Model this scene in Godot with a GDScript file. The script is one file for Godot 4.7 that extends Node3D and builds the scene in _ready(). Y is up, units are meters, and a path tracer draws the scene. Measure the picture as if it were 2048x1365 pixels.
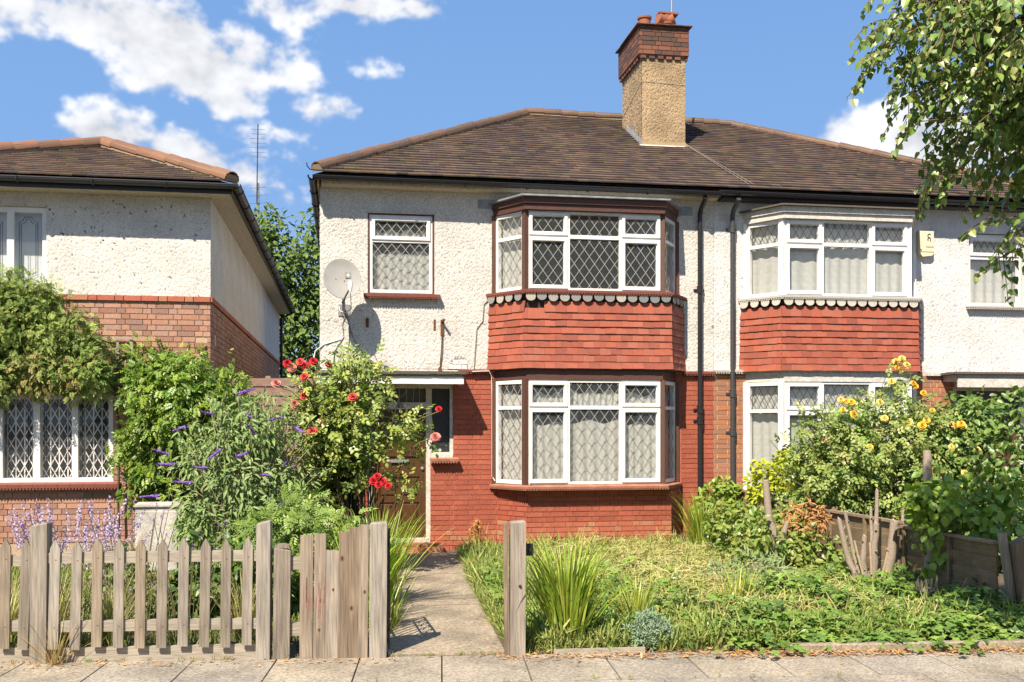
extends Node3D
# A pair of 1930s semi-detached houses behind an overgrown front garden, seen from across the pavement.

var rng := RandomNumberGenerator.new()
var M := {}
var TX := {}
var taken := {}
var unit_box := BoxMesh.new()

func V(x, y, z) -> Vector3:
	return Vector3(x, y, z)

func rnd(a, b) -> float:
	return rng.randf_range(a, b)

func lin(r, g, b) -> Color:
	return Color(r, g, b).linear_to_srgb()

# ---------------------------------------------------------------- naming
func numbered(called: String) -> String:
	if not taken.has(called):
		taken[called] = 0
		return called
	taken[called] += 1
	return "%s_%03d" % [called, taken[called]]

func tag(o: Node, label: String, category: String, group := "") -> Node:
	o.set_meta("label", label)
	o.set_meta("category", category)
	if group != "":
		o.set_meta("group", group)
	return o

func thing(called: String, label: String, category: String, at := Vector3.ZERO, group := "") -> Node3D:
	var o := Node3D.new()
	o.name = numbered(called)
	add_child(o)
	o.position = at
	tag(o, label, category, group)
	return o

func part(called: String, mesh: Mesh, m: Material, parent: Node, xf := Transform3D()) -> MeshInstance3D:
	var o := MeshInstance3D.new()
	o.name = called if parent != self else numbered(called)
	o.mesh = mesh
	o.material_override = m
	parent.add_child(o, true)
	o.transform = xf
	return o

func structure(called: String, mesh: Mesh, m: Material, parent: Node = self) -> MeshInstance3D:
	var o := part(called, mesh, m, parent)
	if parent == self:
		o.set_meta("kind", "structure")
	return o

func copies(called: String, mesh: Mesh, m: Material, parent: Node, xfs: Array, cols: Array) -> MultiMeshInstance3D:
	var mm := MultiMesh.new()
	mm.transform_format = MultiMesh.TRANSFORM_3D
	mm.use_colors = true
	mm.mesh = mesh
	mm.instance_count = xfs.size()
	for i in xfs.size():
		mm.set_instance_transform(i, xfs[i])
		mm.set_instance_color(i, cols[i])
	var o := MultiMeshInstance3D.new()
	o.name = called if parent != self else numbered(called)
	o.multimesh = mm
	o.material_override = m
	o.set_meta("kind", "stuff")
	parent.add_child(o, true)
	return o

# ---------------------------------------------------------------- mesh building
class Mb:
	var v := PackedVector3Array()
	var n := PackedVector3Array()
	var c := PackedColorArray()
	var colored := false
	var col := Color.WHITE

	func tri(a: Vector3, b: Vector3, d: Vector3, na: Vector3, nb: Vector3, nd: Vector3) -> void:
		if (b - a).cross(d - a).dot(na + nb + nd) > 0.0:
			v.append(a); v.append(d); v.append(b)
			n.append(na); n.append(nd); n.append(nb)
		else:
			v.append(a); v.append(b); v.append(d)
			n.append(na); n.append(nb); n.append(nd)
		if colored:
			c.append(col); c.append(col); c.append(col)

	func face(a: Vector3, b: Vector3, d: Vector3) -> void:   # counter-clockwise seen from outside
		var k := (b - a).cross(d - a)
		if k.length_squared() < 1e-16:
			return
		k = k.normalized()
		tri(a, b, d, k, k, k)

	func quad(a: Vector3, b: Vector3, d: Vector3, e: Vector3) -> void:
		face(a, b, d)
		face(a, d, e)

	func box(xf: Transform3D, s: Vector3) -> void:
		var h := s * 0.5
		var p := []
		for i in 8:
			p.append(xf * Vector3(h.x if i & 1 else -h.x, h.y if i & 2 else -h.y, h.z if i & 4 else -h.z))
		quad(p[4], p[5], p[7], p[6])
		quad(p[1], p[0], p[2], p[3])
		quad(p[5], p[1], p[3], p[7])
		quad(p[0], p[4], p[6], p[2])
		quad(p[6], p[7], p[3], p[2])
		quad(p[0], p[1], p[5], p[4])

	func bx(x0, x1, y0, y1, z0, z1) -> void:
		box(Transform3D(Basis(), Vector3((x0 + x1) * 0.5, (y0 + y1) * 0.5, (z0 + z1) * 0.5)), Vector3(absf(x1 - x0), absf(y1 - y0), absf(z1 - z0)))

	# a box with a chamfered front rim (towards +z)
	func chamfer(xf: Transform3D, s: Vector3, b: float) -> void:
		var h := s * 0.5
		var f := []
		for q in [[h.x, h.y, -h.z], [h.x, h.y, h.z - b], [h.x - b, h.y - b, h.z]]:
			f.append([xf * Vector3(-q[0], -q[1], q[2]), xf * Vector3(q[0], -q[1], q[2]), xf * Vector3(q[0], q[1], q[2]), xf * Vector3(-q[0], q[1], q[2])])
		quad(f[2][0], f[2][1], f[2][2], f[2][3])
		quad(f[0][1], f[0][0], f[0][3], f[0][2])
		for k in 2:
			for i in 4:
				var j := (i + 1) % 4
				quad(f[k][i], f[k][j], f[k + 1][j], f[k + 1][i])

	func bar(a: Vector3, b: Vector3, w: float, d: float, up := Vector3.UP) -> void:   # a rectangular bar from a to b
		var y := b - a
		var l := y.length()
		if l < 1e-5:
			return
		y /= l
		var x := y.cross(up)
		if x.length() < 1e-4:
			x = y.cross(Vector3.RIGHT)
		x = x.normalized()
		box(Transform3D(Basis(x, y, x.cross(y)), (a + b) * 0.5), Vector3(w, l, d))

	func tube(pts: Array, rads: Array, sides := 7, caps := true) -> void:
		var rings := []
		var nrms := []
		var up := Vector3(0.31, 0.2, 0.93)
		for i in pts.size():
			var t: Vector3 = (pts[mini(i + 1, pts.size() - 1)] - pts[maxi(i - 1, 0)]).normalized()
			var x := t.cross(up)
			if x.length() < 1e-3:
				x = t.cross(Vector3.RIGHT)
			x = x.normalized()
			var y := x.cross(t)
			up = t.cross(x) * -1.0
			var r: float = rads[mini(i, rads.size() - 1)]
			var ring := []
			var nn := []
			for k in sides:
				var a := TAU * k / sides
				var d := x * cos(a) + y * sin(a)
				ring.append(pts[i] + d * r)
				nn.append(d)
			rings.append(ring)
			nrms.append(nn)
		for i in pts.size() - 1:
			for k in sides:
				var j := (k + 1) % sides
				tri(rings[i][k], rings[i][j], rings[i + 1][j], nrms[i][k], nrms[i][j], nrms[i + 1][j])
				tri(rings[i][k], rings[i + 1][j], rings[i + 1][k], nrms[i][k], nrms[i + 1][j], nrms[i + 1][k])
		if caps:
			for e in [0, pts.size() - 1]:
				var o: Vector3 = (pts[0] - pts[1]).normalized() if e == 0 else (pts[e] - pts[e - 1]).normalized()
				for k in sides:
					tri(pts[e], rings[e][k], rings[e][(k + 1) % sides], o, o, o)

	func lathe(profile: Array, xf: Transform3D, sides := 20) -> void:   # profile of (radius, height), turned about y
		for i in profile.size() - 1:
			var a: Vector2 = profile[i]
			var b: Vector2 = profile[i + 1]
			var s := b - a
			var nn := Vector2(s.y, -s.x).normalized()
			for k in sides:
				var t0 := TAU * k / sides
				var t1 := TAU * (k + 1) / sides
				var d0 := Vector3(cos(t0), 0, sin(t0))
				var d1 := Vector3(cos(t1), 0, sin(t1))
				var n0 := xf.basis * (d0 * nn.x + Vector3.UP * nn.y)
				var n1 := xf.basis * (d1 * nn.x + Vector3.UP * nn.y)
				var p := xf * (d0 * a.x + Vector3.UP * a.y)
				var q := xf * (d1 * a.x + Vector3.UP * a.y)
				var r := xf * (d1 * b.x + Vector3.UP * b.y)
				var w := xf * (d0 * b.x + Vector3.UP * b.y)
				if a.x > 1e-5:
					tri(p, q, r, n0, n1, n1)
				if b.x > 1e-5:
					tri(p, r, w, n0, n1, n0)

	func prism(poly: PackedVector2Array, xf: Transform3D, depth: float) -> void:   # polygon in xy, pushed along -z from z = 0
		var p := poly
		if Geometry2D.is_polygon_clockwise(p):
			p.reverse()
		var ids := Geometry2D.triangulate_polygon(p)
		var up := xf.basis.z.normalized()
		for i in range(0, ids.size(), 3):
			var a := [p[ids[i]], p[ids[i + 1]], p[ids[i + 2]]]
			var f := []
			var b := []
			for q in a:
				f.append(xf * Vector3(q.x, q.y, 0))
				b.append(xf * Vector3(q.x, q.y, -depth))
			tri(f[0], f[1], f[2], up, up, up)
			tri(b[0], b[1], b[2], -up, -up, -up)
		for i in p.size():
			var q := p[i]
			var r := p[(i + 1) % p.size()]
			quad(xf * Vector3(q.x, q.y, -depth), xf * Vector3(r.x, r.y, -depth), xf * Vector3(r.x, r.y, 0), xf * Vector3(q.x, q.y, 0))

	# wall in local xy with rectangular holes [x0, x1, y0, y1]; front at z = 0, back at -t
	func wall(x0, x1, y0, y1, holes: Array, xf: Transform3D, t: float) -> void:
		var xs := [x0, x1]
		var ys := [y0, y1]
		for h in holes:
			for q in [h[0], h[1]]:
				if q > x0 and q < x1 and not xs.has(q):
					xs.append(q)
			for q in [h[2], h[3]]:
				if q > y0 and q < y1 and not ys.has(q):
					ys.append(q)
		xs.sort()
		ys.sort()
		var solid := func(i, j) -> bool:
			if i < 0 or j < 0 or i >= xs.size() - 1 or j >= ys.size() - 1:
				return false
			var cx: float = (xs[i] + xs[i + 1]) * 0.5
			var cy: float = (ys[j] + ys[j + 1]) * 0.5
			for h in holes:
				if cx > h[0] and cx < h[1] and cy > h[2] and cy < h[3]:
					return false
			return true
		for i in xs.size() - 1:
			for j in ys.size() - 1:
				if not solid.call(i, j):
					continue
				var a: float = xs[i]
				var b: float = xs[i + 1]
				var d: float = ys[j]
				var e: float = ys[j + 1]
				quad(xf * Vector3(a, d, 0), xf * Vector3(b, d, 0), xf * Vector3(b, e, 0), xf * Vector3(a, e, 0))
				quad(xf * Vector3(b, d, -t), xf * Vector3(a, d, -t), xf * Vector3(a, e, -t), xf * Vector3(b, e, -t))
				if not solid.call(i - 1, j):
					quad(xf * Vector3(a, d, -t), xf * Vector3(a, d, 0), xf * Vector3(a, e, 0), xf * Vector3(a, e, -t))
				if not solid.call(i + 1, j):
					quad(xf * Vector3(b, d, 0), xf * Vector3(b, d, -t), xf * Vector3(b, e, -t), xf * Vector3(b, e, 0))
				if not solid.call(i, j - 1):
					quad(xf * Vector3(a, d, -t), xf * Vector3(b, d, -t), xf * Vector3(b, d, 0), xf * Vector3(a, d, 0))
				if not solid.call(i, j + 1):
					quad(xf * Vector3(a, e, 0), xf * Vector3(b, e, 0), xf * Vector3(b, e, -t), xf * Vector3(a, e, -t))

	func done() -> ArrayMesh:
		var arr := []
		arr.resize(Mesh.ARRAY_MAX)
		arr[Mesh.ARRAY_VERTEX] = v
		arr[Mesh.ARRAY_NORMAL] = n
		if colored:
			arr[Mesh.ARRAY_COLOR] = c
		var m := ArrayMesh.new()
		m.add_surface_from_arrays(Mesh.PRIMITIVE_TRIANGLES, arr)
		return m

func frame_of(a: Vector3, b: Vector3) -> Transform3D:   # x from a to b, y up, z outwards
	var x := (b - a).normalized()
	return Transform3D(Basis(x, Vector3.UP, x.cross(Vector3.UP).normalized()), a)

# ---------------------------------------------------------------- materials
# seamless fractal noise: wrapped random lattices, enlarged smoothly and summed
func wrapped_noise(size: int, cells: int, octaves: int, seed_: int) -> PackedFloat32Array:
	var r := RandomNumberGenerator.new()
	r.seed = seed_
	var sum := PackedFloat32Array()
	sum.resize(size * size)
	var amp := 1.0
	for o in octaves:
		var c := mini(cells << o, size)
		if size % c != 0:
			c = size
		var vals := PackedFloat32Array()
		vals.resize(c * c)
		for i in c * c:
			vals[i] = r.randf()
		var pad := 4
		var w := c + pad * 2
		var big := PackedFloat32Array()
		big.resize(w * w)
		for y in w:
			for x in w:
				big[y * w + x] = vals[posmod(y - pad, c) * c + posmod(x - pad, c)]
		var im := Image.create_from_data(w, w, false, Image.FORMAT_RF, big.to_byte_array())
		var k := size / c
		if k > 1:
			im.resize(w * k, w * k, Image.INTERPOLATE_CUBIC)
		im = im.get_region(Rect2i(pad * k, pad * k, size, size))
		var d := im.get_data().to_float32_array()
		for i in d.size():
			sum[i] += (d[i] - 0.5) * amp
		amp *= 0.55
	return sum

func noise_tex(key: String, cells: int, lo: float, hi: float, octaves := 4, size := 256, gain := 1.0) -> Texture2D:
	var f := wrapped_noise(size, cells, octaves, absi(hash(key)) % 10000)
	var mn := 1e9
	var mx := -1e9
	for q in f:
		mn = minf(mn, q)
		mx = maxf(mx, q)
	var bytes := PackedByteArray()
	bytes.resize(size * size * 3)
	for i in f.size():
		var t := clampf(((f[i] - mn) / (mx - mn) - 0.5) * gain + 0.5, 0.0, 1.0)
		var v := lerpf(lo, hi, t)
		var g := int(clampf(255.0 * (v * 12.92 if v < 0.0031308 else 1.055 * pow(v, 1.0 / 2.4) - 0.055), 0.0, 255.0))
		bytes[i * 3] = g
		bytes[i * 3 + 1] = g
		bytes[i * 3 + 2] = g
	var t := ImageTexture.create_from_image(Image.create_from_data(size, size, false, Image.FORMAT_RGB8, bytes))
	TX[key] = t
	return t

# thrown pebbles: rounded lumps on a wrapped square of n x n samples, heights 0 to 1
func lump_field(n: int, count: int, r0: float, r1: float, seed_: int) -> PackedFloat32Array:
	var r := RandomNumberGenerator.new()
	r.seed = seed_
	var f := PackedFloat32Array()
	f.resize(n * n)
	for i in count:
		var cx := r.randf() * n
		var cy := r.randf() * n
		var rr := r.randf_range(r0, r1)
		var top := r.randf_range(0.45, 1.0)
		var e := r.randf_range(0.7, 1.4)
		var q := int(ceil(rr * 1.4))
		for y in range(int(cy) - q, int(cy) + q + 1):
			for x in range(int(cx) - q, int(cx) + q + 1):
				var dx := (x - cx) / rr * e
				var dy := (y - cy) / rr / e
				var d := dx * dx + dy * dy
				if d < 1.0:
					var at := posmod(y, n) * n + posmod(x, n)
					f[at] = maxf(f[at], top * sqrt(1.0 - d))
	return f

var lumps := PackedFloat32Array()

# a skin of rough-cast render in the local xy plane, standing proud of z = 0
func rough_skin(xf: Transform3D, x0: float, x1: float, y0: float, y1: float, holes: Array, grid: float, amp: float, spread := 1.0) -> Mesh:
	var nx := int(ceil((x1 - x0) / grid))
	var ny := int(ceil((y1 - y0) / grid))
	var n := 256
	var h := PackedFloat32Array()
	h.resize((nx + 1) * (ny + 1))
	for j in ny + 1:
		for i in nx + 1:
			var fx := int((x0 + (x1 - x0) * i / nx) / 0.0085 * spread)
			var fy := int((y0 + (y1 - y0) * j / ny) / 0.0085 * spread)
			h[j * (nx + 1) + i] = lumps[posmod(fy + (fx / n) * 37, n) * n + posmod(fx + (fy / n) * 91, n)] * amp
	var vs := PackedVector3Array()
	var ns := PackedVector3Array()
	vs.resize(h.size())
	ns.resize(h.size())
	var bs := xf.basis
	for j in ny + 1:
		for i in nx + 1:
			var k := j * (nx + 1) + i
			var gx := (h[k + (1 if i < nx else 0)] - h[k - (1 if i > 0 else 0)]) / (2.0 * grid)
			var gy := (h[k + (nx + 1 if j < ny else 0)] - h[k - (nx + 1 if j > 0 else 0)]) / (2.0 * grid)
			vs[k] = xf * Vector3(x0 + (x1 - x0) * i / nx, y0 + (y1 - y0) * j / ny, h[k])
			ns[k] = (bs * Vector3(-gx, -gy, 1.0)).normalized()
	var ids := PackedInt32Array()
	for j in ny:
		for i in nx:
			var cx := x0 + (x1 - x0) * (i + 0.5) / nx
			var cy := y0 + (y1 - y0) * (j + 0.5) / ny
			var open := false
			for q in holes:
				if cx > q[0] and cx < q[1] and cy > q[2] and cy < q[3]:
					open = true
			if open:
				continue
			var k := j * (nx + 1) + i
			ids.append(k); ids.append(k + nx + 1); ids.append(k + 1)
			ids.append(k + 1); ids.append(k + nx + 1); ids.append(k + nx + 2)
	var arr := []
	arr.resize(Mesh.ARRAY_MAX)
	arr[Mesh.ARRAY_VERTEX] = vs
	arr[Mesh.ARRAY_NORMAL] = ns
	arr[Mesh.ARRAY_INDEX] = ids
	var m := ArrayMesh.new()
	m.add_surface_from_arrays(Mesh.PRIMITIVE_TRIANGLES, arr)
	return m

func mat(key: String, c: Color, rough := 0.8, o := {}) -> StandardMaterial3D:
	var m := StandardMaterial3D.new()
	m.resource_name = key
	m.albedo_color = c.linear_to_srgb()
	m.roughness = rough
	m.metallic = o.get("metal", 0.0)
	m.metallic_specular = o.get("spec", 0.5)
	if o.has("tex"):
		m.albedo_texture = TX[o.tex]
	if o.has("tex") or o.has("bump"):
		m.uv1_triplanar = true
		m.uv1_world_triplanar = o.get("world", true)
		var s = o.get("scale", 1.0)
		m.uv1_scale = s if s is Vector3 else Vector3(s, s, s)
	if o.has("bump"):
		m.heightmap_enabled = true
		m.heightmap_texture = TX[o.bump]
		m.heightmap_scale = o.get("cm", 0.3)
	if o.has("detail"):
		m.detail_enabled = true
		m.detail_albedo = TX[o.detail]
		m.detail_blend_mode = BaseMaterial3D.BLEND_MODE_MUL
		m.detail_uv_layer = BaseMaterial3D.DETAIL_UV_2
		m.uv2_triplanar = true
		m.uv2_world_triplanar = true
		var s2 = o.get("dscale", 0.4)
		m.uv2_scale = s2 if s2 is Vector3 else Vector3(s2, s2, s2)
	if o.get("vc", false):
		m.vertex_color_use_as_albedo = true
	if o.has("back"):
		m.backlight_enabled = true
		m.backlight = o.back
	m.cull_mode = BaseMaterial3D.CULL_DISABLED
	M[key] = m
	return m

# A set of tones of one material: single pieces take one of them, a joined rest takes them as colours.
func tones(key: String, cols: Array, rough: float, o := {}) -> void:
	var ms := []
	for i in cols.size():
		ms.append(mat("%s_tone_%d" % [key, i], cols[i], rough, o))
	var o2 := o.duplicate()
	o2.vc = true
	M[key] = {"cols": cols, "mats": ms, "all": mat(key + "_all", Color.WHITE, rough, o2)}

# Pieces: [transform, tone]. The first CAP are parts of their own, the rest one joined part.
func pieces(parent: Node, called: String, mesh: Mesh, tone_key: String, recs: Array, cap := 300) -> void:
	var t = M[tone_key]
	var xfs := []
	var cols := []
	for i in recs.size():
		var k: int = recs[i][1] % t.cols.size()
		if i < cap:
			part(called, mesh, t.mats[k], parent, recs[i][0])
		else:
			xfs.append(recs[i][0])
			cols.append(t.cols[k])
	if xfs.size() > 0:
		copies(called + "work" if called == "brick" else called + "s", mesh, t.all, parent, xfs, cols)

# Flemish bond on a plane: xf has x along the wall and z outwards; holes as in Mb.wall
func bond(out: Array, xf: Transform3D, x0: float, x1: float, y0: float, y1: float, holes: Array, n_tones: int, dark := 0.12, course := 0.075, proud := 0.006) -> void:
	var r := int(round(y0 / course))
	var y := y0
	while y < y1 - 0.02:
		var h := minf(course - 0.01, y1 - y)
		var x := x0 - (0.11 if r % 2 else 0.275)
		var k := r % 2
		while x < x1:
			var l := 0.215 if k % 2 == 0 else 0.1025
			var spans := [[maxf(x, x0), minf(x + l, x1)]]
			for q in holes:
				if y + h * 0.5 > q[2] and y + h * 0.5 < q[3]:
					var nxt := []
					for s in spans:
						if q[1] <= s[0] or q[0] >= s[1]:
							nxt.append(s)
						else:
							if s[0] < q[0]:
								nxt.append([s[0], q[0]])
							if s[1] > q[1]:
								nxt.append([q[1], s[1]])
					spans = nxt
			for s in spans:
				if s[1] - s[0] > 0.02:
					var c := Vector3((s[0] + s[1]) * 0.5, y + h * 0.5 + rnd(-0.001, 0.001), proud * 0.5 - 0.02 + rnd(-0.0015, 0.0015))
					var b := Basis.from_euler(Vector3(rnd(-0.01, 0.01), rnd(-0.006, 0.006), rnd(-0.006, 0.006))) * Basis.from_scale(Vector3(s[1] - s[0], h, 0.04 + proud))
					out.append([xf * Transform3D(b, c), rng.randi() % n_tones])
			x += l + 0.01
			k += 1
		y += course
		r += 1

# ---------------------------------------------------------------- the sky: air and fair-weather clouds
func smooth(a: float, b: float, x: float) -> float:
	var t := clampf((x - a) / (b - a), 0.0, 1.0)
	return t * t * (3.0 - 2.0 * t)

func make_sky() -> Sky:
	var W := 4096
	var H := 2048
	# clouds: azimuth east of straight ahead, height, half width, half height (degrees), density
	var clouds := [[-13.8,20.3,2.2,1.5,1.00],[-11.8,19.9,2.3,1.8,1.10],[-9.7,19.2,2.4,1.5,1.10],[-10.6,17.8,1.5,1.1,1.00],[-7.9,18.3,2.3,1.5,1.10],[-6.1,17.6,1.8,1.3,1.10],[-5.5,19.6,1.3,1.1,0.90],[-3.4,18.8,1.8,1.3,1.00],[-2.4,18.1,1.3,0.8,0.80],[-6.0,16.7,1.5,0.8,0.90],[-9.2,20.5,1.5,1.0,0.70],[-3.5,21.5,1.8,1.1,0.90],[-2.4,20.8,1.2,0.8,0.70],[0.3,22.1,2.3,1.0,0.95],[1.9,22.0,1.5,0.6,0.80],[4.3,22.0,1.3,0.7,0.65],[-16.8,19.9,1.7,1.3,0.90],[-17.1,19.1,0.9,0.6,0.70],[-12.3,15.2,1.9,1.3,1.00],[-11.4,14.8,1.3,0.9,0.90],[-13.4,14.8,1.0,0.6,0.70],[-8.6,14.0,1.9,1.2,1.05],[-7.7,13.3,1.2,0.7,0.80],[-4.6,15.4,1.8,0.6,0.75],[-5.9,15.2,1.0,0.4,0.60],[-1.2,16.9,1.5,0.9,0.75],[-1.9,16.4,1.0,0.5,0.60],[1.4,18.9,1.3,0.7,0.60],[-4.8,13.4,2.2,1.1,0.50],[-3.5,12.6,1.8,0.7,0.50],[-6.1,13.0,1.3,0.9,0.50],[-1.6,15.1,0.9,0.6,0.40],[28.3,14.9,2.3,1.5,1.00],[30.5,14.7,2.6,1.8,1.10],[33.1,13.5,2.6,1.5,1.00],[26.5,14.4,1.3,0.6,0.80],[35.2,13.6,2.1,1.5,0.90]]
	rng.seed = 77
	for i in 120:                       # the rest of the sky carries the same scattered clouds
		var az := rnd(48.0, 322.0)
		var el := rnd(9.0, 62.0)
		for k in 6:
			clouds.append([az + rnd(-5.0, 5.0) / cos(deg_to_rad(el)), el + rnd(-1.6, 1.6), rnd(1.4, 3.2) / cos(deg_to_rad(el)), rnd(0.8, 1.8), rnd(0.6, 1.1)])
	var field := PackedFloat32Array()
	field.resize(W * H / 2)
	for c in clouds:
		var rx: float = c[2] * 1.45
		var ry: float = c[3] * 1.45
		var y0 := int((90.0 - c[1] - ry) / 180.0 * H)
		var y1 := int((90.0 - c[1] + ry) / 180.0 * H)
		for y in range(maxi(y0, 0), mini(y1 + 1, H / 2)):
			var el: float = 90.0 - (y + 0.5) / H * 180.0
			var dy: float = (el - c[1]) / ry
			if dy < 0.0:
				dy *= 1.25
			var x0 := int(floor((c[0] - rx + 180.0) / 360.0 * W))
			var x1 := int((c[0] + rx + 180.0) / 360.0 * W)
			for x in range(x0, x1 + 1):
				var dx: float = ((x + 0.5) / W * 360.0 - 180.0 - c[0]) / rx
				var q: float = c[4] * (1.0 - dx * dx - dy * dy)
				if q > 0.0:
					var at := y * W + posmod(x + W / 2, W)
					field[at] = maxf(field[at], q) + 0.25 * minf(field[at], q)
	var f := FastNoiseLite.new()
	f.noise_type = FastNoiseLite.TYPE_SIMPLEX_SMOOTH
	f.frequency = 24.0
	f.fractal_octaves = 7
	f.fractal_gain = 0.6
	f.seed = 5
	var f2 := FastNoiseLite.new()
	f2.frequency = 7.0
	f2.fractal_octaves = 4
	f2.seed = 9
	var top := Color(0.070, 0.158, 0.34)
	var mid := Color(0.122, 0.226, 0.42)
	var low := Color(0.33, 0.42, 0.52)
	var data := PackedFloat32Array()
	data.resize(W * H * 3)
	for y in H:
		var el := PI * 0.5 - (y + 0.5) / H * PI
		var s := maxf(sin(el), 0.0)
		var sky: Color
		if s < 0.22:
			sky = low.lerp(mid, pow(s / 0.22, 0.8))
		else:
			sky = mid.lerp(top, smooth(0.0, 1.0, minf((s - 0.22) / 0.4, 1.0)))
		if el < 0.0:
			sky = Color(0.12, 0.115, 0.10)
		var ce := cos(el)
		var se := sin(el)
		for x in W:
			var at := (y * W + x) * 3
			var r := sky.r
			var g := sky.g
			var b := sky.b
			if y < H / 2:
				var q := field[y * W + x]
				if q > 0.02:
					var az := (x + 0.5) / W * TAU
					var d := Vector3(sin(az) * ce, se * 1.5, -cos(az) * ce)
					var nn := f.get_noise_3dv(d)
					var a := smooth(0.24, 1.0, q * 1.02 + nn * 1.05)
					var w := clampf(0.50 + 0.20 * f2.get_noise_3dv(d) + 0.16 * nn, 0.38, 0.6)
					a *= 0.93
					r += (w * 0.94 - r) * a
					g += (w * 0.945 - g) * a
					b += (w * 0.97 - b) * a
			data[at] = r
			data[at + 1] = g
			data[at + 2] = b
	var im := Image.create_from_data(W, H, false, Image.FORMAT_RGBF, data.to_byte_array())
	var p := PanoramaSkyMaterial.new()
	p.panorama = ImageTexture.create_from_image(im)
	var sky_res := Sky.new()
	sky_res.sky_material = p
	return sky_res

func _ready() -> void:
	# camera: level, with the lens shifted upwards so that the walls stay upright
	var cam := Camera3D.new()
	cam.name = "camera"
	add_child(cam)
	cam.projection = Camera3D.PROJECTION_FRUSTUM
	cam.near = 0.1
	cam.far = 400.0
	cam.size = 0.1 * 1365.0 / 2050.0
	cam.frustum_offset = Vector2(0, 0.1 * 167.5 / 2050.0)
	cam.position = V(0, 1.87, 15.2)
	cam.rotation_degrees = V(0, -9.25, 0)
	cam.current = true

	var env := Environment.new()
	env.background_mode = Environment.BG_SKY
	env.sky = make_sky()
	env.background_energy_multiplier = 1.0
	env.tonemap_mode = Environment.TONE_MAPPER_LINEAR
	env.tonemap_exposure = 2.0
	env.sdfgi_enabled = true
	env.ssao_enabled = true
	env.ssil_enabled = true
	var we := WorldEnvironment.new()
	we.name = "world"
	we.environment = env
	add_child(we)

	var sun := DirectionalLight3D.new()
	sun.name = "sun"
	sun.light_energy = 1.5
	sun.light_color = Color(1.0, 0.945, 0.87)
	sun.light_angular_distance = 0.5
	sun.shadow_enabled = true
	add_child(sun)
	sun.look_at_from_position(V(-6.6, 14.0, 10.0), Vector3.ZERO)

	rng.seed = 4545
	make_materials()
	make_setting()
	make_houses()
	make_fences()
	make_plants()

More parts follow.
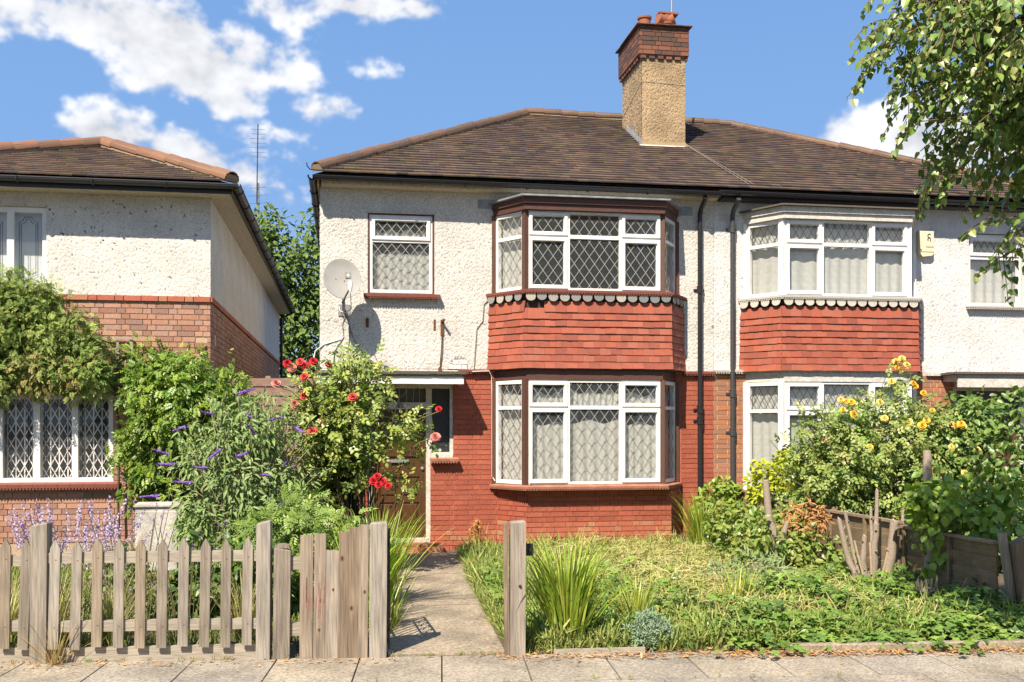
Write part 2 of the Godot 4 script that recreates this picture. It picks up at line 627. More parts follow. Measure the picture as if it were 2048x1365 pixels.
func make_materials() -> void:
	noise_tex("fine", 32, 0.62, 1.0, 3, 256, 1.3)
	noise_tex("speck", 64, 0.48, 1.0, 2, 256, 1.5)
	noise_tex("blotch", 4, 0.66, 1.0, 6, 256, 1.5)
	noise_tex("faint", 4, 0.84, 1.0, 6, 256, 1.4)
	noise_tex("grain", 16, 0.55, 1.0, 5, 256, 1.4)
	noise_tex("pebble_tone", 64, 0.30, 1.0, 2, 256, 1.6)
	noise_tex("rough", 32, 0.0, 1.0, 3, 256)
	lumps = lump_field(256, 26000, 0.8, 1.6, 12)
	unit_box.size = Vector3.ONE
	# ground
	mat("soil", Color(0.13, 0.095, 0.06), 0.95, {"tex": "fine", "scale": 1.7, "bump": "rough", "cm": 2.0})
	mat("concrete", Color(0.45, 0.37, 0.265), 0.9, {"tex": "speck", "scale": 0.9, "bump": "rough", "cm": 1.2, "detail": "blotch", "dscale": 0.9})
	mat("asphalt", Color(0.06, 0.06, 0.062), 0.9, {"tex": "speck", "scale": 4.0, "bump": "rough", "cm": 0.5})
	mat("joint", Color(0.14, 0.115, 0.08), 0.95, {"tex": "fine", "scale": 4.0})
	tones("slab", [Color(0.47, 0.405, 0.31), Color(0.43, 0.375, 0.295), Color(0.49, 0.42, 0.315), Color(0.45, 0.40, 0.32)], 0.88, {"tex": "speck", "scale": 1.1, "bump": "rough", "cm": 0.4, "detail": "blotch", "dscale": 0.8})
	# walls
	mat("render_cream", Color(0.83, 0.80, 0.735), 0.92, {"tex": "faint", "scale": 0.7, "detail": "speck", "dscale": 1.6})
	mat("render_white", Color(0.79, 0.785, 0.76), 0.9, {"tex": "faint", "scale": 0.7, "detail": "fine", "dscale": 3.0})
	mat("render_ivory", Color(0.78, 0.755, 0.70), 0.92, {"tex": "faint", "scale": 0.7, "detail": "fine", "dscale": 3.0})
	mat("render_smooth", Color(0.62, 0.585, 0.52), 0.9, {"tex": "fine", "scale": 1.6, "bump": "rough", "cm": 0.2})
	mat("pebbledash", Color(0.62, 0.45, 0.26), 0.92, {"tex": "pebble_tone", "scale": 2.2, "detail": "blotch", "dscale": 0.9})
	mat("cement", Color(0.40, 0.31, 0.18), 0.9, {"tex": "fine", "scale": 2.0})
	mat("mortar_red", Color(0.43, 0.115, 0.064), 0.88, {"tex": "fine", "scale": 3.0, "bump": "rough", "cm": 0.2})
	mat("mortar_worn", Color(0.52, 0.24, 0.135), 0.92, {"tex": "fine", "scale": 3.0})
	mat("mortar_cream", Color(0.74, 0.62, 0.42), 0.92, {"tex": "fine", "scale": 3.0})
	mat("mortar_pink", Color(0.55, 0.40, 0.26), 0.92, {"tex": "fine", "scale": 3.0})
	mat("mortar_dark", Color(0.30, 0.23, 0.14), 0.92, {"tex": "fine", "scale": 3.0})
	tones("red_brick", [Color(0.450, 0.115, 0.062), Color(0.420, 0.105, 0.057), Color(0.475, 0.127, 0.070), Color(0.430, 0.115, 0.066), Color(0.400, 0.100, 0.056)], 0.72, {"tex": "fine", "scale": 3.3, "bump": "rough", "cm": 0.25, "detail": "faint", "dscale": 0.8})
	tones("worn_brick", [Color(0.480, 0.140, 0.078), Color(0.470, 0.200, 0.105), Color(0.500, 0.145, 0.080), Color(0.460, 0.130, 0.072), Color(0.470, 0.130, 0.072), Color(0.490, 0.235, 0.125), Color(0.500, 0.150, 0.085)], 0.85, {"tex": "fine", "scale": 4.0, "bump": "rough", "cm": 0.3})
	tones("brown_brick", [Color(0.42, 0.19, 0.105), Color(0.37, 0.18, 0.11), Color(0.46, 0.21, 0.115), Color(0.34, 0.18, 0.11), Color(0.40, 0.165, 0.09), Color(0.52, 0.20, 0.08)], 0.88, {"tex": "fine", "scale": 4.0, "bump": "rough", "cm": 0.3})
	tones("pink_brick", [Color(0.500, 0.270, 0.185), Color(0.460, 0.245, 0.165), Color(0.530, 0.300, 0.210), Color(0.340, 0.200, 0.150), Color(0.470, 0.235, 0.150), Color(0.450, 0.275, 0.210), Color(0.370, 0.190, 0.130)], 0.88, {"tex": "fine", "scale": 4.0, "bump": "rough", "cm": 0.25})
	tones("stack_brick", [Color(0.170, 0.072, 0.048), Color(0.210, 0.085, 0.052), Color(0.140, 0.066, 0.048), Color(0.260, 0.105, 0.062), Color(0.110, 0.065, 0.050)], 0.9, {"tex": "fine", "scale": 4.0, "bump": "rough", "cm": 0.4})
	tones("hung_tile", [Color(0.340, 0.084, 0.045), Color(0.300, 0.074, 0.041), Color(0.365, 0.096, 0.052), Color(0.320, 0.086, 0.050), Color(0.270, 0.070, 0.040), Color(0.350, 0.105, 0.062)], 0.7, {"tex": "faint", "scale": 3.0, "bump": "rough", "cm": 0.12})
	tones("worn_scallop", [Color(0.38, 0.36, 0.32), Color(0.28, 0.275, 0.26), Color(0.48, 0.44, 0.36), Color(0.22, 0.23, 0.235)], 0.85, {"tex": "grain", "scale": 9.0})
	tones("pale_scallop", [Color(0.56, 0.53, 0.45), Color(0.52, 0.50, 0.43), Color(0.58, 0.55, 0.47)], 0.8, {"tex": "fine", "scale": 5.0})
	tones("roof_tile", [Color(0.135, 0.085, 0.060), Color(0.105, 0.072, 0.058), Color(0.160, 0.105, 0.070), Color(0.085, 0.062, 0.055), Color(0.150, 0.115, 0.060), Color(0.115, 0.075, 0.070), Color(0.180, 0.105, 0.068)], 0.92, {"tex": "speck", "scale": 3.0, "detail": "blotch", "dscale": 0.45})
	tones("ridge_tile", [Color(0.150, 0.088, 0.062), Color(0.180, 0.100, 0.068), Color(0.130, 0.080, 0.060)], 0.9, {"tex": "grain", "scale": 4.0})
	tones("orange_ridge", [Color(0.235, 0.115, 0.068), Color(0.270, 0.130, 0.075), Color(0.205, 0.100, 0.062)], 0.9, {"tex": "fine", "scale": 4.0})
	mat("bedding", Color(0.34, 0.26, 0.16), 0.95, {"tex": "fine", "scale": 6.0})
	mat("underlay", Color(0.05, 0.035, 0.028), 0.95)
	# joinery, plastics, metals
	mat("white_plastic", Color(0.80, 0.79, 0.76), 0.35, {"tex": "faint", "scale": 1.3})
	mat("white_paint", Color(0.74, 0.70, 0.62), 0.55, {"tex": "fine", "scale": 1.5, "detail": "faint", "dscale": 2.0})
	mat("cream_paint", Color(0.66, 0.58, 0.44), 0.6, {"tex": "fine", "scale": 1.3})
	mat("brown_paint", Color(0.115, 0.048, 0.034), 0.55, {"tex": "grain", "scale": V(1.2, 14.0, 14.0)})
	mat("brown_post", Color(0.12, 0.055, 0.035), 0.6, {"tex": "grain", "scale": V(14.0, 1.2, 14.0)})
	mat("sill_red", Color(0.27, 0.085, 0.058), 0.75, {"tex": "fine", "scale": 4.0})
	mat("sill_pale", Color(0.50, 0.215, 0.135), 0.8, {"tex": "fine", "scale": 4.0, "detail": "blotch", "dscale": 3.0})
	mat("sill_white", Color(0.64, 0.61, 0.55), 0.8, {"tex": "fine", "scale": 5.0})
	mat("door_wood", Color(0.105, 0.048, 0.018), 0.35, {"tex": "grain", "scale": V(9.0, 0.9, 9.0)})
	mat("black_plastic", Color(0.022, 0.022, 0.024), 0.35, {"tex": "fine", "scale": 2.0})
	mat("grey_iron", Color(0.055, 0.058, 0.062), 0.5, {"tex": "fine", "scale": 4.0})
	mat("lead", Color(0.33, 0.36, 0.38), 0.5, {"tex": "blotch", "scale": 2.0, "metal": 0.25})
	mat("flashing", Color(0.55, 0.60, 0.63), 0.45, {"tex": "fine", "scale": 3.0, "metal": 0.3})
	mat("felt", Color(0.16, 0.135, 0.10), 0.95, {"tex": "speck", "scale": 4.0, "bump": "rough", "cm": 0.8})
	mat("galvanised", Color(0.48, 0.49, 0.50), 0.42, {"metal": 0.6, "tex": "fine", "scale": 6.0})
	mat("dish_grey", Color(0.36, 0.35, 0.32), 0.5, {"tex": "faint", "scale": 2.0})
	mat("emblem_grey", Color(0.22, 0.22, 0.21), 0.6)
	mat("rust", Color(0.19, 0.075, 0.03), 0.95, {"tex": "speck", "scale": 12.0})
	mat("cable_white", Color(0.66, 0.64, 0.58), 0.5)
	mat("cable_grey", Color(0.22, 0.20, 0.17), 0.7)
	mat("terracotta", Color(0.33, 0.12, 0.065), 0.85, {"tex": "fine", "scale": 5.0})
	mat("alarm_cream", Color(0.72, 0.64, 0.42), 0.45)
	mat("print_dark", Color(0.03, 0.028, 0.03), 0.6)
	mat("leading_metal", Color(0.36, 0.36, 0.34), 0.5, {"metal": 0.2})
	mat("leading_dark", Color(0.06, 0.06, 0.062), 0.5, {"metal": 0.3})
	var gl := mat("glass", Color(0.6, 0.65, 0.65), 0.02)
	gl.transparency = BaseMaterial3D.TRANSPARENCY_ALPHA
	gl.albedo_color.a = 0.06
	gl.metallic_specular = 0.62
	mat("dark_glass", Color(0.025, 0.028, 0.028), 0.12, {"bump": "rough", "scale": 14.0, "cm": 0.4})
	mat("textured_glass", Color(0.06, 0.065, 0.06), 0.06, {"bump": "speck", "scale": 5.0, "cm": 1.6, "spec": 0.8})
	mat("net", Color(0.43, 0.44, 0.40), 0.95, {"tex": "faint", "scale": 6.0, "back": Color(0.35, 0.35, 0.33)})
	mat("blind", Color(0.55, 0.58, 0.60), 0.8)
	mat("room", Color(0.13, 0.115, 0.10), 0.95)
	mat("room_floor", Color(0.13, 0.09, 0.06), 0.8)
	# garden timber
	tones("old_board", [Color(0.385, 0.335, 0.270), Color(0.325, 0.275, 0.215), Color(0.430, 0.385, 0.320), Color(0.360, 0.290, 0.210)], 0.9, {"tex": "grain", "scale": V(6.0, 0.35, 6.0), "detail": "blotch", "dscale": V(3.3, 0.9, 3.3), "bump": "grain", "cm": 0.25})
	tones("old_rail", [Color(0.410, 0.360, 0.285), Color(0.380, 0.335, 0.265)], 0.9, {"tex": "grain", "scale": V(0.7, 9.0, 9.0), "bump": "grain", "cm": 0.2})
	tones("brown_board", [Color(0.370, 0.300, 0.225), Color(0.300, 0.225, 0.155), Color(0.410, 0.350, 0.280), Color(0.270, 0.195, 0.125)], 0.9, {"tex": "grain", "scale": V(6.0, 0.32, 6.0), "detail": "blotch", "dscale": V(4.1, 0.9, 4.1), "bump": "grain", "cm": 0.3})
	tones("fence_plank", [Color(0.360, 0.255, 0.155), Color(0.320, 0.225, 0.135), Color(0.390, 0.285, 0.180), Color(0.280, 0.200, 0.120)], 0.92, {"tex": "grain", "scale": V(9.0, 9.0, 0.7), "detail": "blotch", "dscale": 1.2})
	tones("slat", [Color(0.34, 0.22, 0.165), Color(0.38, 0.25, 0.19), Color(0.31, 0.20, 0.15)], 0.9, {"tex": "grain", "scale": V(0.7, 9.0, 9.0)})
	mat("red_stain", Color(0.32, 0.17, 0.125), 0.9, {"tex": "grain", "scale": V(9.0, 0.9, 9.0)})
	mat("knot", Color(0.045, 0.025, 0.014), 0.9)
	mat("knot_ring", Color(0.20, 0.115, 0.06), 0.9, {"tex": "fine", "scale": 20.0})
	mat("iron", Color(0.018, 0.018, 0.02), 0.45, {"tex": "fine", "scale": 6.0})
	mat("bark", Color(0.40, 0.32, 0.25), 0.92, {"tex": "grain", "scale": V(5.0, 16.0, 5.0), "bump": "grain", "cm": 0.6})
	mat("birch_twig", Color(0.16, 0.095, 0.05), 0.7)
	mat("cut_wood", Color(0.55, 0.43, 0.29), 0.9, {"tex": "fine", "scale": 8.0})
	mat("dark_bark", Color(0.09, 0.065, 0.045), 0.92, {"tex": "grain", "scale": 5.0})
	mat("cane", Color(0.13, 0.12, 0.045), 0.7)
	mat("dark_cane", Color(0.075, 0.05, 0.03), 0.75)
	mat("pale_stem", Color(0.30, 0.29, 0.15), 0.8)
	mat("dry_stem", Color(0.50, 0.38, 0.20), 0.9)
	mat("box_white", Color(0.66, 0.63, 0.56), 0.8, {"tex": "fine", "scale": 2.0, "detail": "blotch", "dscale": 1.5})
	# leaves and petals take their colours from each leaf
	mat("leaf", Color(1.0, 1.0, 1.0), 0.38, {"vc": true, "back": Color(0.62, 0.72, 0.28), "spec": 0.5})
	mat("matt_leaf", Color.WHITE, 0.7, {"vc": true, "back": Color(0.5, 0.6, 0.25), "spec": 0.35})
	mat("dry", Color.WHITE, 0.9, {"vc": true, "back": Color(0.3, 0.26, 0.15), "spec": 0.3})
	mat("petal", Color.WHITE, 0.6, {"vc": true, "back": Color(0.45, 0.3, 0.25), "spec": 0.3})

# the line of the front boundary: it is not quite parallel to the houses
func front_z(x: float) -> float:
	return 6.85 + 0.09 * x

func make_setting() -> void:
	var b := Mb.new()
	b.quad(V(-300, -0.16, 150), V(300, -0.16, 150), V(300, -0.16, -300), V(-300, -0.16, -300))
	structure("ground", b.done(), M.soil)
	b = Mb.new()
	var lx := -45.0
	var rx := 45.0
	b.prism(PackedVector2Array([Vector2(lx, -front_z(lx)), Vector2(rx, -front_z(rx)), Vector2(rx, 60), Vector2(lx, 60)]), Transform3D(Basis(V(1, 0, 0), V(0, 0, -1), V(0, 1, 0)), V(0, 0, 0)), 0.15)
	structure("garden_ground", b.done(), M.soil)
	# pavement bed, then slabs, kerb, road, far pavement
	b = Mb.new()
	var dir := V(1, 0, 0.09).normalized()
	var nz := V(-0.09, 0, 1).normalized()
	var o := V(0, 0, front_z(0))
	var pts := [o + dir * -45, o + dir * 45, o + dir * 45 + nz * 2.6, o + dir * -45 + nz * 2.6]
	var poly := PackedVector2Array()
	for p in pts:
		poly.append(Vector2(p.x, -p.z))
	b.prism(poly, Transform3D(Basis(V(1, 0, 0), V(0, 0, -1), V(0, 1, 0)), V(0, -0.022, 0)), 0.12)
	var bed := structure("pavement", b.done(), M.joint)
	var recs := []
	for row in 3:
		var y0: float = [0.33, 1.12, 1.86][row] if row > 0 else 0.0
		var y1: float = [0.86, 1.62, 2.56][row]
		y0 = [0.03, 0.90, 1.66][row]
		for i in range(-11, 26):
			var w := 0.655
			var x0: float = i * w + (0.31 if row % 2 else 0.0)
			if i > -6 and i < 14:
				var c: Vector3 = o + dir * (x0 + w * 0.5 + 0.12) + nz * ((y0 + y1) * 0.5) + V(0, -0.022, 0)
				var bs := Basis(dir, Vector3.UP, nz) * Basis.from_euler(V(rnd(-0.004, 0.004), rnd(-0.004, 0.004), rnd(-0.005, 0.005))) * Basis.from_scale(V(w - 0.012, 0.045, y1 - y0 + 0.028))
				recs.append([Transform3D(bs, c), rng.randi() % 4])
	pieces(bed, "paving_slab", unit_box, "slab", recs)
	b = Mb.new()
	b.bar(o + dir * -45 + nz * 2.68 + V(0, -0.07, 0), o + dir * 45 + nz * 2.68 + V(0, -0.07, 0), 0.15, 0.15)
	structure("kerb", b.done(), M.concrete)
	b = Mb.new()
	b.quad(V(-60, -0.14, 18.6), V(60, -0.14, 18.6), V(60, -0.14, 8.0), V(-60, -0.14, 4.0))
	structure("road", b.done(), M.asphalt)
	b = Mb.new()
	b.bx(-60, 60, -0.15, 0.0, 18.6, 21.0)
	structure("far_pavement", b.done(), M.concrete)
	# concrete garden path, laid in three bays
	var pb := Mb.new()
	pb.bx(0.34, 1.60, -0.05, 0.006, 0.3, 6.75)
	var path := structure("path", pb.done(), M.soil)
	var L0 := [V(0.45, 0, 0.34), V(0.42, 0, 2.5), V(0.38, 0, 4.7), V(0.34, 0, 6.9)]
	var R0 := [V(1.62, 0, 0.34), V(1.50, 0, 2.5), V(1.38, 0, 4.7), V(1.29, 0, 6.96)]
	for i in 3:
		var g := 0.012
		b = Mb.new()
		var q := PackedVector2Array([Vector2(L0[i].x, -L0[i].z - g), Vector2(R0[i].x, -R0[i].z - g), Vector2(R0[i + 1].x, -R0[i + 1].z + g), Vector2(L0[i + 1].x, -L0[i + 1].z + g)])
		b.prism(q, Transform3D(Basis(V(1, 0, 0), V(0, 0, -1), V(0, 1, 0)), V(0, 0.022 - 0.003 * i, 0)), 0.06)
		part("path_slab", b.done(), M.concrete, path)

# ---------------------------------------------------------------- parts that the houses share
func slab_on(mb: Mb, pts: Array, y0: float, y1: float) -> void:   # plan polygon of (x, z) between two heights
	var poly := PackedVector2Array()
	for p in pts:
		poly.append(Vector2(p[0], -p[1]))
	mb.prism(poly, Transform3D(Basis(V(1, 0, 0), V(0, 0, -1), V(0, 1, 0)), V(0, y1, 0)), y1 - y0)

func clip_line(p: Vector2, d: Vector2, r: Rect2) -> Array:
	var t0 := -1e9
	var t1 := 1e9
	for k in 2:
		if absf(d[k]) < 1e-9:
			continue
		var a := (r.position[k] - p[k]) / d[k]
		var b := (r.end[k] - p[k]) / d[k]
		t0 = maxf(t0, minf(a, b))
		t1 = minf(t1, maxf(a, b))
	return [p + d * t0, p + d * t1] if t1 - t0 > 0.02 else []

func diamonds(r: Rect2, dw: float, dh: float, z: float, w := 0.0078) -> Mesh:
	var mb := Mb.new()
	var c := r.get_center()
	for s in [-1.0, 1.0]:
		var d := Vector2(dw, dh * s).normalized()
		for k in range(-14, 15):
			var l := clip_line(c + Vector2(k * dw + dw * 0.5 * (0.0 if s > 0 else 0.0), 0), d, r)
			if l.size() == 2:
				mb.bar(V(l[0].x, l[0].y, z), V(l[1].x, l[1].y, z), w, 0.004 + (0.0008 if s > 0 else 0.0), V(0, 0, 1))
	if mb.v.size() == 0:
		mb.bx(r.position.x, r.end.x, r.position.y, r.position.y + 0.005, z, z + 0.003)
	return mb.done()

func curtain_mesh(x0: float, x1: float, y0: float, y1: float, z: float, pleat: float, amp: float, top_wave := 0.0) -> Mesh:
	var mb := Mb.new()
	var n := maxi(8, int((x1 - x0) / pleat * 8.0))
	var ph := rnd(0.0, 6.0)
	var rows := 6
	var g := []
	for i in n + 1:
		var u := float(i) / n
		var x := lerpf(x0, x1, u)
		var col := []
		for j in rows + 1:
			var t := float(j) / rows
			var top := y1 - top_wave * (0.5 + 0.5 * sin(x / pleat * 2.1 + ph))
			var yy := lerpf(y0, top, t)
			var k := x / pleat * TAU + ph + 0.7 * sin(x * 5.1 + ph)
			col.append(V(x + 0.006 * sin(k * 0.5 + t * 2.0), yy, z + amp * (1.0 - 0.35 * t) * sin(k + 0.35 * sin(t * 3.0 + ph))))
		g.append(col)
	for i in n:
		for j in rows:
			mb.quad(g[i][j], g[i + 1][j], g[i + 1][j + 1], g[i][j + 1])
	return mb.done()

# A casement window. xf: bottom left corner of the frame, x to the right, z outwards.
# lights: [x0, x1, y0, y1, opening sash, leaded: 0 none / 1 lead / 2 dark lead, curtain: 0 / 1]
func window(parent: Node, xf: Transform3D, w: float, h: float, lights: Array, o := {}) -> MeshInstance3D:
	var mb := Mb.new()
	var holes := []
	for l in lights:
		holes.append([l[0], l[1], l[2], l[3]])
	mb.wall(0.0, w, 0.0, h, holes, Transform3D(), 0.07)
	var win := part("window", mb.done(), o.get("frame", M.white_plastic), parent, xf)
	for l in lights:
		var r := Rect2(l[0], l[2], l[1] - l[0], l[3] - l[2])
		if l[4]:
			mb = Mb.new()
			var s := 0.034
			var oo := 0.012
			mb.wall(r.position.x - oo, r.end.x + oo, r.position.y - oo, r.end.y + oo, [[r.position.x + s, r.end.x - s, r.position.y + s, r.end.y - s]], Transform3D(Basis(), V(0, 0, 0.02)), 0.018)
			mb.wall(r.position.x + 0.002, r.end.x - 0.002, r.position.y + 0.002, r.end.y - 0.002, [[r.position.x + s + 0.008, r.end.x - s - 0.008, r.position.y + s + 0.008, r.end.y - s - 0.008]], Transform3D(Basis(), V(0, 0, -0.002)), 0.05)
			part("sash", mb.done(), o.get("frame", M.white_plastic), win)
			r = r.grow(-s - 0.002)
		mb = Mb.new()
		mb.bx(r.position.x - 0.012, r.end.x + 0.012, r.position.y - 0.012, r.end.y + 0.012, -0.036, -0.030)
		# one sheet is enough for the pane
		mb = Mb.new()
		var e := 0.006 if l[4] else 0.0
		mb.quad(V(r.position.x - e, r.position.y - e, -0.02), V(r.end.x + e, r.position.y - e, -0.02), V(r.end.x + e, r.end.y + e, -0.02), V(r.position.x - e, r.end.y + e, -0.02))
		part("pane", mb.done(), o.get("glass", M.glass), win)
		if l[5] > 0:
			part("leading", diamonds(r, o.get("dw", 0.155), o.get("dh", 0.205), -0.016), M.leading_metal if l[5] == 1 else M.leading_dark, win)
		if l.size() > 6 and l[6] > 0:
			var cy0: float = r.position.y - 0.05
			var cy1: float = r.end.y + 0.03
			if l[6] == 2:
				cy1 = r.end.y - 0.10
			elif l[6] == 3:
				cy1 = r.end.y - 0.14 * r.size.y
			part("curtain", curtain_mesh(r.position.x - 0.03, r.end.x + 0.03, cy0, cy1, -0.115, o.get("pleat", 0.11) * rnd(0.75, 1.45), rnd(0.009, 0.016), 0.06 if l[6] >= 2 else 0.0), M.net, win)
	return win

# sill of creasing tiles: a slab with a rippled lower edge along the path of (x, z) points
func sill(parent: Node, pts: Array, y: float, m: Material, deep := 0.13, thick := 0.035) -> void:
	var mb := Mb.new()
	for i in pts.size() - 1:
		var a := V(pts[i][0], y, pts[i][1])
		var b := V(pts[i + 1][0], y, pts[i + 1][1])
		var f := frame_of(a, b)
		var l := a.distance_to(b)
		var n := int(l / 0.165) + 1
		for k in n:
			var x0 := l * k / n
			var x1 := l * (k + 1) / n - 0.003
			mb.box(f * Transform3D(Basis(Vector3.RIGHT, 0.16 + rnd(-0.015, 0.015)), V((x0 + x1) * 0.5, -thick * 0.5, -deep * 0.5)), V(x1 - x0, thick, deep))
		var r := 0.0
		while r < l - 0.02:                         # rounded noses of the under-tiles
			mb.tube([f * V(r + 0.018, -thick - 0.018, -deep + 0.01), f * V(r + 0.018, -thick - 0.022, -0.008)], [0.0135], 6)
			r += 0.041
	part("sill", mb.done(), m, parent)

# plain tiles on a slope: eave from a to b, ridge from d (above a) to e (above b)
func tile_slope(recs: Array, a: Vector3, b: Vector3, d: Vector3, e: Vector3, x_from: float, x_to: float, gauge := 0.15) -> void:
	var xd := (b - a).normalized()
	var up := (d - a) - xd * (d - a).dot(xd)
	var hgt := up.length()
	up /= hgt
	var nn := xd.cross(up).normalized()
	var s0 := (d - a).dot(xd)
	var s1 := (e - a).dot(xd)
	var len := (b - a).length()
	var row := 0
	var s := -0.03
	while s < hgt - 0.02:
		var t := clampf((s + 0.06) / hgt, 0.0, 1.0)
		var x0 := lerpf(0.0, s0, t)
		var x1 := lerpf(len, s1, t)
		var sag := 0.006 * sin(row * 0.9) 
		var x := floorf(x0 / 0.167) * 0.167 + (0.0835 if row % 2 else 0.0)
		while x < x1:
			var c0 := maxf(x, x0)
			var c1 := minf(x + 0.164, x1)
			var wx := a.x + xd.x * (c0 + c1) * 0.5
			if c1 - c0 > 0.03 and (absf(xd.x) < 0.5 or (wx > x_from and wx < x_to)):
				var tl := gauge + 0.07
				var bs := Basis(xd, up, nn) * Basis.from_euler(V(-0.13 + rnd(-0.025, 0.025), rnd(-0.012, 0.012), rnd(-0.015, 0.015))) * Basis.from_scale(V(c1 - c0, tl, 0.020))
				var p := a + xd * ((c0 + c1) * 0.5) + up * (s + tl * 0.5) + nn * (0.016 + sag * 0.4 + 0.012 * sin(wx * 0.9 + 1.0) * sin(s * 0.7) + rnd(-0.0015, 0.0015))
				recs.append([Transform3D(bs, p), rng.randi() % 7])
			x += 0.167
		s += gauge
		row += 1

func half_round(r: float, l: float, t := 0.018) -> Mesh:   # a half-round tile along y, its crown towards z
	var mb := Mb.new()
	var n := 9
	for i in n:
		var a0 := PI * i / n
		var a1 := PI * (i + 1) / n
		for q in [[r, 1.0], [r - t, -1.0]]:
			var p0 := V(cos(a0) * q[0], 0, sin(a0) * q[0])
			var p1 := V(cos(a1) * q[0], 0, sin(a1) * q[0])
			var k0: Vector3 = V(cos(a0), 0, sin(a0)) * q[1]
			var k1: Vector3 = V(cos(a1), 0, sin(a1)) * q[1]
			mb.tri(p0, p1, p1 + V(0, l, 0), k0, k1, k1)
			mb.tri(p0, p1 + V(0, l, 0), p0 + V(0, l, 0), k0, k1, k0)
		for y in [0.0, l]:
			mb.quad(V(cos(a0) * r, y, sin(a0) * r), V(cos(a1) * r, y, sin(a1) * r), V(cos(a1) * (r - t), y, sin(a1) * (r - t)), V(cos(a0) * (r - t), y, sin(a0) * (r - t)))
	return mb.done()

func ridge_run(parent: Node, a: Vector3, b: Vector3, tone: String, r := 0.115, called := "ridge_tile") -> void:
	var l := a.distance_to(b)
	var n := int(round(l / 0.32))
	var y := (b - a) / l
	var x := y.cross(Vector3.UP).normalized()
	var z := x.cross(y)
	var me := half_round(r, l / n + 0.03)
	var recs := []
	for i in n:
		var bs := Basis(x, y, z) * Basis.from_euler(V(0.03 + rnd(-0.012, 0.012), rnd(-0.03, 0.03), rnd(-0.012, 0.012)))
		recs.append([Transform3D(bs, a + y * (l * i / n) + z * (-0.02 + rnd(-0.006, 0.006))), rng.randi() % 3])
	pieces(parent, called, me, tone, recs)
	var mb := Mb.new()
	mb.bar(a, b, r * 1.75, r * 0.9, z)
	part("ridge_bedding", mb.done(), M.bedding, parent)

func gutter_mesh(a: Vector3, b: Vector3, r := 0.058) -> Mesh:
	var mb := Mb.new()
	var y := (b - a).normalized()
	var out := y.cross(Vector3.UP).normalized()
	var n := 10
	for i in n:
		var t0 := PI * i / n
		var t1 := PI * (i + 1) / n
		for q in [[r, 1.0], [r - 0.006, -1.0]]:
			var d0: Vector3 = out * cos(t0) - Vector3.UP * sin(t0)
			var d1: Vector3 = out * cos(t1) - Vector3.UP * sin(t1)
			mb.tri(a + d0 * q[0], a + d1 * q[0], b + d1 * q[0], d0 * q[1], d1 * q[1], d1 * q[1])
			mb.tri(a + d0 * q[0], b + d1 * q[0], b + d0 * q[0], d0 * q[1], d1 * q[1], d0 * q[1])
	for s in [-1.0, 1.0]:
		mb.bar(a + out * s * (r - 0.002), b + out * s * (r - 0.002), 0.012, 0.012)
	# joints and brackets
	var l := a.distance_to(b)
	var k := 0.35
	while k < l:
		var ring := []
		for i in 9:
			var t := PI * i / 8.0
			ring.append(a + y * k + (out * cos(t) - Vector3.UP * sin(t)) * (r + 0.006))
		mb.tube(ring, [0.011], 6)
		k += 0.92
	return mb.done()

func downpipe(parent: Node, x: float, z: float, y0: float, y1: float, m: Material, collars: Array) -> void:
	var mb := Mb.new()
	mb.tube([V(x, y0, z), V(x, y1 - 0.16, z), V(x, y1 - 0.08, z + 0.05), V(x, y1, z + 0.20), V(x, y1 + 0.05, z + 0.26)], [0.036], 12)
	var dp := part("downpipe", mb.done(), m, parent)
	for c in collars:
		mb = Mb.new()
		mb.lathe([Vector2(0.036, -0.06), Vector2(0.047, -0.055), Vector2(0.047, 0.04), Vector2(0.05, 0.045), Vector2(0.05, 0.06), Vector2(0.036, 0.065)], Transform3D(Basis(), V(x, c, z)), 14)
		mb.bx(x - 0.085, x + 0.085, c - 0.018, c + 0.018, 0.001, 0.02)
		part("collar", mb.done(), m, dp)

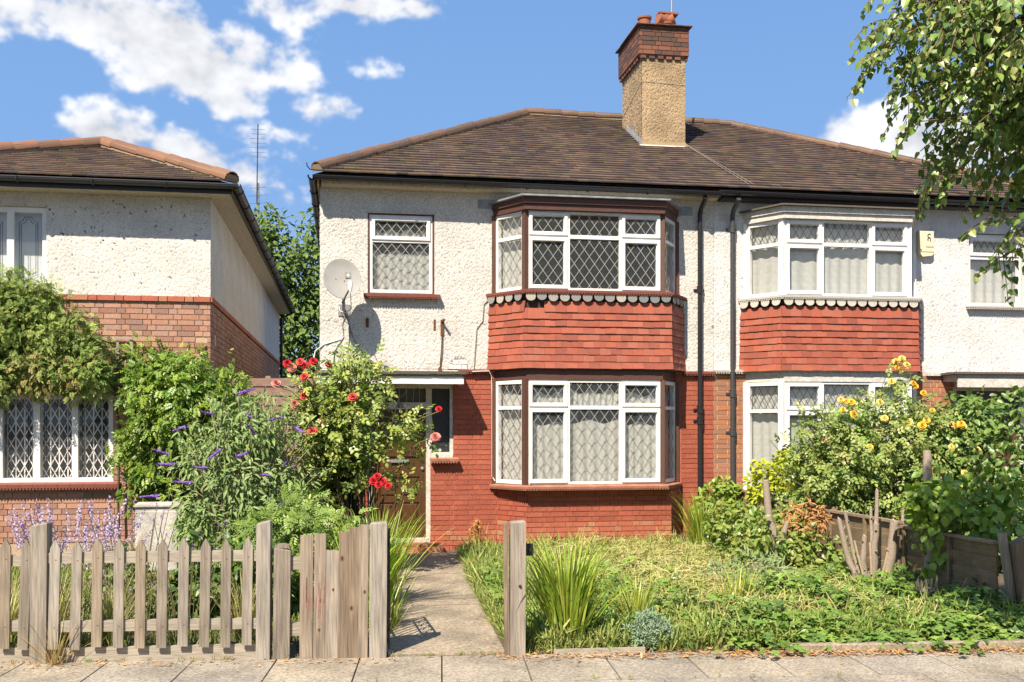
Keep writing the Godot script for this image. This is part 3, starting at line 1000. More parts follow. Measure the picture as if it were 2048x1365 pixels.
# The two-storey bay: windows, tile-hanging, roof, sill and brick apron. dx moves it along the front.
func bay(house: Node, dx: float, old: bool) -> void:
	var x0 := 2.614 + dx
	var x1 := 4.633 + dx
	var zf := 0.55
	var frame: Material = M.white_plastic if old else M.white_plastic
	var post: Material = M.brown_post if old else M.white_plastic
	for storey in 2:
		var y0: float = [1.0, 3.835][storey]
		var y1: float = [2.523, 4.985][storey]
		if not old and storey == 0:
			y0 = 0.85
		var h := y1 - y0
		var ty := h * (0.735 if storey == 0 else 0.68)
		var w := x1 - x0
		var c0 := 0.60
		var c1 := 1.405
		var up := storey == 1
		var cur: int = (0 if up else 3) if old else 1
		var topc: int = (0 if up else 2) if old else 1
		var ld := 1
		var lead_low := 1 if old else 0
		var o := {"frame": frame, "dw": 0.152, "dh": 0.212}
		if not old:
			o.dw = 0.125
			o.dh = 0.21
			ld = 2
			o.pleat = 0.16
		var f := 0.035
		var lights := [
			[f, c0 - 0.02, f, ty - 0.03, true, lead_low, cur], [c0 + 0.03, c1 - 0.03, f, ty - 0.025, false, lead_low, cur], [c1 + 0.02, w - f, f, ty - 0.03, true, lead_low, cur],
			[f, c0 - 0.02, ty + 0.03, h - f, true, ld, topc], [c0 + 0.03, c1 - 0.03, ty + 0.03, h - f, false, ld, topc], [c1 + 0.02, w - f, ty + 0.03, h - f, true, ld, topc]]
		window(house, Transform3D(Basis(), V(x0, y0, zf)), w, h, lights, o)
		# splayed sides
		for s in [0, 1]:
			var a := V(2.222 + dx, y0, 0.015) if s == 0 else V(x1 + 0.045, y0, zf - 0.03)
			var b := V(x0 - 0.045, y0, zf - 0.03) if s == 0 else V(5.025 + dx, y0, 0.015)
			var sw := a.distance_to(b)
			var scur := 1
			window(house, frame_of(a, b), sw, h, [[0.055, sw - 0.055, 0.055, ty - 0.025, false, lead_low, scur], [0.055, sw - 0.055, ty + 0.025, h - 0.055, false, ld, topc if not up else 1]], o)
		for s in [x0 - 0.026, x1 + 0.026]:
			var mb := Mb.new()
			mb.box(Transform3D(Basis(Vector3.UP, 0.4 if s < x0 else -0.4), V(s, (y0 + y1) * 0.5, zf - 0.028)), V(0.075, h + 0.02, 0.085))
			part("bay_post", mb.done(), post, house)
		for s in [2.195 + dx, 5.052 + dx]:
			var mb := Mb.new()
			mb.bx(s - 0.028, s + 0.028, y0 - 0.01, y1 + 0.01, -0.05, 0.03)
			part("bay_post", mb.done(), post, house)
	# sills
	var ss: Material = M.sill_red if old else M.sill_white
	sill(house, [[2.075 + dx, 0.02], [2.525 + dx, 0.655], [4.795 + dx, 0.655], [5.215 + dx, 0.02]], 3.835, ss, 0.14)
	sill(house, [[2.12 + dx, 0.03], [2.545 + dx, 0.69], [4.70 + dx, 0.69], [5.13 + dx, 0.03]], 0.985 if old else 0.84, M.sill_pale if old else M.sill_white, 0.16)
	# wall core between the storeys, its boarded underside and the head over the lower windows
	var core := Mb.new()
	slab_on(core, [[2.17 + dx, -0.02], [2.60 + dx, 0.555], [4.72 + dx, 0.555], [5.12 + dx, -0.02]], 2.70, 3.77)
	part("bay_core", core.done(), M.underlay, house)
	var under := Mb.new()
	slab_on(under, [[2.13 + dx, -0.02], [2.575 + dx, 0.60], [4.745 + dx, 0.60], [5.15 + dx, -0.02]], 2.672, 2.698)
	slab_on(under, [[2.19 + dx, -0.02], [2.60 + dx, 0.565], [4.65 + dx, 0.565], [5.05 + dx, -0.02]], 2.525, 2.67)
	part("bay_soffit", under.done(), M.brown_paint if old else M.white_paint, house)
	# roof: two-stepped fascia and a sheet-metal top
	var fm: Material = M.brown_paint if old else M.white_paint
	var fa := Mb.new()
	slab_on(fa, [[2.17 + dx, -0.02], [2.565 + dx, 0.625], [4.665 + dx, 0.625], [5.075 + dx, -0.02]], 4.99, 5.075)
	part("bay_fascia", fa.done(), fm, house)
	fa = Mb.new()
	slab_on(fa, [[2.15 + dx, -0.02], [2.545 + dx, 0.655], [4.685 + dx, 0.655], [5.095 + dx, -0.02]], 5.078, 5.165)
	part("bay_fascia", fa.done(), fm, house)
	fa = Mb.new()
	slab_on(fa, [[2.09 + dx, -0.02], [2.505 + dx, 0.715], [4.725 + dx, 0.715], [5.155 + dx, -0.02]], 5.168, 5.192)
	part("bay_roof", fa.done(), M.lead if old else M.felt, house)
	if old:
		for q in [[1.96, 2.22], [4.98, 5.30]]:
			fa = Mb.new()
			fa.bx(q[0] + dx, q[1] + dx, 5.10, 5.24, 0.001, 0.012)
			part("flashing", fa.done(), M.lead, house)
	# tile-hanging: nine courses on three faces, splayed out a little at the foot
	var recs := []
	var ridge_pts := [[2.115, 0.0], [2.555, 0.60], [4.765, 0.60], [5.175, 0.0]]
	var gz := 0.1025
	for face in 3:
		var a := V(ridge_pts[face][0] + dx, 0, ridge_pts[face][1])
		var b := V(ridge_pts[face + 1][0] + dx, 0, ridge_pts[face + 1][1])
		var f := frame_of(a, b)
		var l := a.distance_to(b)
		for r in 9:
			var y := 2.685 + r * gz
			var flare := 0.022 * pow(maxf(0.0, 1.0 - r / 4.0), 1.5)
			var x := (-0.0825 if r % 2 else 0.0) - (0.03 if face == 1 else 0.0)
			while x < l:
				var p0 := maxf(x, 0.0 if face != 1 else -0.014 - flare * 0.6)
				var p1 := minf(x + 0.163, l if face != 1 else l + 0.014 + flare * 0.6)
				if p1 - p0 > 0.025 and not (old and r == 8 and face == 1 and x < 0.16):
					var bs := f.basis * Basis.from_euler(V(-0.17 + rnd(-0.03, 0.03), rnd(-0.012, 0.012), rnd(-0.018, 0.018))) * Basis.from_scale(V(p1 - p0, 0.160, 0.017))
					recs.append([Transform3D(bs, f * V((p0 + p1) * 0.5, y + 0.0825 + rnd(-0.004, 0.003), -0.012 + flare + rnd(-0.002, 0.002))), rng.randi() % 6])
				x += 0.165
	pieces(house, "hanging_tile", unit_box, "hung_tile", recs)
	# a top course of round-ended tiles
	var sc := Mb.new()
	var pl := PackedVector2Array([Vector2(-0.07, 0.0), Vector2(0.07, 0.0), Vector2(0.07, -0.045)])
	for i in 9:
		var t := PI * (i + 0.5) / 9.0
		pl.append(Vector2(cos(t) * 0.07, -0.045 - sin(t) * 0.058))
	pl.append(Vector2(-0.07, -0.045))
	sc.prism(pl, Transform3D(), 0.012)
	var sm := sc.done()
	recs = []
	for face in 3:
		var a := V(ridge_pts[face][0] + dx, 0, ridge_pts[face][1])
		var b := V(ridge_pts[face + 1][0] + dx, 0, ridge_pts[face + 1][1])
		var f := frame_of(a, b)
		var l := a.distance_to(b)
		var n := int(l / 0.158)
		for i in n:
			var xx := (i + 0.5) * l / n
			if old and face == 1 and i == 0:
				xx += 0.01
			var drop := rnd(-0.012, 0.004) if old else 0.0
			var bs := f.basis * Basis.from_euler(V(-0.07, 0, rnd(-0.06, 0.06) if old else 0.0))
			recs.append([Transform3D(bs, f * V(xx, 3.775 + drop, 0.030)), rng.randi() % 4])
	pieces(house, "scalloped_tile", sm, "worn_scallop" if old else "pale_scallop", recs)

func make_houses() -> void:
	var h1 := thing("semi_detached_house", "cream pebbledashed house with red painted brick and brown-trimmed two-storey bay", "house", V(0, 0, 0))
	var h2 := thing("semi_detached_house", "white rendered house with white-trimmed bay joined behind the yellow rose bush", "house", V(0, 0, 0))
	var h3 := thing("detached_house", "house with pink brick ground floor half covered in climbers beside the picket fence", "house", V(0, 0, 0))
	house_45(h1)
	house_white(h2)
	house_brick(h3)
	dish()
	alarm_box()
	wall_fittings()

func rooms(parent: Node, x0: float, x1: float, z0: float, z1: float, top: float, floor_y: float) -> void:
	var mb := Mb.new()
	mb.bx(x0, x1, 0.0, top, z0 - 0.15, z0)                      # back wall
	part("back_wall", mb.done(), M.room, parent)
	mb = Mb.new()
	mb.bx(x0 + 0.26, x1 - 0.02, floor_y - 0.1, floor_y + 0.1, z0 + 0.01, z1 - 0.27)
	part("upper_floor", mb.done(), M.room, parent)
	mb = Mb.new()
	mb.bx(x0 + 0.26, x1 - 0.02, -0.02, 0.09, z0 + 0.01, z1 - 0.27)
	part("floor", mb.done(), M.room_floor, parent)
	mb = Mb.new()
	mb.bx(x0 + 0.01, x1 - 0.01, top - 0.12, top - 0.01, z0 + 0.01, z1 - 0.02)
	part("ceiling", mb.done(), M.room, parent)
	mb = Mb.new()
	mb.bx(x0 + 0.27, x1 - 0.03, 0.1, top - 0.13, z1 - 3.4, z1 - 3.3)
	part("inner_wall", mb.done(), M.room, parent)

func house_45(h: Node) -> void:
	var I := Transform3D()
	var x0 := -0.36
	var x1 := 5.645
	# upper wall: pebbledash
	var mb := Mb.new()
	var up_holes := [[0.325, 1.305, 3.79, 4.985], [2.30, 4.95, 3.80, 5.0]]
	mb.wall(x0, x1, 2.665, 5.42, up_holes, I, 0.26)
	var rw := part("rendered_wall", mb.done(), M.render_cream, h)
	part("roughcast", rough_skin(I, x0 - 0.004, x1, 2.70, 5.32, up_holes, 0.0108, 0.0095), M.render_cream, rw)
	part("roughcast", rough_skin(frame_of(V(x0, 0, -8.2), V(x0, 0, 0)), 6.0, 8.2, 2.70, 5.32, [], 0.03, 0.016), M.render_cream, rw)
	# a smooth patched strip under the eaves
	mb = Mb.new()
	mb.bx(x0 + 0.01, x1, 5.31, 5.40, 0.0, 0.012)
	part("smooth_band", mb.done(), M.render_smooth, h)
	# lower wall: painted brick on a recessed bed of mortar
	var holes := [[0.33, 1.25, 0.0, 2.48], [-0.03, 0.33, 1.37, 2.48], [1.25, 1.59, 1.37, 2.48], [2.30, 4.95, 0.95, 2.665], [2.25, 5.10, -0.1, 1.0]]
	mb = Mb.new()
	mb.wall(x0, x1, -0.05, 2.665, holes.slice(0, 4), Transform3D(Basis(), V(0, 0, -0.0045)), 0.25)
	part("wall_core", mb.done(), M.mortar_red, h)
	var bay_pts := [V(2.25, 0, 0.0), V(2.63, 0, 0.5), V(4.80, 0, 0.5), V(5.12, 0, 0.0)]
	var cores := [Mb.new(), Mb.new()]
	for i in 3:
		var f := frame_of(bay_pts[i], bay_pts[i + 1])
		var l: float = bay_pts[i].distance_to(bay_pts[i + 1])
		cores[0].wall(0.0, l, 0.44, 0.97, [], f * Transform3D(Basis(), V(0, 0, -0.008)), 0.2)
		cores[1].wall(0.0, l, -0.05, 0.438, [], f * Transform3D(Basis(), V(0, 0, -0.008)), 0.2)
	part("apron_core", cores[0].done(), M.mortar_red, h)
	part("apron_core", cores[1].done(), M.mortar_worn, h)
	var recs := []
	bond(recs, I, 1.60, 2.24, 0.30, 2.63, [], 5, 0.1, 0.075, 0.002)
	for i in 3:
		var f := frame_of(bay_pts[i], bay_pts[i + 1])
		bond(recs, f, 0.0, bay_pts[i].distance_to(bay_pts[i + 1]), 0.45, 0.96, [], 5, 0.1, 0.075, 0.002)
	bond(recs, I, 5.13, x1, 0.0, 2.63, [], 5, 0.1, 0.075, 0.002)
	bond(recs, I, 1.25, 1.60, 0.30, 1.36, [], 5, 0.1, 0.075, 0.002)
	bond(recs, I, 2.24, 2.30, 0.95, 2.63, [], 5)
	bond(recs, I, x0, 0.33, 0.0, 2.63, [[-0.03, 0.33, 1.36, 2.48]], 5)
	pieces(h, "brick", unit_box, "red_brick", recs)
	recs = []
	for i in 3:
		var f := frame_of(bay_pts[i], bay_pts[i + 1])
		bond(recs, f, 0.0, bay_pts[i].distance_to(bay_pts[i + 1]), 0.0, 0.44, [], 7, 0.1, 0.075, 0.004)
	bond(recs, I, 1.25, 2.24, 0.0, 0.29, [[1.58, 1.80, 0.0, 0.07]], 5)
	pieces(h, "worn_brick", unit_box, "worn_brick", recs, 200)
	# air brick
	mb = Mb.new()
	mb.wall(1.60, 1.80, 0.005, 0.07, [], Transform3D(Basis(), V(0, 0, -0.004)), 0.01)
	for i in 6:
		mb.bx(1.605 + i * 0.033, 1.623 + i * 0.033, 0.008, 0.03, -0.004, 0.006)
		mb.bx(1.605 + i * 0.033, 1.623 + i * 0.033, 0.042, 0.064, -0.004, 0.006)
	part("air_brick", mb.done(), M.red_brick.mats[4], h)
	# black damp course strip
	mb = Mb.new()
	mb.bx(1.66, 2.24, -0.01, 0.028, 0.0, 0.02)
	part("damp_course", mb.done(), M.grey_iron, h)
	# string course of creasing tiles between brick and render
	sill(h, [[1.66, 0.075], [2.13, 0.075]], 2.69, M.sill_red, 0.09, 0.03)
	sill(h, [[5.14, 0.075], [x1, 0.075]], 2.69, M.sill_red, 0.09, 0.03)
	# side and back, floors
	mb = Mb.new()
	mb.bx(x0, x0 + 0.25, -0.05, 5.42, -8.2, -0.262)
	part("side_wall", mb.done(), M.render_cream, h)
	mb = Mb.new()
	mb.bx(x1 - 0.2, x1, 0, 5.42, -8.2, -0.262)
	part("party_wall", mb.done(), M.room, h)
	rooms(h, x0, x1 - 0.2, -8.2, 0.0, 5.42, 2.75)
	# bedroom window in its brown reveal
	mb = Mb.new()
	mb.wall(0.325, 1.305, 3.795, 4.985, [[0.35, 1.28, 3.815, 4.965]], Transform3D(Basis(), V(0, 0, 0.004)), 0.10)
	part("window_surround", mb.done(), M.brown_paint, h)
	window(h, Transform3D(Basis(), V(0.352, 3.817, -0.012)), 0.926, 1.146, [[0.045, 0.881, 0.045, 0.745, false, 1, 3], [0.045, 0.881, 0.795, 1.10, true, 1, 2]], {"dw": 0.135, "dh": 0.165})
	sill(h, [[0.265, 0.115], [1.39, 0.115]], 3.80, M.sill_red, 0.13, 0.045)
	mb = Mb.new()
	mb.bx(0.315, 1.315, 4.985, 5.01, 0.0, 0.03)
	part("lintel_drip", mb.done(), M.render_smooth, h)
	bay(h, 0.0, true)
	entrance(h)
	roof_half(h, true)
	downpipe(h, 5.404, 0.065, 0.0, 5.27, M.black_plastic, [1.93, 2.1, 3.95])
	chimney(h)

func entrance(h: Node) -> void:
	# white frame: door between two side lights, fanlight over the door
	var mb := Mb.new()
	mb.wall(0.33, 1.25, 0.10, 2.48, [[0.40, 1.185, 0.10, 2.10], [0.40, 1.185, 2.20, 2.41]], Transform3D(Basis(), V(0, 0, -0.03)), 0.09)
	var fr := part("door_frame", mb.done(), M.white_paint, h)
	mb = Mb.new()
	mb.bx(0.40, 1.185, 2.20, 2.41, -0.075, -0.07)
	part("fanlight", mb.done(), M.textured_glass, fr)
	mb = Mb.new()
	for x in [0.69, 0.79, 0.90, 1.0, 1.09]:
		mb.bx(x - 0.004, x + 0.004, 2.2, 2.41, -0.07, -0.062)
	var arc := []
	for i in 13:
		arc.append(V(0.79 + 0.10 * cos(PI + PI * i / 12.0), 2.395 + 0.12 * sin(PI + PI * i / 12.0), -0.066))
	mb.tube(arc, [0.006], 5)
	part("fanlight_leading", mb.done(), M.leading_metal, fr)
	# side lights
	for s in [[-0.03, 0.33], [1.25, 1.59]]:
		mb = Mb.new()
		mb.wall(s[0], s[1], 1.375, 2.48, [[s[0] + 0.022, s[1] - 0.05, 1.46, 2.41]], Transform3D(Basis(), V(0, 0, -0.032)), 0.08)
		mb.bx(s[0] + 0.002, s[1] - 0.01, 1.376, 1.43, -0.031, 0.012)
		var sl := part("side_light", mb.done(), M.white_paint, h)
		mb = Mb.new()
		mb.bx(s[0] + 0.022, s[1] - 0.05, 1.46, 2.41, -0.085, -0.078)
		part("pane", mb.done(), M.dark_glass, sl)
	mb = Mb.new()
	mb.lathe([Vector2(0.0, 0.0), Vector2(0.024, 0.0), Vector2(0.024, 0.004), Vector2(0.0, 0.006)], Transform3D(Basis(Vector3.RIGHT, PI * 0.5), V(1.395, 1.49, -0.077)), 16)
	part("sticker", mb.done(), M.flashing, h)
	sill(h, [[1.24, 0.125], [1.665, 0.125]], 1.375, M.sill_pale, 0.13, 0.04)
	sill(h, [[-0.09, 0.125], [0.345, 0.125]], 1.375, M.sill_pale, 0.13, 0.04)
	# house number
	var t := TextMesh.new()
	var font := SystemFont.new()
	font.font_names = PackedStringArray(["Droid Serif"])
	font.font_weight = 700
	t.font = font
	t.text = "45"
	t.font_size = 32
	t.pixel_size = 0.0028
	t.depth = 0.008
	part("house_number", t, M.print_dark, h, Transform3D(Basis(), V(0.80, 2.15, -0.026)))
	# door
	mb = Mb.new()
	var dz := -0.06
	mb.wall(0.405, 1.18, 0.195, 2.095, [[0.50, 0.765, 0.36, 0.72], [0.82, 1.085, 0.36, 0.72], [0.50, 0.765, 0.80, 1.10], [0.82, 1.085, 0.80, 1.10], [0.50, 1.085, 1.24, 1.40]], Transform3D(Basis(), V(0, 0, dz)), 0.05)
	mb.bx(0.42, 1.17, 0.21, 1.5, dz - 0.045, dz - 0.022)
	for q in [[0.50, 0.765, 0.36, 0.72], [0.82, 1.085, 0.36, 0.72], [0.50, 0.765, 0.80, 1.10], [0.82, 1.085, 0.80, 1.10]]:
		mb.chamfer(Transform3D(Basis(), V((q[0] + q[1]) * 0.5, (q[2] + q[3]) * 0.5, dz - 0.014)), V(q[1] - q[0] - 0.05, q[3] - q[2] - 0.05, 0.02), 0.014)
	var door := part("door", mb.done(), M.door_wood, h)
	mb = Mb.new()
	var fan := PackedVector2Array()
	for i in 17:
		fan.append(Vector2(0.795 + 0.27 * cos(PI * i / 16.0), 1.68 + 0.27 * sin(PI * i / 16.0)))
	mb.prism(fan, Transform3D(Basis(), V(0, 0, dz + 0.006)), 0.005)
	part("arched_light", mb.done(), M.textured_glass, door)
	mb = Mb.new()
	for i in range(1, 4):
		var a := PI * i / 4.0
		mb.bar(V(0.795, 1.68, dz + 0.010), V(0.795 + 0.27 * cos(a), 1.68 + 0.27 * sin(a), dz + 0.010), 0.022, 0.012, V(0, 0, 1))
	var rim := []
	for i in 17:
		rim.append(V(0.795 + 0.275 * cos(PI * i / 16.0), 1.68 + 0.275 * sin(PI * i / 16.0), dz + 0.006))
	mb.tube(rim, [0.013], 6)
	mb.bx(0.51, 1.08, 1.665, 1.69, dz, dz + 0.014)
	part("arch_rim", mb.done(), M.door_wood, door)
	mb = Mb.new()
	mb.bx(0.66, 0.93, 1.31, 1.355, dz, dz + 0.012)
	part("letter_plate", mb.done(), M.galvanised, door)
	mb = Mb.new()
	mb.lathe([Vector2(0.0, 0.03), Vector2(0.022, 0.025), Vector2(0.026, 0.012), Vector2(0.016, 0.0)], Transform3D(Basis(Vector3.RIGHT, PI * 0.5), V(1.13, 1.22, dz)), 14)
	part("door_knob", mb.done(), M.galvanised, door)
	# threshold and step
	mb = Mb.new()
	mb.bx(0.335, 1.245, 0.125, 0.19, -0.12, 0.03)
	part("threshold", mb.done(), M.render_smooth, h)
	mb = Mb.new()
	mb.bx(0.26, 1.42, -0.02, 0.122, 0.0, 0.33)
	part("step", mb.done(), M.mortar_red, h)
	var recs := []
	for i in 7:
		recs.append([Transform3D(Basis.from_scale(V(0.155, 0.03, 0.20)), V(0.345 + i * 0.163, 0.128, 0.24 + rnd(-0.004, 0.004))), i])
		recs.append([Transform3D(Basis.from_scale(V(0.155, 0.085, 0.02)), V(0.345 + i * 0.163, 0.062, 0.331)), i + 2])
	pieces(h, "step_tile", unit_box, "worn_brick", recs)
	# flat felted canopy with a white board
	mb = Mb.new()
	mb.bx(-0.36, 1.66, 2.515, 2.60, 0.002, 0.50)
	part("canopy", mb.done(), M.cream_paint, h)
	mb = Mb.new()
	mb.bx(-0.38, 1.685, 2.455, 2.56, 0.502, 0.535)
	mb.bx(1.662, 1.684, 2.455, 2.56, 0.002, 0.50)
	part("canopy_board", mb.done(), M.white_plastic, h)
	mb = Mb.new()
	var n := 24
	for i in n:
		var a := lerpf(-0.42, 1.72, float(i) / n)
		var b := lerpf(-0.42, 1.72, float(i + 1) / n)
		mb.box(Transform3D(Basis(Vector3.RIGHT, 0.05 + rnd(-0.01, 0.01)), V((a + b) * 0.5, 2.625 + rnd(-0.003, 0.003), 0.29)), V(b - a + 0.004, 0.035, 0.585))
	part("canopy_felt", mb.done(), M.felt, h)

# one half of the shared hipped roof, with gutter and fascia
func roof_half(h: Node, first: bool) -> void:
	var el := V(-0.44, 5.47, 0.36)
	var er := V(11.86, 5.47, 0.36)
	var rl := V(3.38, 7.72, -3.9)
	var rr := V(7.45, 7.68, -3.9)
	var bl := V(-0.44, 5.47, -8.4)
	var br := V(11.86, 5.47, -8.4)
	var px := 5.648
	var em := el.lerp(er, (px - el.x) / (er.x - el.x))
	var rm := rl.lerp(rr, (px - rl.x) / (rr.x - rl.x))
	var bm := bl.lerp(br, (px - bl.x) / (br.x - bl.x))
	var dn := V(0, -0.03, 0)
	var mb := Mb.new()
	if first:
		mb.quad(el + dn, em + dn, rm + dn, rl + dn)
		mb.face(bl + dn, el + dn, rl + dn)
		mb.quad(bm + dn, bl + dn, rl + dn, rm + dn)
	else:
		mb.quad(em + dn, er + dn, rr + dn, rm + dn)
		mb.face(er + dn, br + dn, rr + dn)
		mb.quad(br + dn, bm + dn, rm + dn, rr + dn)
	var roof := part("roof", mb.done(), M.roof_tile.mats[3], h)
	var recs := []
	tile_slope(recs, el, er, rl, rr, -99.0 if first else px, px if first else 12.3)
	pieces(roof, "roof_tile", unit_box, "roof_tile", recs)
	if first:
		var hip: Vector3 = (rl - el).normalized()
		ridge_run(roof, el + hip * 0.06 + V(0, 0.05, 0), rl + V(0, 0.05, 0), "ridge_tile", 0.105, "hip_tile")
		ridge_run(roof, rl + V(0, 0.05, 0), rm + V(-0.01, 0.05, 0), "ridge_tile")
		mb = Mb.new()
		mb.tube([el + V(0.02, 0.03, 0.0), el + V(-0.05, 0.02, 0.05), el + V(-0.09, 0.06, 0.07), el + V(-0.10, 0.11, 0.07)], [0.009], 6)
		part("hip_iron", mb.done(), M.grey_iron, roof)
	else:
		ridge_run(roof, rm + V(0.01, 0.05, 0), rr + V(0, 0.05, 0), "ridge_tile")
		ridge_run(roof, er + V(0, 0.05, 0), rr + V(0, 0.05, 0), "ridge_tile", 0.105, "hip_tile")
	var a := -0.40 if first else px + 0.01
	var b := px - 0.01 if first else 11.8
	mb = Mb.new()
	mb.bx(a + 0.06, b, 5.335, 5.455, 0.20, 0.235)
	part("fascia", mb.done(), M.cream_paint if first else M.black_plastic, h)
	mb = Mb.new()
	mb.bx(a + 0.06, b, 5.33, 5.35, 0.003, 0.199)
	part("soffit", mb.done(), M.cream_paint if first else M.grey_iron, h)
	part("gutter", gutter_mesh(V(a - 0.06, 5.425, 0.315), V(b, 5.40, 0.315)), M.black_plastic, h)
	if first:
		mb = Mb.new()
		mb.bx(a + 0.0, a + 0.03, 5.335, 5.455, -8.3, 0.2)
		part("fascia", mb.done(), M.cream_paint, h)
		part("gutter", gutter_mesh(V(a - 0.06, 5.42, -8.3), V(a - 0.06, 5.425, 0.36)), M.black_plastic, h)

func chimney(h: Node) -> void:
	var x0 := 5.09
	var x1 := 5.87
	var zf := -2.0
	var zb := -3.25
	var mb := Mb.new()
	mb.bx(x0, x1, 6.2, 8.28, zb, zf)
	var stack := part("chimney", mb.done(), M.pebbledash, h)
	part("pebbledash", rough_skin(Transform3D(Basis(), V(0, 0, zf)), x0, x1, 6.78, 8.2, [], 0.012, 0.015, 1.25), M.pebbledash, stack)
	part("pebbledash", rough_skin(frame_of(V(x0, 0, zb), V(x0, 0, zf)), 0.0, zf - zb, 6.5, 8.2, [], 0.012, 0.015, 1.25), M.pebbledash, stack)
	mb = Mb.new()                                    # cement skirt
	mb.bx(x0 - 0.012, x1 + 0.012, 6.3, 6.80, zf - 0.3, zf + 0.012)
	mb.box(Transform3D(Basis(Vector3.RIGHT, -0.02), V((x0 + x1) * 0.5, 6.72, zf + 0.02)), V(x1 - x0 + 0.05, 0.1, 0.05))
	part("cement_skirt", mb.done(), M.cement, stack)
	mb = Mb.new()                                    # stepped lead at the side, apron at the front
	var steps := 8
	for i in steps:
		var z := lerpf(zf + 0.02, zb + 0.35, float(i) / steps)
		var zz := lerpf(zf + 0.02, zb + 0.35, float(i + 1) / steps)
		var yb := 5.47 + (0.36 - z) * 0.528
		mb.face(V(x0 - 0.016, yb - 0.05, z), V(x0 - 0.016, yb + 0.21, z), V(x0 - 0.016, yb + 0.12, zz))
		mb.face(V(x0 - 0.016, yb - 0.05, z), V(x0 - 0.016, yb + 0.12, zz), V(x0 - 0.016, yb + 0.05, zz))
		mb.bx(x0 - 0.022, x0 - 0.014, yb - 0.02, yb + 0.14, zz, z)
	part("side_flashing", mb.done(), M.flashing, stack)
	mb = Mb.new()
	mb.box(Transform3D(Basis(Vector3.RIGHT, 0.42), V((x0 + x1) * 0.5, 6.705, zf + 0.07)), V(x1 - x0 + 0.10, 0.02, 0.15))
	part("apron_flashing", mb.done(), M.sill_white, stack)
	# oversailing brick head
	var hx0 := x0 - 0.06
	var hx1 := x1 + 0.04
	var hz1 := zf + 0.05
	var hz0 := zb - 0.05
	mb = Mb.new()
	mb.bx(hx0 + 0.02, hx1 - 0.02, 8.28, 8.80, hz0 + 0.02, hz1 - 0.02)
	mb.bx(x0 - 0.01, x1 + 0.01, 8.20, 8.30, zb - 0.01, zf + 0.01)
	part("head_core", mb.done(), M.mortar_dark, stack)
	var recs := []
	for q in [[V(hx0, 0, hz1), V(hx1, 0, hz1)], [V(hx0, 0, hz0), V(hx0, 0, hz1)], [V(hx1, 0, hz1), V(hx1, 0, hz0)]]:
		bond(recs, frame_of(q[0], q[1]), 0.0, q[0].distance_to(q[1]), 8.30, 8.76, [], 5, 0.1, 0.078, 0.012)
		# dentil course
		var f := frame_of(q[0], q[1])
		var l: float = q[0].distance_to(q[1])
		var x := 0.02
		while x < l - 0.09:
			recs.append([f * Transform3D(Basis.from_scale(V(0.1, 0.068, 0.05)), V(x + 0.05, 8.265, -0.03 + rnd(-0.003, 0.003))), rng.randi() % 5])
			x += 0.155
	pieces(stack, "brick", unit_box, "stack_brick", recs)
	# tile creasing on top
	recs = []
	for i in 6:
		for j in 8:
			recs.append([Transform3D(Basis.from_euler(V(rnd(-0.02, 0.02), 0, rnd(-0.02, 0.02))) * Basis.from_scale(V(0.176, 0.014, 0.183)), V(lerpf(hx0 + 0.03, hx1 - 0.03, i / 5.0), 8.80 + rnd(0.0, 0.006), lerpf(hz0 + 0.03, hz1 - 0.02, j / 7.0))), rng.randi() % 5])
	pieces(stack, "creasing_tile", unit_box, "stack_brick", recs)
	mb = Mb.new()
	mb.bx(x0 + 0.05, x1 - 0.05, 8.80, 8.88, zb + 0.05, zf - 0.08)
	part("flaunching", mb.done(), M.cement, stack)
	# two pots: an open one and one with a hooded cowl
	mb = Mb.new()
	mb.lathe([Vector2(0.11, 0.0), Vector2(0.105, 0.22), Vector2(0.125, 0.225), Vector2(0.125, 0.26), Vector2(0.1, 0.262), Vector2(0.095, 0.05)], Transform3D(Basis(), V(x0 + 0.17, 8.86, zf - 0.42)), 20)
	part("chimney_pot", mb.done(), M.terracotta, stack)
	mb = Mb.new()
	var px := x0 + 0.53
	var pz := zf - 0.30
	mb.lathe([Vector2(0.12, 0.0), Vector2(0.115, 0.09), Vector2(0.13, 0.095), Vector2(0.13, 0.125), Vector2(0.10, 0.13), Vector2(0.10, 0.26), Vector2(0.0, 0.265)], Transform3D(Basis(), V(px, 8.86, pz)), 20)
	for s in [[-0.17, 0.02, -1.0], [0.13, 0.05, 1.0]]:
		mb.tube([V(px + s[0] * 0.3, 9.02, pz + 0.02), V(px + s[0], 9.04 + s[1] * 0.4, pz + 0.06)], [0.10, 0.095], 14)
	mb.box(Transform3D(Basis(V(0, 0, 1), -0.03), V(px + 0.02, 9.145, pz)), V(0.36, 0.03, 0.2))
	part("cowled_pot", mb.done(), M.terracotta, stack)
	# aerial pole and a lashing wire
	mb = Mb.new()
	mb.tube([V(px + 0.17, 8.3, zf - 0.5), V(px + 0.17, 10.4, zf - 0.5)], [0.018], 8)
	part("aerial_pole", mb.done(), M.galvanised, stack)
	mb = Mb.new()
	mb.tube([V(x0 - 0.008, 7.55, zb), V(x0 - 0.008, 7.82, zf), V(x0 + 0.02, 7.83, zf + 0.008), V(x1, 7.80, zf + 0.008)], [0.007], 5)
	part("lashing_wire", mb.done(), M.cable_grey, stack)
	mb = Mb.new()
	for k in 2:
		var p := []
		for i in 7:
			var t := i / 6.0
			var z := lerpf(zf + 0.05, 0.33, t)
			p.append(V(x1 + t * (0.22 + 0.06 * k) + 0.02 * k, 5.47 + (0.36 - z) * 0.528 + 0.06, z))
		mb.tube(p, [0.0045], 5)
	part("aerial_cable", mb.done(), M.cable_grey, stack)

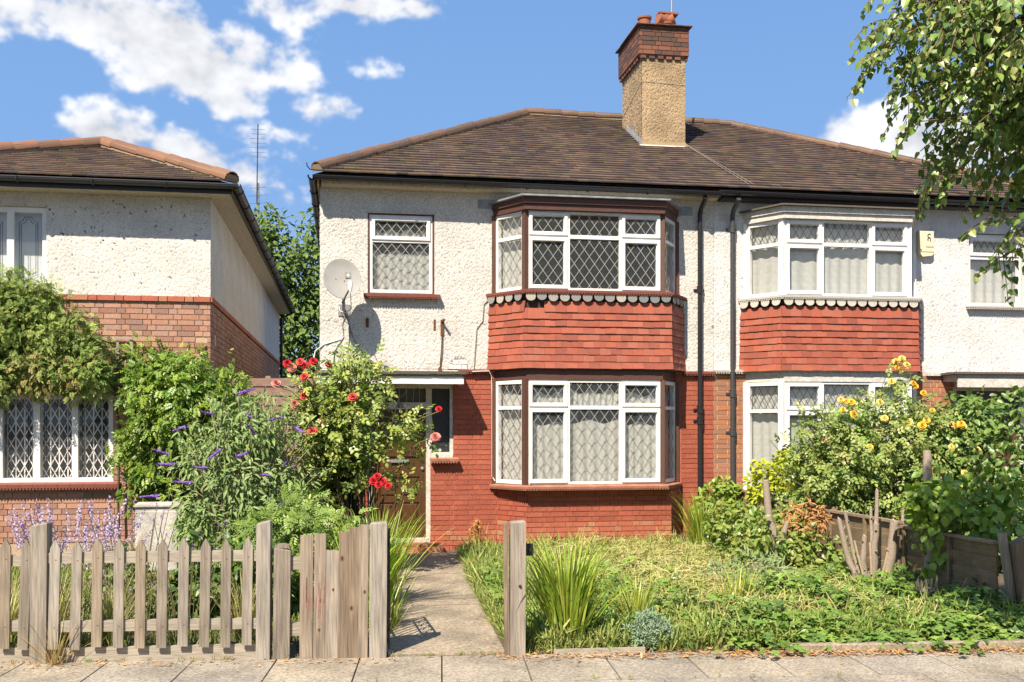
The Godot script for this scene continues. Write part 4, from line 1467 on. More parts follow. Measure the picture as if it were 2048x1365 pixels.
func house_white(h: Node) -> void:
	var I := Transform3D()
	var x0 := 5.65
	var x1 := 11.64
	var mb := Mb.new()
	mb.wall(x0, x1, 2.70, 5.42, [[6.28, 8.92, 3.80, 5.0], [9.98, 10.96, 3.79, 4.985]], I, 0.26)
	var rw := part("rendered_wall", mb.done(), M.render_white, h)
	part("roughcast", rough_skin(I, x0, x1, 2.72, 5.34, [[6.28, 8.92, 3.80, 5.0], [9.98, 10.96, 3.79, 4.985]], 0.0108, 0.0085), M.render_white, rw)
	mb = Mb.new()
	mb.wall(x0, x1, -0.05, 2.70, [[6.28, 8.92, 0.8, 2.68], [9.72, 11.30, 0.0, 2.48]], Transform3D(Basis(), V(0, 0, -0.003)), 0.25)
	part("wall_core", mb.done(), M.mortar_cream, h)
	var recs := []
	bond(recs, I, x0, 6.17, 0.0, 2.66, [], 6, 0.1, 0.075, 0.004)
	bond(recs, I, 9.08, 9.72, 0.6, 2.66, [], 6, 0.1, 0.075, 0.004)
	var bp := [V(6.21, 0, 0.0), V(6.59, 0, 0.5), V(8.76, 0, 0.5), V(9.08, 0, 0.0)]
	var core := Mb.new()
	for i in 3:
		var f := frame_of(bp[i], bp[i + 1])
		core.wall(0.0, bp[i].distance_to(bp[i + 1]), -0.05, 0.83, [], f * Transform3D(Basis(), V(0, 0, -0.003)), 0.2)
		bond(recs, f, 0.0, bp[i].distance_to(bp[i + 1]), 0.0, 0.82, [], 6, 0.1, 0.075, 0.004)
	part("apron_core", core.done(), M.mortar_cream, h)
	pieces(h, "brick", unit_box, "brown_brick", recs)
	mb = Mb.new()
	mb.bx(x1 - 0.25, x1, 0, 5.42, -8.2, -0.262)
	part("side_wall", mb.done(), M.render_white, h)
	rooms(h, x0 - 0.05, x1 - 0.1, -8.2, 0.0, 5.42, 2.75)
	sill(h, [[x0, 0.085], [6.16, 0.085]], 2.725, M.sill_white, 0.10, 0.03)
	mb = Mb.new()
	mb.bx(9.22, 9.56, 2.655, 2.70, 0.0, 0.05)
	part("string_course", mb.done(), M.white_paint, h)
	window(h, Transform3D(Basis(), V(9.995, 3.805, -0.06)), 0.95, 1.165, [[0.05, 0.90, 0.05, 0.76, false, 0, 1], [0.05, 0.90, 0.83, 1.10, true, 2, 1]], {"dw": 0.11, "dh": 0.2, "pleat": 0.15})
	sill(h, [[9.92, 0.10], [11.03, 0.10]], 3.80, M.sill_white, 0.12, 0.03)
	bay(h, 3.96, false)
	roof_half(h, false)
	downpipe(h, 5.93, 0.07, 0.0, 5.27, M.grey_iron, [1.75, 2.35, 4.9])
	# small vents under the eaves
	for x in [5.52, 5.80]:
		mb = Mb.new()
		mb.wall(x - 0.07, x + 0.07, 5.02, 5.16, [], Transform3D(Basis(), V(0, 0, 0.004)), 0.003)
		for i in 5:
			mb.bx(x - 0.06 + i * 0.026, x - 0.045 + i * 0.026, 5.03, 5.15, 0.004, 0.009)
		part("vent_grille", mb.done(), M.sill_white, h)
	# porch: canopy, frame, dark door
	mb = Mb.new()
	mb.bx(9.52, 11.5, 2.56, 2.66, 0.002, 0.42)
	mb.bx(9.50, 11.52, 2.46, 2.60, 0.422, 0.45)
	part("canopy", mb.done(), M.white_paint, h)
	mb = Mb.new()
	mb.bx(9.45, 11.55, 2.665, 2.70, 0.002, 0.50)
	part("canopy_felt", mb.done(), M.felt, h)
	mb = Mb.new()
	mb.wall(9.72, 11.30, 0.0, 2.48, [[9.78, 9.98, 1.3, 2.05], [9.78, 9.98, 2.12, 2.42], [10.06, 10.92, 0.1, 2.05], [10.06, 10.92, 2.12, 2.42], [11.0, 11.24, 1.3, 2.42]], Transform3D(Basis(), V(0, 0, -0.03)), 0.08)
	var fr := part("door_frame", mb.done(), M.white_paint, h)
	mb = Mb.new()
	mb.bx(9.73, 11.29, 2.1, 2.44, -0.095, -0.09)
	part("fanlight", mb.done(), M.textured_glass, fr)
	mb = Mb.new()
	mb.bx(9.73, 10.0, 1.25, 2.09, -0.095, -0.09)
	part("side_pane", mb.done(), M.dark_glass, fr)
	mb = Mb.new()
	mb.wall(10.06, 10.92, 0.1, 2.05, [[10.2, 10.46, 0.4, 1.8], [10.54, 10.8, 0.4, 1.8]], Transform3D(Basis(), V(0, 0, -0.06)), 0.04)
	mb.bx(10.1, 10.9, 0.2, 2.0, -0.1, -0.085)
	part("door", mb.done(), M.door_wood, h)

func house_brick(h: Node) -> void:
	var zf := 0.72
	var x0 := -8.2
	var x1 := -1.82
	var F := Transform3D(Basis(), V(0, 0, zf))
	var mb := Mb.new()
	mb.wall(x0, x1, 3.615, 4.99, [[-5.42, -3.93, 3.65, 4.775]], F, 0.26)
	var rw := part("rendered_wall", mb.done(), M.render_ivory, h)
	part("roughcast", rough_skin(F, -5.0, x1 + 0.004, 3.615, 4.96, [[-5.42, -3.93, 3.65, 4.775]], 0.0108, 0.0075), M.render_ivory, rw)
	var S := frame_of(V(x1, 0, zf), V(x1, 0, -14.2))
	mb = Mb.new()
	mb.wall(0.26, 14.9, 3.615, 4.99, [], S, 0.25)
	var sw := part("rendered_side_wall", mb.done(), M.render_ivory, h)
	part("roughcast", rough_skin(S, 0.0, 5.0, 3.615, 4.96, [], 0.02, 0.009), M.render_ivory, sw)
	mb = Mb.new()
	mb.wall(x0, x1 - 0.008, -0.05, 3.54, [[-4.56, -3.08, 1.09, 2.28]], F * Transform3D(Basis(), V(0, 0, -0.008)), 0.25)
	part("wall_core", mb.done(), M.mortar_pink, h)
	mb = Mb.new()
	mb.wall(0.27, 14.9, -0.05, 3.54, [], S * Transform3D(Basis(), V(0, 0, -0.008)), 0.25)
	part("side_core", mb.done(), M.mortar_cream, h)
	var recs := []
	var lim := -4.75
	bond(recs, F, -3.6, x1, 2.925, 3.54, [[-2.02, -1.83, 3.0, 3.06]], 7, 0.1, 0.075, 0.004)
	bond(recs, F, lim, -2.75, 0.30, 1.02, [], 7, 0.1, 0.075, 0.004)
	bond(recs, F, -3.08, -2.70, 1.05, 2.25, [], 7, 0.1, 0.075, 0.004)
	bond(recs, F, -2.75, x1, 0.0, 2.925, [[-2.75, -2.70, 1.05, 2.25]], 7, 0.1, 0.075, 0.004)
	bond(recs, F, lim, -3.6, 2.30, 3.54, [], 7, 0.1, 0.075, 0.004)
	bond(recs, F, -3.6, -2.75, 2.30, 2.92, [], 7, 0.1, 0.075, 0.004)
	bond(recs, S, 0.0, 14.9, 0.0, 3.54, [[0.5, 0.72, 2.98, 3.12]], 7, 0.1, 0.075, 0.004)
	pieces(h, "brick", unit_box, "pink_brick", recs)
	# projecting band of red bricks on end
	recs = []
	var x := lim
	while x < x1 + 0.02:
		var w: float = [0.105, 0.215][rng.randi() % 2]
		w = minf(w, x1 + 0.03 - x)
		recs.append([Transform3D(Basis.from_scale(V(w, 0.07, 0.12)), V(x + w * 0.5, 3.578, zf - 0.025 + rnd(-0.002, 0.002))), rng.randi() % 5])
		x += w + 0.01
	var z := 0.0
	while z < 14.8:
		recs.append([S * Transform3D(Basis.from_scale(V(0.215, 0.07, 0.12)), V(z + 0.15, 3.578, -0.028)), rng.randi() % 5])
		z += 0.225
	pieces(h, "band_brick", unit_box, "worn_brick", recs, 120)
	mb = Mb.new()
	mb.bx(x0, x1 - 0.26, -0.05, 5.0, -14.2, -14.0)
	part("back_wall", mb.done(), M.render_ivory, h)
	mb = Mb.new()
	mb.bx(x0, x0 + 0.2, -0.05, 5.0, -14.0, zf - 0.27)
	part("far_wall", mb.done(), M.room, h)
	mb = Mb.new()
	mb.bx(x0 + 0.21, x1 - 0.27, 2.6, 2.8, -13.9, zf - 0.28)
	mb.bx(x0 + 0.21, x1 - 0.27, -0.05, 0.08, -13.9, zf - 0.28)
	mb.bx(x0 + 0.21, x1 - 0.27, 4.85, 4.95, -13.9, zf - 0.28)
	mb.bx(x0 + 0.21, x1 - 0.27, 0.1, 4.8, -3.2, -3.1)
	part("floors", mb.done(), M.room, h)
	# lower window, three lights, with a folding security grille behind
	var w1 := window(h, Transform3D(Basis(), V(-4.55, 1.10, zf - 0.03)), 1.46, 1.17, [[0.06, 0.45, 0.06, 1.11, false, 0], [0.53, 0.93, 0.06, 1.11, false, 0], [1.01, 1.40, 0.06, 1.11, false, 0]])
	mb = Mb.new()
	var k := 0.08
	while k < 1.42:
		mb.bx(k - 0.008, k + 0.008, 0.0, 1.17, -0.135, -0.125)
		for j in 6:
			var y := 0.02 + j * 0.2
			mb.bar(V(k, y, -0.12), V(k + 0.11, y + 0.2, -0.12), 0.013, 0.005, V(0, 0, 1))
			mb.bar(V(k + 0.11, y, -0.114), V(k, y + 0.2, -0.114), 0.013, 0.005, V(0, 0, 1))
		k += 0.11
	part("security_grille", mb.done(), M.white_plastic, w1)
	scroll_leading(w1, [[0.06, 0.45], [0.53, 0.93], [1.01, 1.40]], 0.06, 1.11, true)
	sill(h, [[-4.7, zf + 0.12], [-2.98, zf + 0.12]], 1.09, M.sill_red, 0.15, 0.05)
	# upper window
	var w2 := window(h, Transform3D(Basis(), V(-5.41, 3.66, zf - 0.04)), 1.475, 1.11, [[0.05, 0.47, 0.05, 1.04, false, 0], [0.53, 0.97, 0.05, 1.04, false, 0], [1.06, 1.415, 0.05, 1.04, false, 0]])
	mb = Mb.new()
	mb.bx(0.03, 1.45, 0.04, 1.06, -0.14, -0.135)
	part("blind", mb.done(), M.blind, w2)
	scroll_leading(w2, [[0.53, 0.97], [1.06, 1.415]], 0.05, 1.04, false)
	sill(h, [[-5.5, zf + 0.12], [-3.87, zf + 0.12]], 3.645, M.sill_red, 0.15, 0.045)
	# soffit, fascia, gutters
	mb = Mb.new()
	mb.bx(x0, x1 + 0.30, 4.965, 4.985, zf + 0.001, zf + 0.33)
	mb.bx(x1 + 0.001, x1 + 0.30, 4.965, 4.985, -14.2, zf - 0.001)
	part("soffit", mb.done(), M.cream_paint, h)
	mb = Mb.new()
	mb.bx(x0, x1 + 0.325, 4.955, 5.08, zf + 0.331, zf + 0.352)
	part("fascia", mb.done(), M.black_plastic, h)
	mb = Mb.new()
	mb.bx(x1 + 0.301, x1 + 0.322, 4.957, 5.08, -14.2, zf + 0.33)
	part("side_fascia", mb.done(), M.felt, h)
	part("gutter", gutter_mesh(V(x0, 5.075, zf + 0.415), V(x1 + 0.41, 5.065, zf + 0.415)), M.grey_iron, h)
	part("gutter", gutter_mesh(V(x1 + 0.385, 5.065, zf + 0.45), V(x1 + 0.385, 5.05, -14.2)), M.grey_iron, h)
	mb = Mb.new()
	mb.tube([V(x1 + 0.06, 0.0, -14.12), V(x1 + 0.06, 4.85, -14.12), V(x1 + 0.36, 5.0, -14.12)], [0.04], 8)
	part("downpipe", mb.done(), M.black_plastic, h)
	# hipped roof over the front
	var e0 := V(-1.46, 5.10, 1.14)
	var e1 := V(-6.5, 5.10, 1.14)
	var ap := V(-3.55, 6.02, -0.9)
	var bk := V(-3.55, 6.02, -14.2)
	mb = Mb.new()
	var dn := V(0, -0.03, 0)
	mb.face(e1 + dn, e0 + dn, ap + dn)
	mb.quad(e0 + dn, V(-1.46, 5.10, -14.2) + dn, bk + dn, ap + dn)
	mb.quad(e1 + dn, ap + dn, bk + dn, V(-6.5, 5.10, -14.2) + dn)
	mb.quad(V(-9.5, 5.2, 0.2), V(-4.0, 5.2, 0.2), V(-4.0, 6.16, -2.2), V(-9.5, 6.22, -2.2))
	var roof := part("roof", mb.done(), M.roof_tile.mats[3], h)
	recs = []
	tile_slope(recs, e1, e0, ap + V(-0.01, 0, 0), ap + V(0.01, 0, 0), -5.4, 99.0, 0.135)
	recs.reverse()
	pieces(roof, "roof_tile", unit_box, "roof_tile", recs)
	ridge_run(roof, e0 + V(-0.03, 0.05, -0.03), ap + V(0, 0.05, 0), "orange_ridge", 0.12, "hip_tile")
	ridge_run(roof, e1 + V(0, 0.05, 0), ap + V(-0.05, 0.05, 0), "orange_ridge", 0.12, "hip_tile")
	ridge_run(roof, V(-9.0, 6.20, -2.2), V(-4.3, 6.18, -2.2), "orange_ridge", 0.11)

func scroll_leading(w: Node, spans: Array, y0: float, y1: float, scrolls: bool) -> void:
	for s in spans:
		var mb := Mb.new()
		for q in ([0.05, 0.075] if scrolls else [0.06, 0.085]):
			var a: float = s[0] + q
			var b: float = s[1] - q
			var c: float = y0 + q
			var d: float = y1 - q
			var n := 0.07
			var loop := [V(a + n, c, -0.014), V(b - n, c, -0.014), V(b - n * 0.7, c + n * 0.7, -0.014), V(b, c + n, -0.014), V(b, d - n, -0.014), V(b - n * 0.7, d - n * 0.7, -0.014), V(b - n, d, -0.014), V(a + n, d, -0.014), V(a + n * 0.7, d - n * 0.7, -0.014), V(a, d - n, -0.014), V(a, c + n, -0.014), V(a + n * 0.7, c + n * 0.7, -0.014), V(a + n, c, -0.014)]
			mb.tube(loop, [0.004], 4)
		part("leading", mb.done(), M.leading_dark, w)

# ---------------------------------------------------------------- things fixed to the walls
func dish() -> void:
	var d := thing("satellite_dish", "round grey satellite dish on the cream wall beside the small window", "satellite dish", V(-0.02, 3.55, 0.0))
	var c := V(-0.02, 0.39, 0.50)
	var y := V(0.20, 0.24, 0.95).normalized()
	var x := V(0, 1, 0).cross(y).normalized()
	var bs := Basis(x, y, x.cross(y))
	var prof := []
	for i in 9:
		var r := 0.295 * i / 8.0
		prof.append(Vector2(r, 0.42 * r * r - 0.03))
	prof.append(Vector2(0.302, 0.005))
	prof.append(Vector2(0.302, -0.005))
	for i in 9:
		var r := 0.295 * (8 - i) / 8.0
		prof.append(Vector2(r, 0.42 * r * r - 0.042))
	var mb := Mb.new()
	mb.lathe(prof, Transform3D(bs.scaled_local(V(0.90, 1, 1.0)), c), 40)
	part("reflector", mb.done(), M.dish_grey, d)
	mb = Mb.new()
	mb.bx(-0.08, 0.09, -0.09, 0.08, 0.0, 0.02)
	mb.bar(V(0.0, 0.0, 0.02), V(0.0, 0.02, 0.30), 0.04, 0.04)
	mb.tube([V(0.0, -0.04, 0.30), V(0.0, 0.36, 0.33)], [0.024], 10)
	mb.box(Transform3D(bs, c + y * -0.07), V(0.14, 0.06, 0.16))
	mb.bar(V(0.0, 0.28, 0.33), c + y * -0.06, 0.05, 0.05)
	part("bracket", mb.done(), M.galvanised, d)
	mb = Mb.new()
	var tip := c + y * 0.30 + V(0.05, -0.24, 0.06)
	mb.tube([V(0.0, 0.02, 0.42), c + V(0.0, -0.34, 0.03), tip], [0.013], 6)
	part("arm", mb.done(), M.cable_grey, d)
	mb = Mb.new()
	mb.tube([tip + V(0, -0.06, 0.0), tip, tip + V(0.0, 0.03, -0.01), tip + V(0, 0.07, -0.05)], [0.02, 0.028, 0.034, 0.036], 12)
	part("receiver", mb.done(), M.cable_white, d)
	# printed emblem and bolt heads
	mb = Mb.new()
	var em := c + x * 0.09 + (bs.z * -0.06) + y * -0.018
	mb.box(Transform3D(bs, em), V(0.085, 0.003, 0.085))
	part("emblem", mb.done(), M.emblem_grey, d)
	mb = Mb.new()
	mb.box(Transform3D(bs, em + y * 0.003), V(0.05, 0.003, 0.017))
	mb.box(Transform3D(bs, em + y * 0.0034), V(0.017, 0.003, 0.05))
	part("emblem_cross", mb.done(), M.cable_white, d)
	mb = Mb.new()
	for q in [[-0.09, -0.0], [0.03, 0.02], [-0.09, 0.17]]:
		mb.box(Transform3D(bs, c + x * q[0] + bs.z * q[1] + y * -0.024), V(0.014, 0.01, 0.014))
	part("bolt", mb.done(), M.emblem_grey, d)
	var cables := [[V(0.02, -0.08, 0.02), V(-0.02, -0.22, 0.012), V(0.0, -0.40, 0.012), V(-0.13, -0.60, 0.012), V(-0.17, -0.92, 0.012)], [V(0.05, -0.08, 0.02), V(0.09, -0.3, 0.014), V(0.06, -0.6, 0.014), V(0.04, -0.92, 0.014)], [V(0.03, -0.06, 0.02), V(0.14, -0.42, 0.013), V(0.34, -0.72, 0.013), V(0.52, -0.92, 0.013)]]
	for q in cables:
		mb = Mb.new()
		mb.tube(q, [0.006], 5)
		part("cable", mb.done(), M.cable_grey, d)
	mb = Mb.new()
	mb.tube([V(-0.07, 0.05, 0.03), V(-0.05, -0.03, 0.10), V(0.03, -0.05, 0.14), V(0.11, 0.0, 0.2), tip + V(0, -0.08, 0)], [0.007], 5)
	part("cable", mb.done(), M.cable_white, d)

func alarm_box() -> void:
	var a := thing("alarm_box", "cream burglar alarm box on the white wall between bay and small window", "alarm box", V(9.18, 4.77, 0.0))
	var mb := Mb.new()
	mb.prism(PackedVector2Array([Vector2(-0.125, -0.13), Vector2(-0.06, -0.21), Vector2(0.10, -0.19), Vector2(0.13, -0.16), Vector2(0.13, 0.20), Vector2(-0.125, 0.20)]), Transform3D(Basis(), V(0, 0, 0.085)), 0.084)
	part("case", mb.done(), M.alarm_cream, a)
	mb = Mb.new()
	mb.bx(-0.12, 0.125, -0.13, 0.195, 0.0852, 0.094)
	part("cover", mb.done(), M.alarm_cream, a)
	mb = Mb.new()
	for q in [[0.122, 0.6], [0.062, -1.0]]:
		var p := []
		for i in 15:
			var t: float = q[1] + (TAU - 1.5) * i / 14.0
			p.append(V(0.045 + cos(t) * 0.024, q[0] + sin(t) * 0.03, 0.0945))
		mb.tube(p, [0.0085], 5)
	part("emblem", mb.done(), M.print_dark, a)
	var font := SystemFont.new()
	font.font_names = PackedStringArray(["Droid Sans"])
	font.font_weight = 700
	var t := TextMesh.new()
	t.font = font
	t.text = "Clarion"
	t.font_size = 24
	t.pixel_size = 0.0016
	t.depth = 0.002
	part("lettering", t, M.print_dark, a, Transform3D(Basis(), V(0.055, -0.055, 0.0945)))
	mb = Mb.new()
	mb.lathe([Vector2(0.0, 0.0), Vector2(0.012, 0.0), Vector2(0.012, 0.003), Vector2(0.0, 0.004)], Transform3D(Basis(Vector3.RIGHT, PI * 0.5), V(-0.095, -0.105, 0.094)), 12)
	part("screw", mb.done(), M.print_dark, a)

func wall_fittings() -> void:
	var a := thing("rusty_bracket", "rusty iron bracket with a dangling wire on the cream wall", "bracket", V(1.42, 3.30, 0.0))
	var mb := Mb.new()
	mb.bx(-0.022, 0.022, -0.10, 0.13, 0.0, 0.03)
	mb.bar(V(0, 0.10, 0.02), V(0.02, 0.12, 0.16), 0.03, 0.02)
	part("plate", mb.done(), M.rust, a)
	mb = Mb.new()
	mb.tube([V(0, -0.08, 0.03), V(-0.01, -0.30, 0.04), V(-0.03, -0.55, 0.03), V(-0.035, -0.64, 0.02)], [0.009], 5)
	mb.bx(-0.055, -0.015, -0.69, -0.58, 0.004, 0.03)
	part("wire", mb.done(), M.rust, a)
	var s := thing("rusty_stub", "small rusty bracket stub in the dish's shadow", "bracket", V(0.32, 3.37, 0.0))
	mb = Mb.new()
	mb.bx(-0.02, 0.02, -0.07, 0.07, 0.0, 0.02)
	mb.bx(-0.012, 0.012, 0.02, 0.05, 0.02, 0.07)
	part("plate", mb.done(), M.rust, s)
	var s2 := thing("rusty_stub", "small rusty stub beside the bracket with the dangling wire", "bracket", V(1.31, 3.36, 0.0))
	mb = Mb.new()
	mb.bx(-0.016, 0.016, -0.09, 0.07, 0.0, 0.012)
	part("plate", mb.done(), M.rust, s2)
	var w := thing("wall_cable", "thin cable looping down the cream wall beside the tile-hung bay", "cable", V(2.05, 3.72, 0.0))
	mb = Mb.new()
	mb.tube([V(0.06, 0.02, 0.02), V(0.0, -0.05, 0.014), V(-0.02, -0.30, 0.014), V(-0.11, -0.42, 0.014), V(-0.13, -0.7, 0.014), V(-0.15, -1.02, 0.014)], [0.007], 5)
	part("run", mb.done(), M.cable_grey, w)
	var w2 := thing("wall_cable", "white cable clipped down beside the lower bay window frame", "cable", V(2.16, 2.6, 0.0))
	mb = Mb.new()
	mb.tube([V(-0.30, 0.06, 0.09), V(-0.05, 0.07, 0.09), V(0.0, 0.0, 0.03), V(0.01, -0.3, 0.02), V(0.01, -1.5, 0.02), V(0.05, -1.57, 0.04)], [0.008], 5)
	part("run", mb.done(), M.cable_white, w2)
	var w3 := thing("wall_cable", "white cable bowed out from the corner of the cream wall", "cable", V(-0.36, 3.1, 0.0))
	mb = Mb.new()
	mb.tube([V(0.30, 0.02, 0.01), V(0.05, -0.06, 0.012), V(-0.07, -0.16, 0.03), V(-0.10, -0.32, 0.03), V(-0.05, -0.46, 0.02), V(0.03, -0.52, 0.012)], [0.009], 5)
	part("run", mb.done(), M.cable_white, w3)
	# patch where the render has fallen off and the painted brick shows
	var p := thing("bare_patch", "patch of white painted brick where the pebbledash fell off", "wall patch", V(1.65, 2.80, 0.0))
	mb = Mb.new()
	mb.prism(PackedVector2Array([Vector2(-0.14, -0.11), Vector2(0.15, -0.11), Vector2(0.17, 0.02), Vector2(0.08, 0.10), Vector2(-0.02, 0.09), Vector2(-0.12, 0.0)]), Transform3D(Basis(), V(0, 0, 0.005)), 0.004)
	part("mortar_bed", mb.done(), M.cable_grey, p)
	var k := 0
	for q in [[-0.13, 0.06, -0.10, -0.035], [0.07, 0.14, -0.10, -0.035], [-0.07, 0.02, -0.025, 0.035], [0.03, 0.15, -0.025, 0.035]]:
		mb = Mb.new()
		mb.bx(q[0], q[1], q[2], q[3], 0.005, 0.012)
		part("brick", mb.done(), M.render_white, p)
		k += 1

func lean(x: float, y: float, z: float, rz: float, rx := 0.0, ry := 0.0) -> Transform3D:
	return Transform3D(Basis.from_euler(V(rx, ry, rz)), V(x, y, z))

func rough_board(w: float, h: float, t: float, ragged := 0.0) -> Mesh:   # foot at the origin, rough top
	var mb := Mb.new()
	var p := PackedVector2Array([Vector2(-w * 0.5, 0), Vector2(w * 0.5, 0)])
	var n := 5
	for i in n + 1:
		p.append(Vector2(w * 0.5 - w * i / n, h + rnd(-ragged, ragged)))
	mb.prism(p, Transform3D(Basis(), V(0, 0, t * 0.5)), t)
	return mb.done()

func square_post(w: float, d: float, h: float, tilt := 0.012) -> Mesh:
	var mb := Mb.new()
	var b := 0.008
	var a := [V(-w / 2, 0, d / 2), V(w / 2, 0, d / 2), V(w / 2, 0, -d / 2), V(-w / 2, 0, -d / 2)]
	var t := []
	var u := []
	for i in 4:
		var hh: float = h - b + tilt * (1.0 if i == 1 or i == 2 else -1.0)
		t.append(a[i] + V(0, hh, 0))
		u.append(a[i] * V(1.0 - 2 * b / w, 0, 1.0 - 2 * b / d) + V(0, hh + b, 0))
	for i in 4:
		var j := (i + 1) % 4
		mb.quad(a[i], a[j], t[j], t[i])
		mb.quad(t[i], t[j], u[j], u[i])
	mb.quad(u[0], u[1], u[2], u[3])
	return mb.done()

func knots(parent: Node, spots: Array, z: float) -> void:
	for s in spots:
		var mb := Mb.new()
		var r: float = s[2]
		mb.lathe([Vector2(0.0, 0.0015), Vector2(r, 0.0015), Vector2(r * 1.1, 0.0)], Transform3D(Basis(Vector3.RIGHT, PI * 0.5).scaled_local(V(1, 1, 1.25)), V(s[0], s[1], z)), 10)
		part("knot", mb.done(), M.knot, parent)
		mb = Mb.new()
		mb.lathe([Vector2(r * 1.02, 0.0012), Vector2(r * 1.9, 0.0012), Vector2(r * 2.0, 0.0)], Transform3D(Basis(Vector3.RIGHT, PI * 0.5).scaled_local(V(1, 1, 1.5)), V(s[0], s[1], z)), 12)
		part("knot_ring", mb.done(), M.knot_ring, parent)

func make_fences() -> void:
	var ang := -atan(0.09)
	# ---- picket fence
	var pf := thing("picket_fence", "weathered grey picket fence with pointed tops before the flower bed", "fence", V(-2.37, 0, front_z(-2.37)))
	pf.rotation.y = ang
	var w := 0.078
	var pk := Mb.new()
	pk.prism(PackedVector2Array([Vector2(-w / 2, 0), Vector2(w / 2, 0), Vector2(w / 2, 0.79), Vector2(0.005, 0.855), Vector2(-0.005, 0.855), Vector2(-w / 2, 0.79)]), Transform3D(Basis(), V(0, 0, 0.009)), 0.018)
	var pm := pk.done()
	var recs := []
	var xs := [-0.90, -0.74, -0.58, -0.42, -0.255, -0.115]
	for i in 10:
		xs.append(0.115 + i * 0.166)
	for i in xs.size():
		var x: float = xs[i]
		recs.append([lean(x, 0.115 + rnd(-0.012, 0.008), 0.052, -0.030 + 0.012 * (x + 0.5) + rnd(-0.012, 0.012), rnd(-0.01, 0.01)), rng.randi() % 4])
	pieces(pf, "picket", pm, "old_board", recs)
	for q in [[0.0, 0.125, 1.09, 0], [1.735, 0.108, 1.095, 2]]:
		part("post", square_post(q[1], 0.12, q[2]), M.old_board.mats[q[3]], pf, lean(q[0], 0.0, 0.0, rnd(-0.012, 0.008)))
	for q in [[-1.05, -0.064, 0.80, 0.29], [0.064, 1.68, 0.825, 0.285]]:
		for k in 2:
			var mb := Mb.new()
			mb.box(lean((q[0] + q[1]) * 0.5, q[2 + k], 0.018, 0.012 if q[0] < 0 else 0.004), V(q[1] - q[0], 0.085, 0.045))
			part("rail", mb.done(), M.old_rail.mats[k], pf)
		var mb2 := Mb.new()
		mb2.box(lean((q[0] + q[1]) * 0.5, 0.052, 0.0, 0.008), V(q[1] - q[0], 0.125, 0.03))
		part("gravel_board", mb2.done(), M.old_rail.mats[0], pf)
	# nail heads
	var nl := Mb.new()
	for r in recs:
		for y in [0.17, 0.70]:
			var p: Vector3 = r[0] * V(0.008, y, 0.0095)
			nl.bx(p.x - 0.004, p.x + 0.004, p.y - 0.004, p.y + 0.004, p.z - 0.002, p.z + 0.001)
	part("nail_heads", nl.done(), M.rust, pf).set_meta("kind", "stuff")

	# ---- short stub post
	var sp := thing("stub_post", "short rounded timber post between picket fence and brown boards", "post", V(-0.505, 0, front_z(-0.5)))
	part("trunk", square_post(0.13, 0.10, 0.88, -0.01), M.old_board.mats[1], sp, lean(0, 0, 0, -0.012))
	var cap := Mb.new()
	cap.prism(PackedVector2Array([Vector2(-0.06, 0), Vector2(0.06, 0), Vector2(0.05, 0.022), Vector2(0.015, 0.034), Vector2(-0.03, 0.03), Vector2(-0.055, 0.018)]), Transform3D(Basis(), V(0.01, 0.884, 0.045)), 0.09)
	part("worn_top", cap.done(), M.old_board.mats[1], sp)

	# ---- ragged boards
	var bf := thing("board_fence", "brown ragged upright boards of uneven height beside the gate post", "fence", V(-0.1, 0, front_z(-0.1)))
	bf.rotation.y = ang
	var boards := [[-0.260, -0.155, 0.99, 0], [-0.152, -0.058, 1.0, 0], [-0.062, 0.045, 0.865, 2], [0.042, 0.122, 1.015, 1], [0.119, 0.206, 1.045, 1], [0.203, 0.282, 1.065, 0]]
	for i in boards.size():
		var q = boards[i]
		var bw: float = q[1] - q[0] - 0.003
		var o := part("board", rough_board(bw, q[2], 0.022, 0.006), M.brown_board.mats[q[3]], bf, lean((q[0] + q[1]) * 0.5, 0.0, 0.03 + (0.004 if i % 2 else 0.0), -0.012 + rnd(-0.004, 0.004)))
		if i == 3:
			knots(o, [[-0.012, 0.80, 0.009]], 0.011)
		if i == 4:
			knots(o, [[-0.014, 0.40, 0.008]], 0.011)
		if i == 5:
			knots(o, [[0.01, 0.53, 0.006]], 0.011)
		if i == 2:
			knots(o, [[0.01, 0.55, 0.005]], 0.011)
		if i == 1:
			knots(o, [[0.0, 0.23, 0.006]], 0.011)
		if i < 2:                                        # remains of red stain in the grain
			var st := Mb.new()
			for k in 9:
				var sx := rnd(-bw * 0.42, bw * 0.42) if i == 1 else rnd(-bw * 0.1, bw * 0.44)
				var sy := rnd(0.40, 0.60)
				st.bx(sx - 0.003, sx + rnd(0.002, 0.006), sy - rnd(0.04, 0.16), sy + rnd(0.03, 0.12), 0.011, 0.0118)
			part("red_stain", st.done(), M.red_stain, o)
	for y in [0.76, 0.23]:
		var mb := Mb.new()
		mb.bx(-0.36, 0.28, y - 0.05, y + 0.05, -0.03, 0.012)
		part("rail", mb.done(), M.old_rail.mats[1], bf)

	# ---- gate posts and iron gate
	var g1 := thing("gate_post", "square grey timber gate post carrying the open iron gate", "gate post", V(0.262, 0, front_z(0.26)))
	part("post", square_post(0.137, 0.13, 1.085, 0.004), M.old_board.mats[2], g1, lean(0, 0, 0, -0.006, 0, ang))
	var g2 := thing("gate_post", "split timber gate post with a bolt beside the strap-leaved clump", "gate post", V(1.36, 0, front_z(1.36)))
	part("post", square_post(0.125, 0.14, 1.085, 0.004), M.old_board.mats[0], g2, lean(0.022, 0, 0, -0.004, 0, ang))
	part("split_strip", rough_board(0.042, 1.07, 0.05, 0.004), M.brown_board.mats[1], g2, lean(-0.066, 0, 0.03, 0.012, 0, ang))
	var bolt := Mb.new()
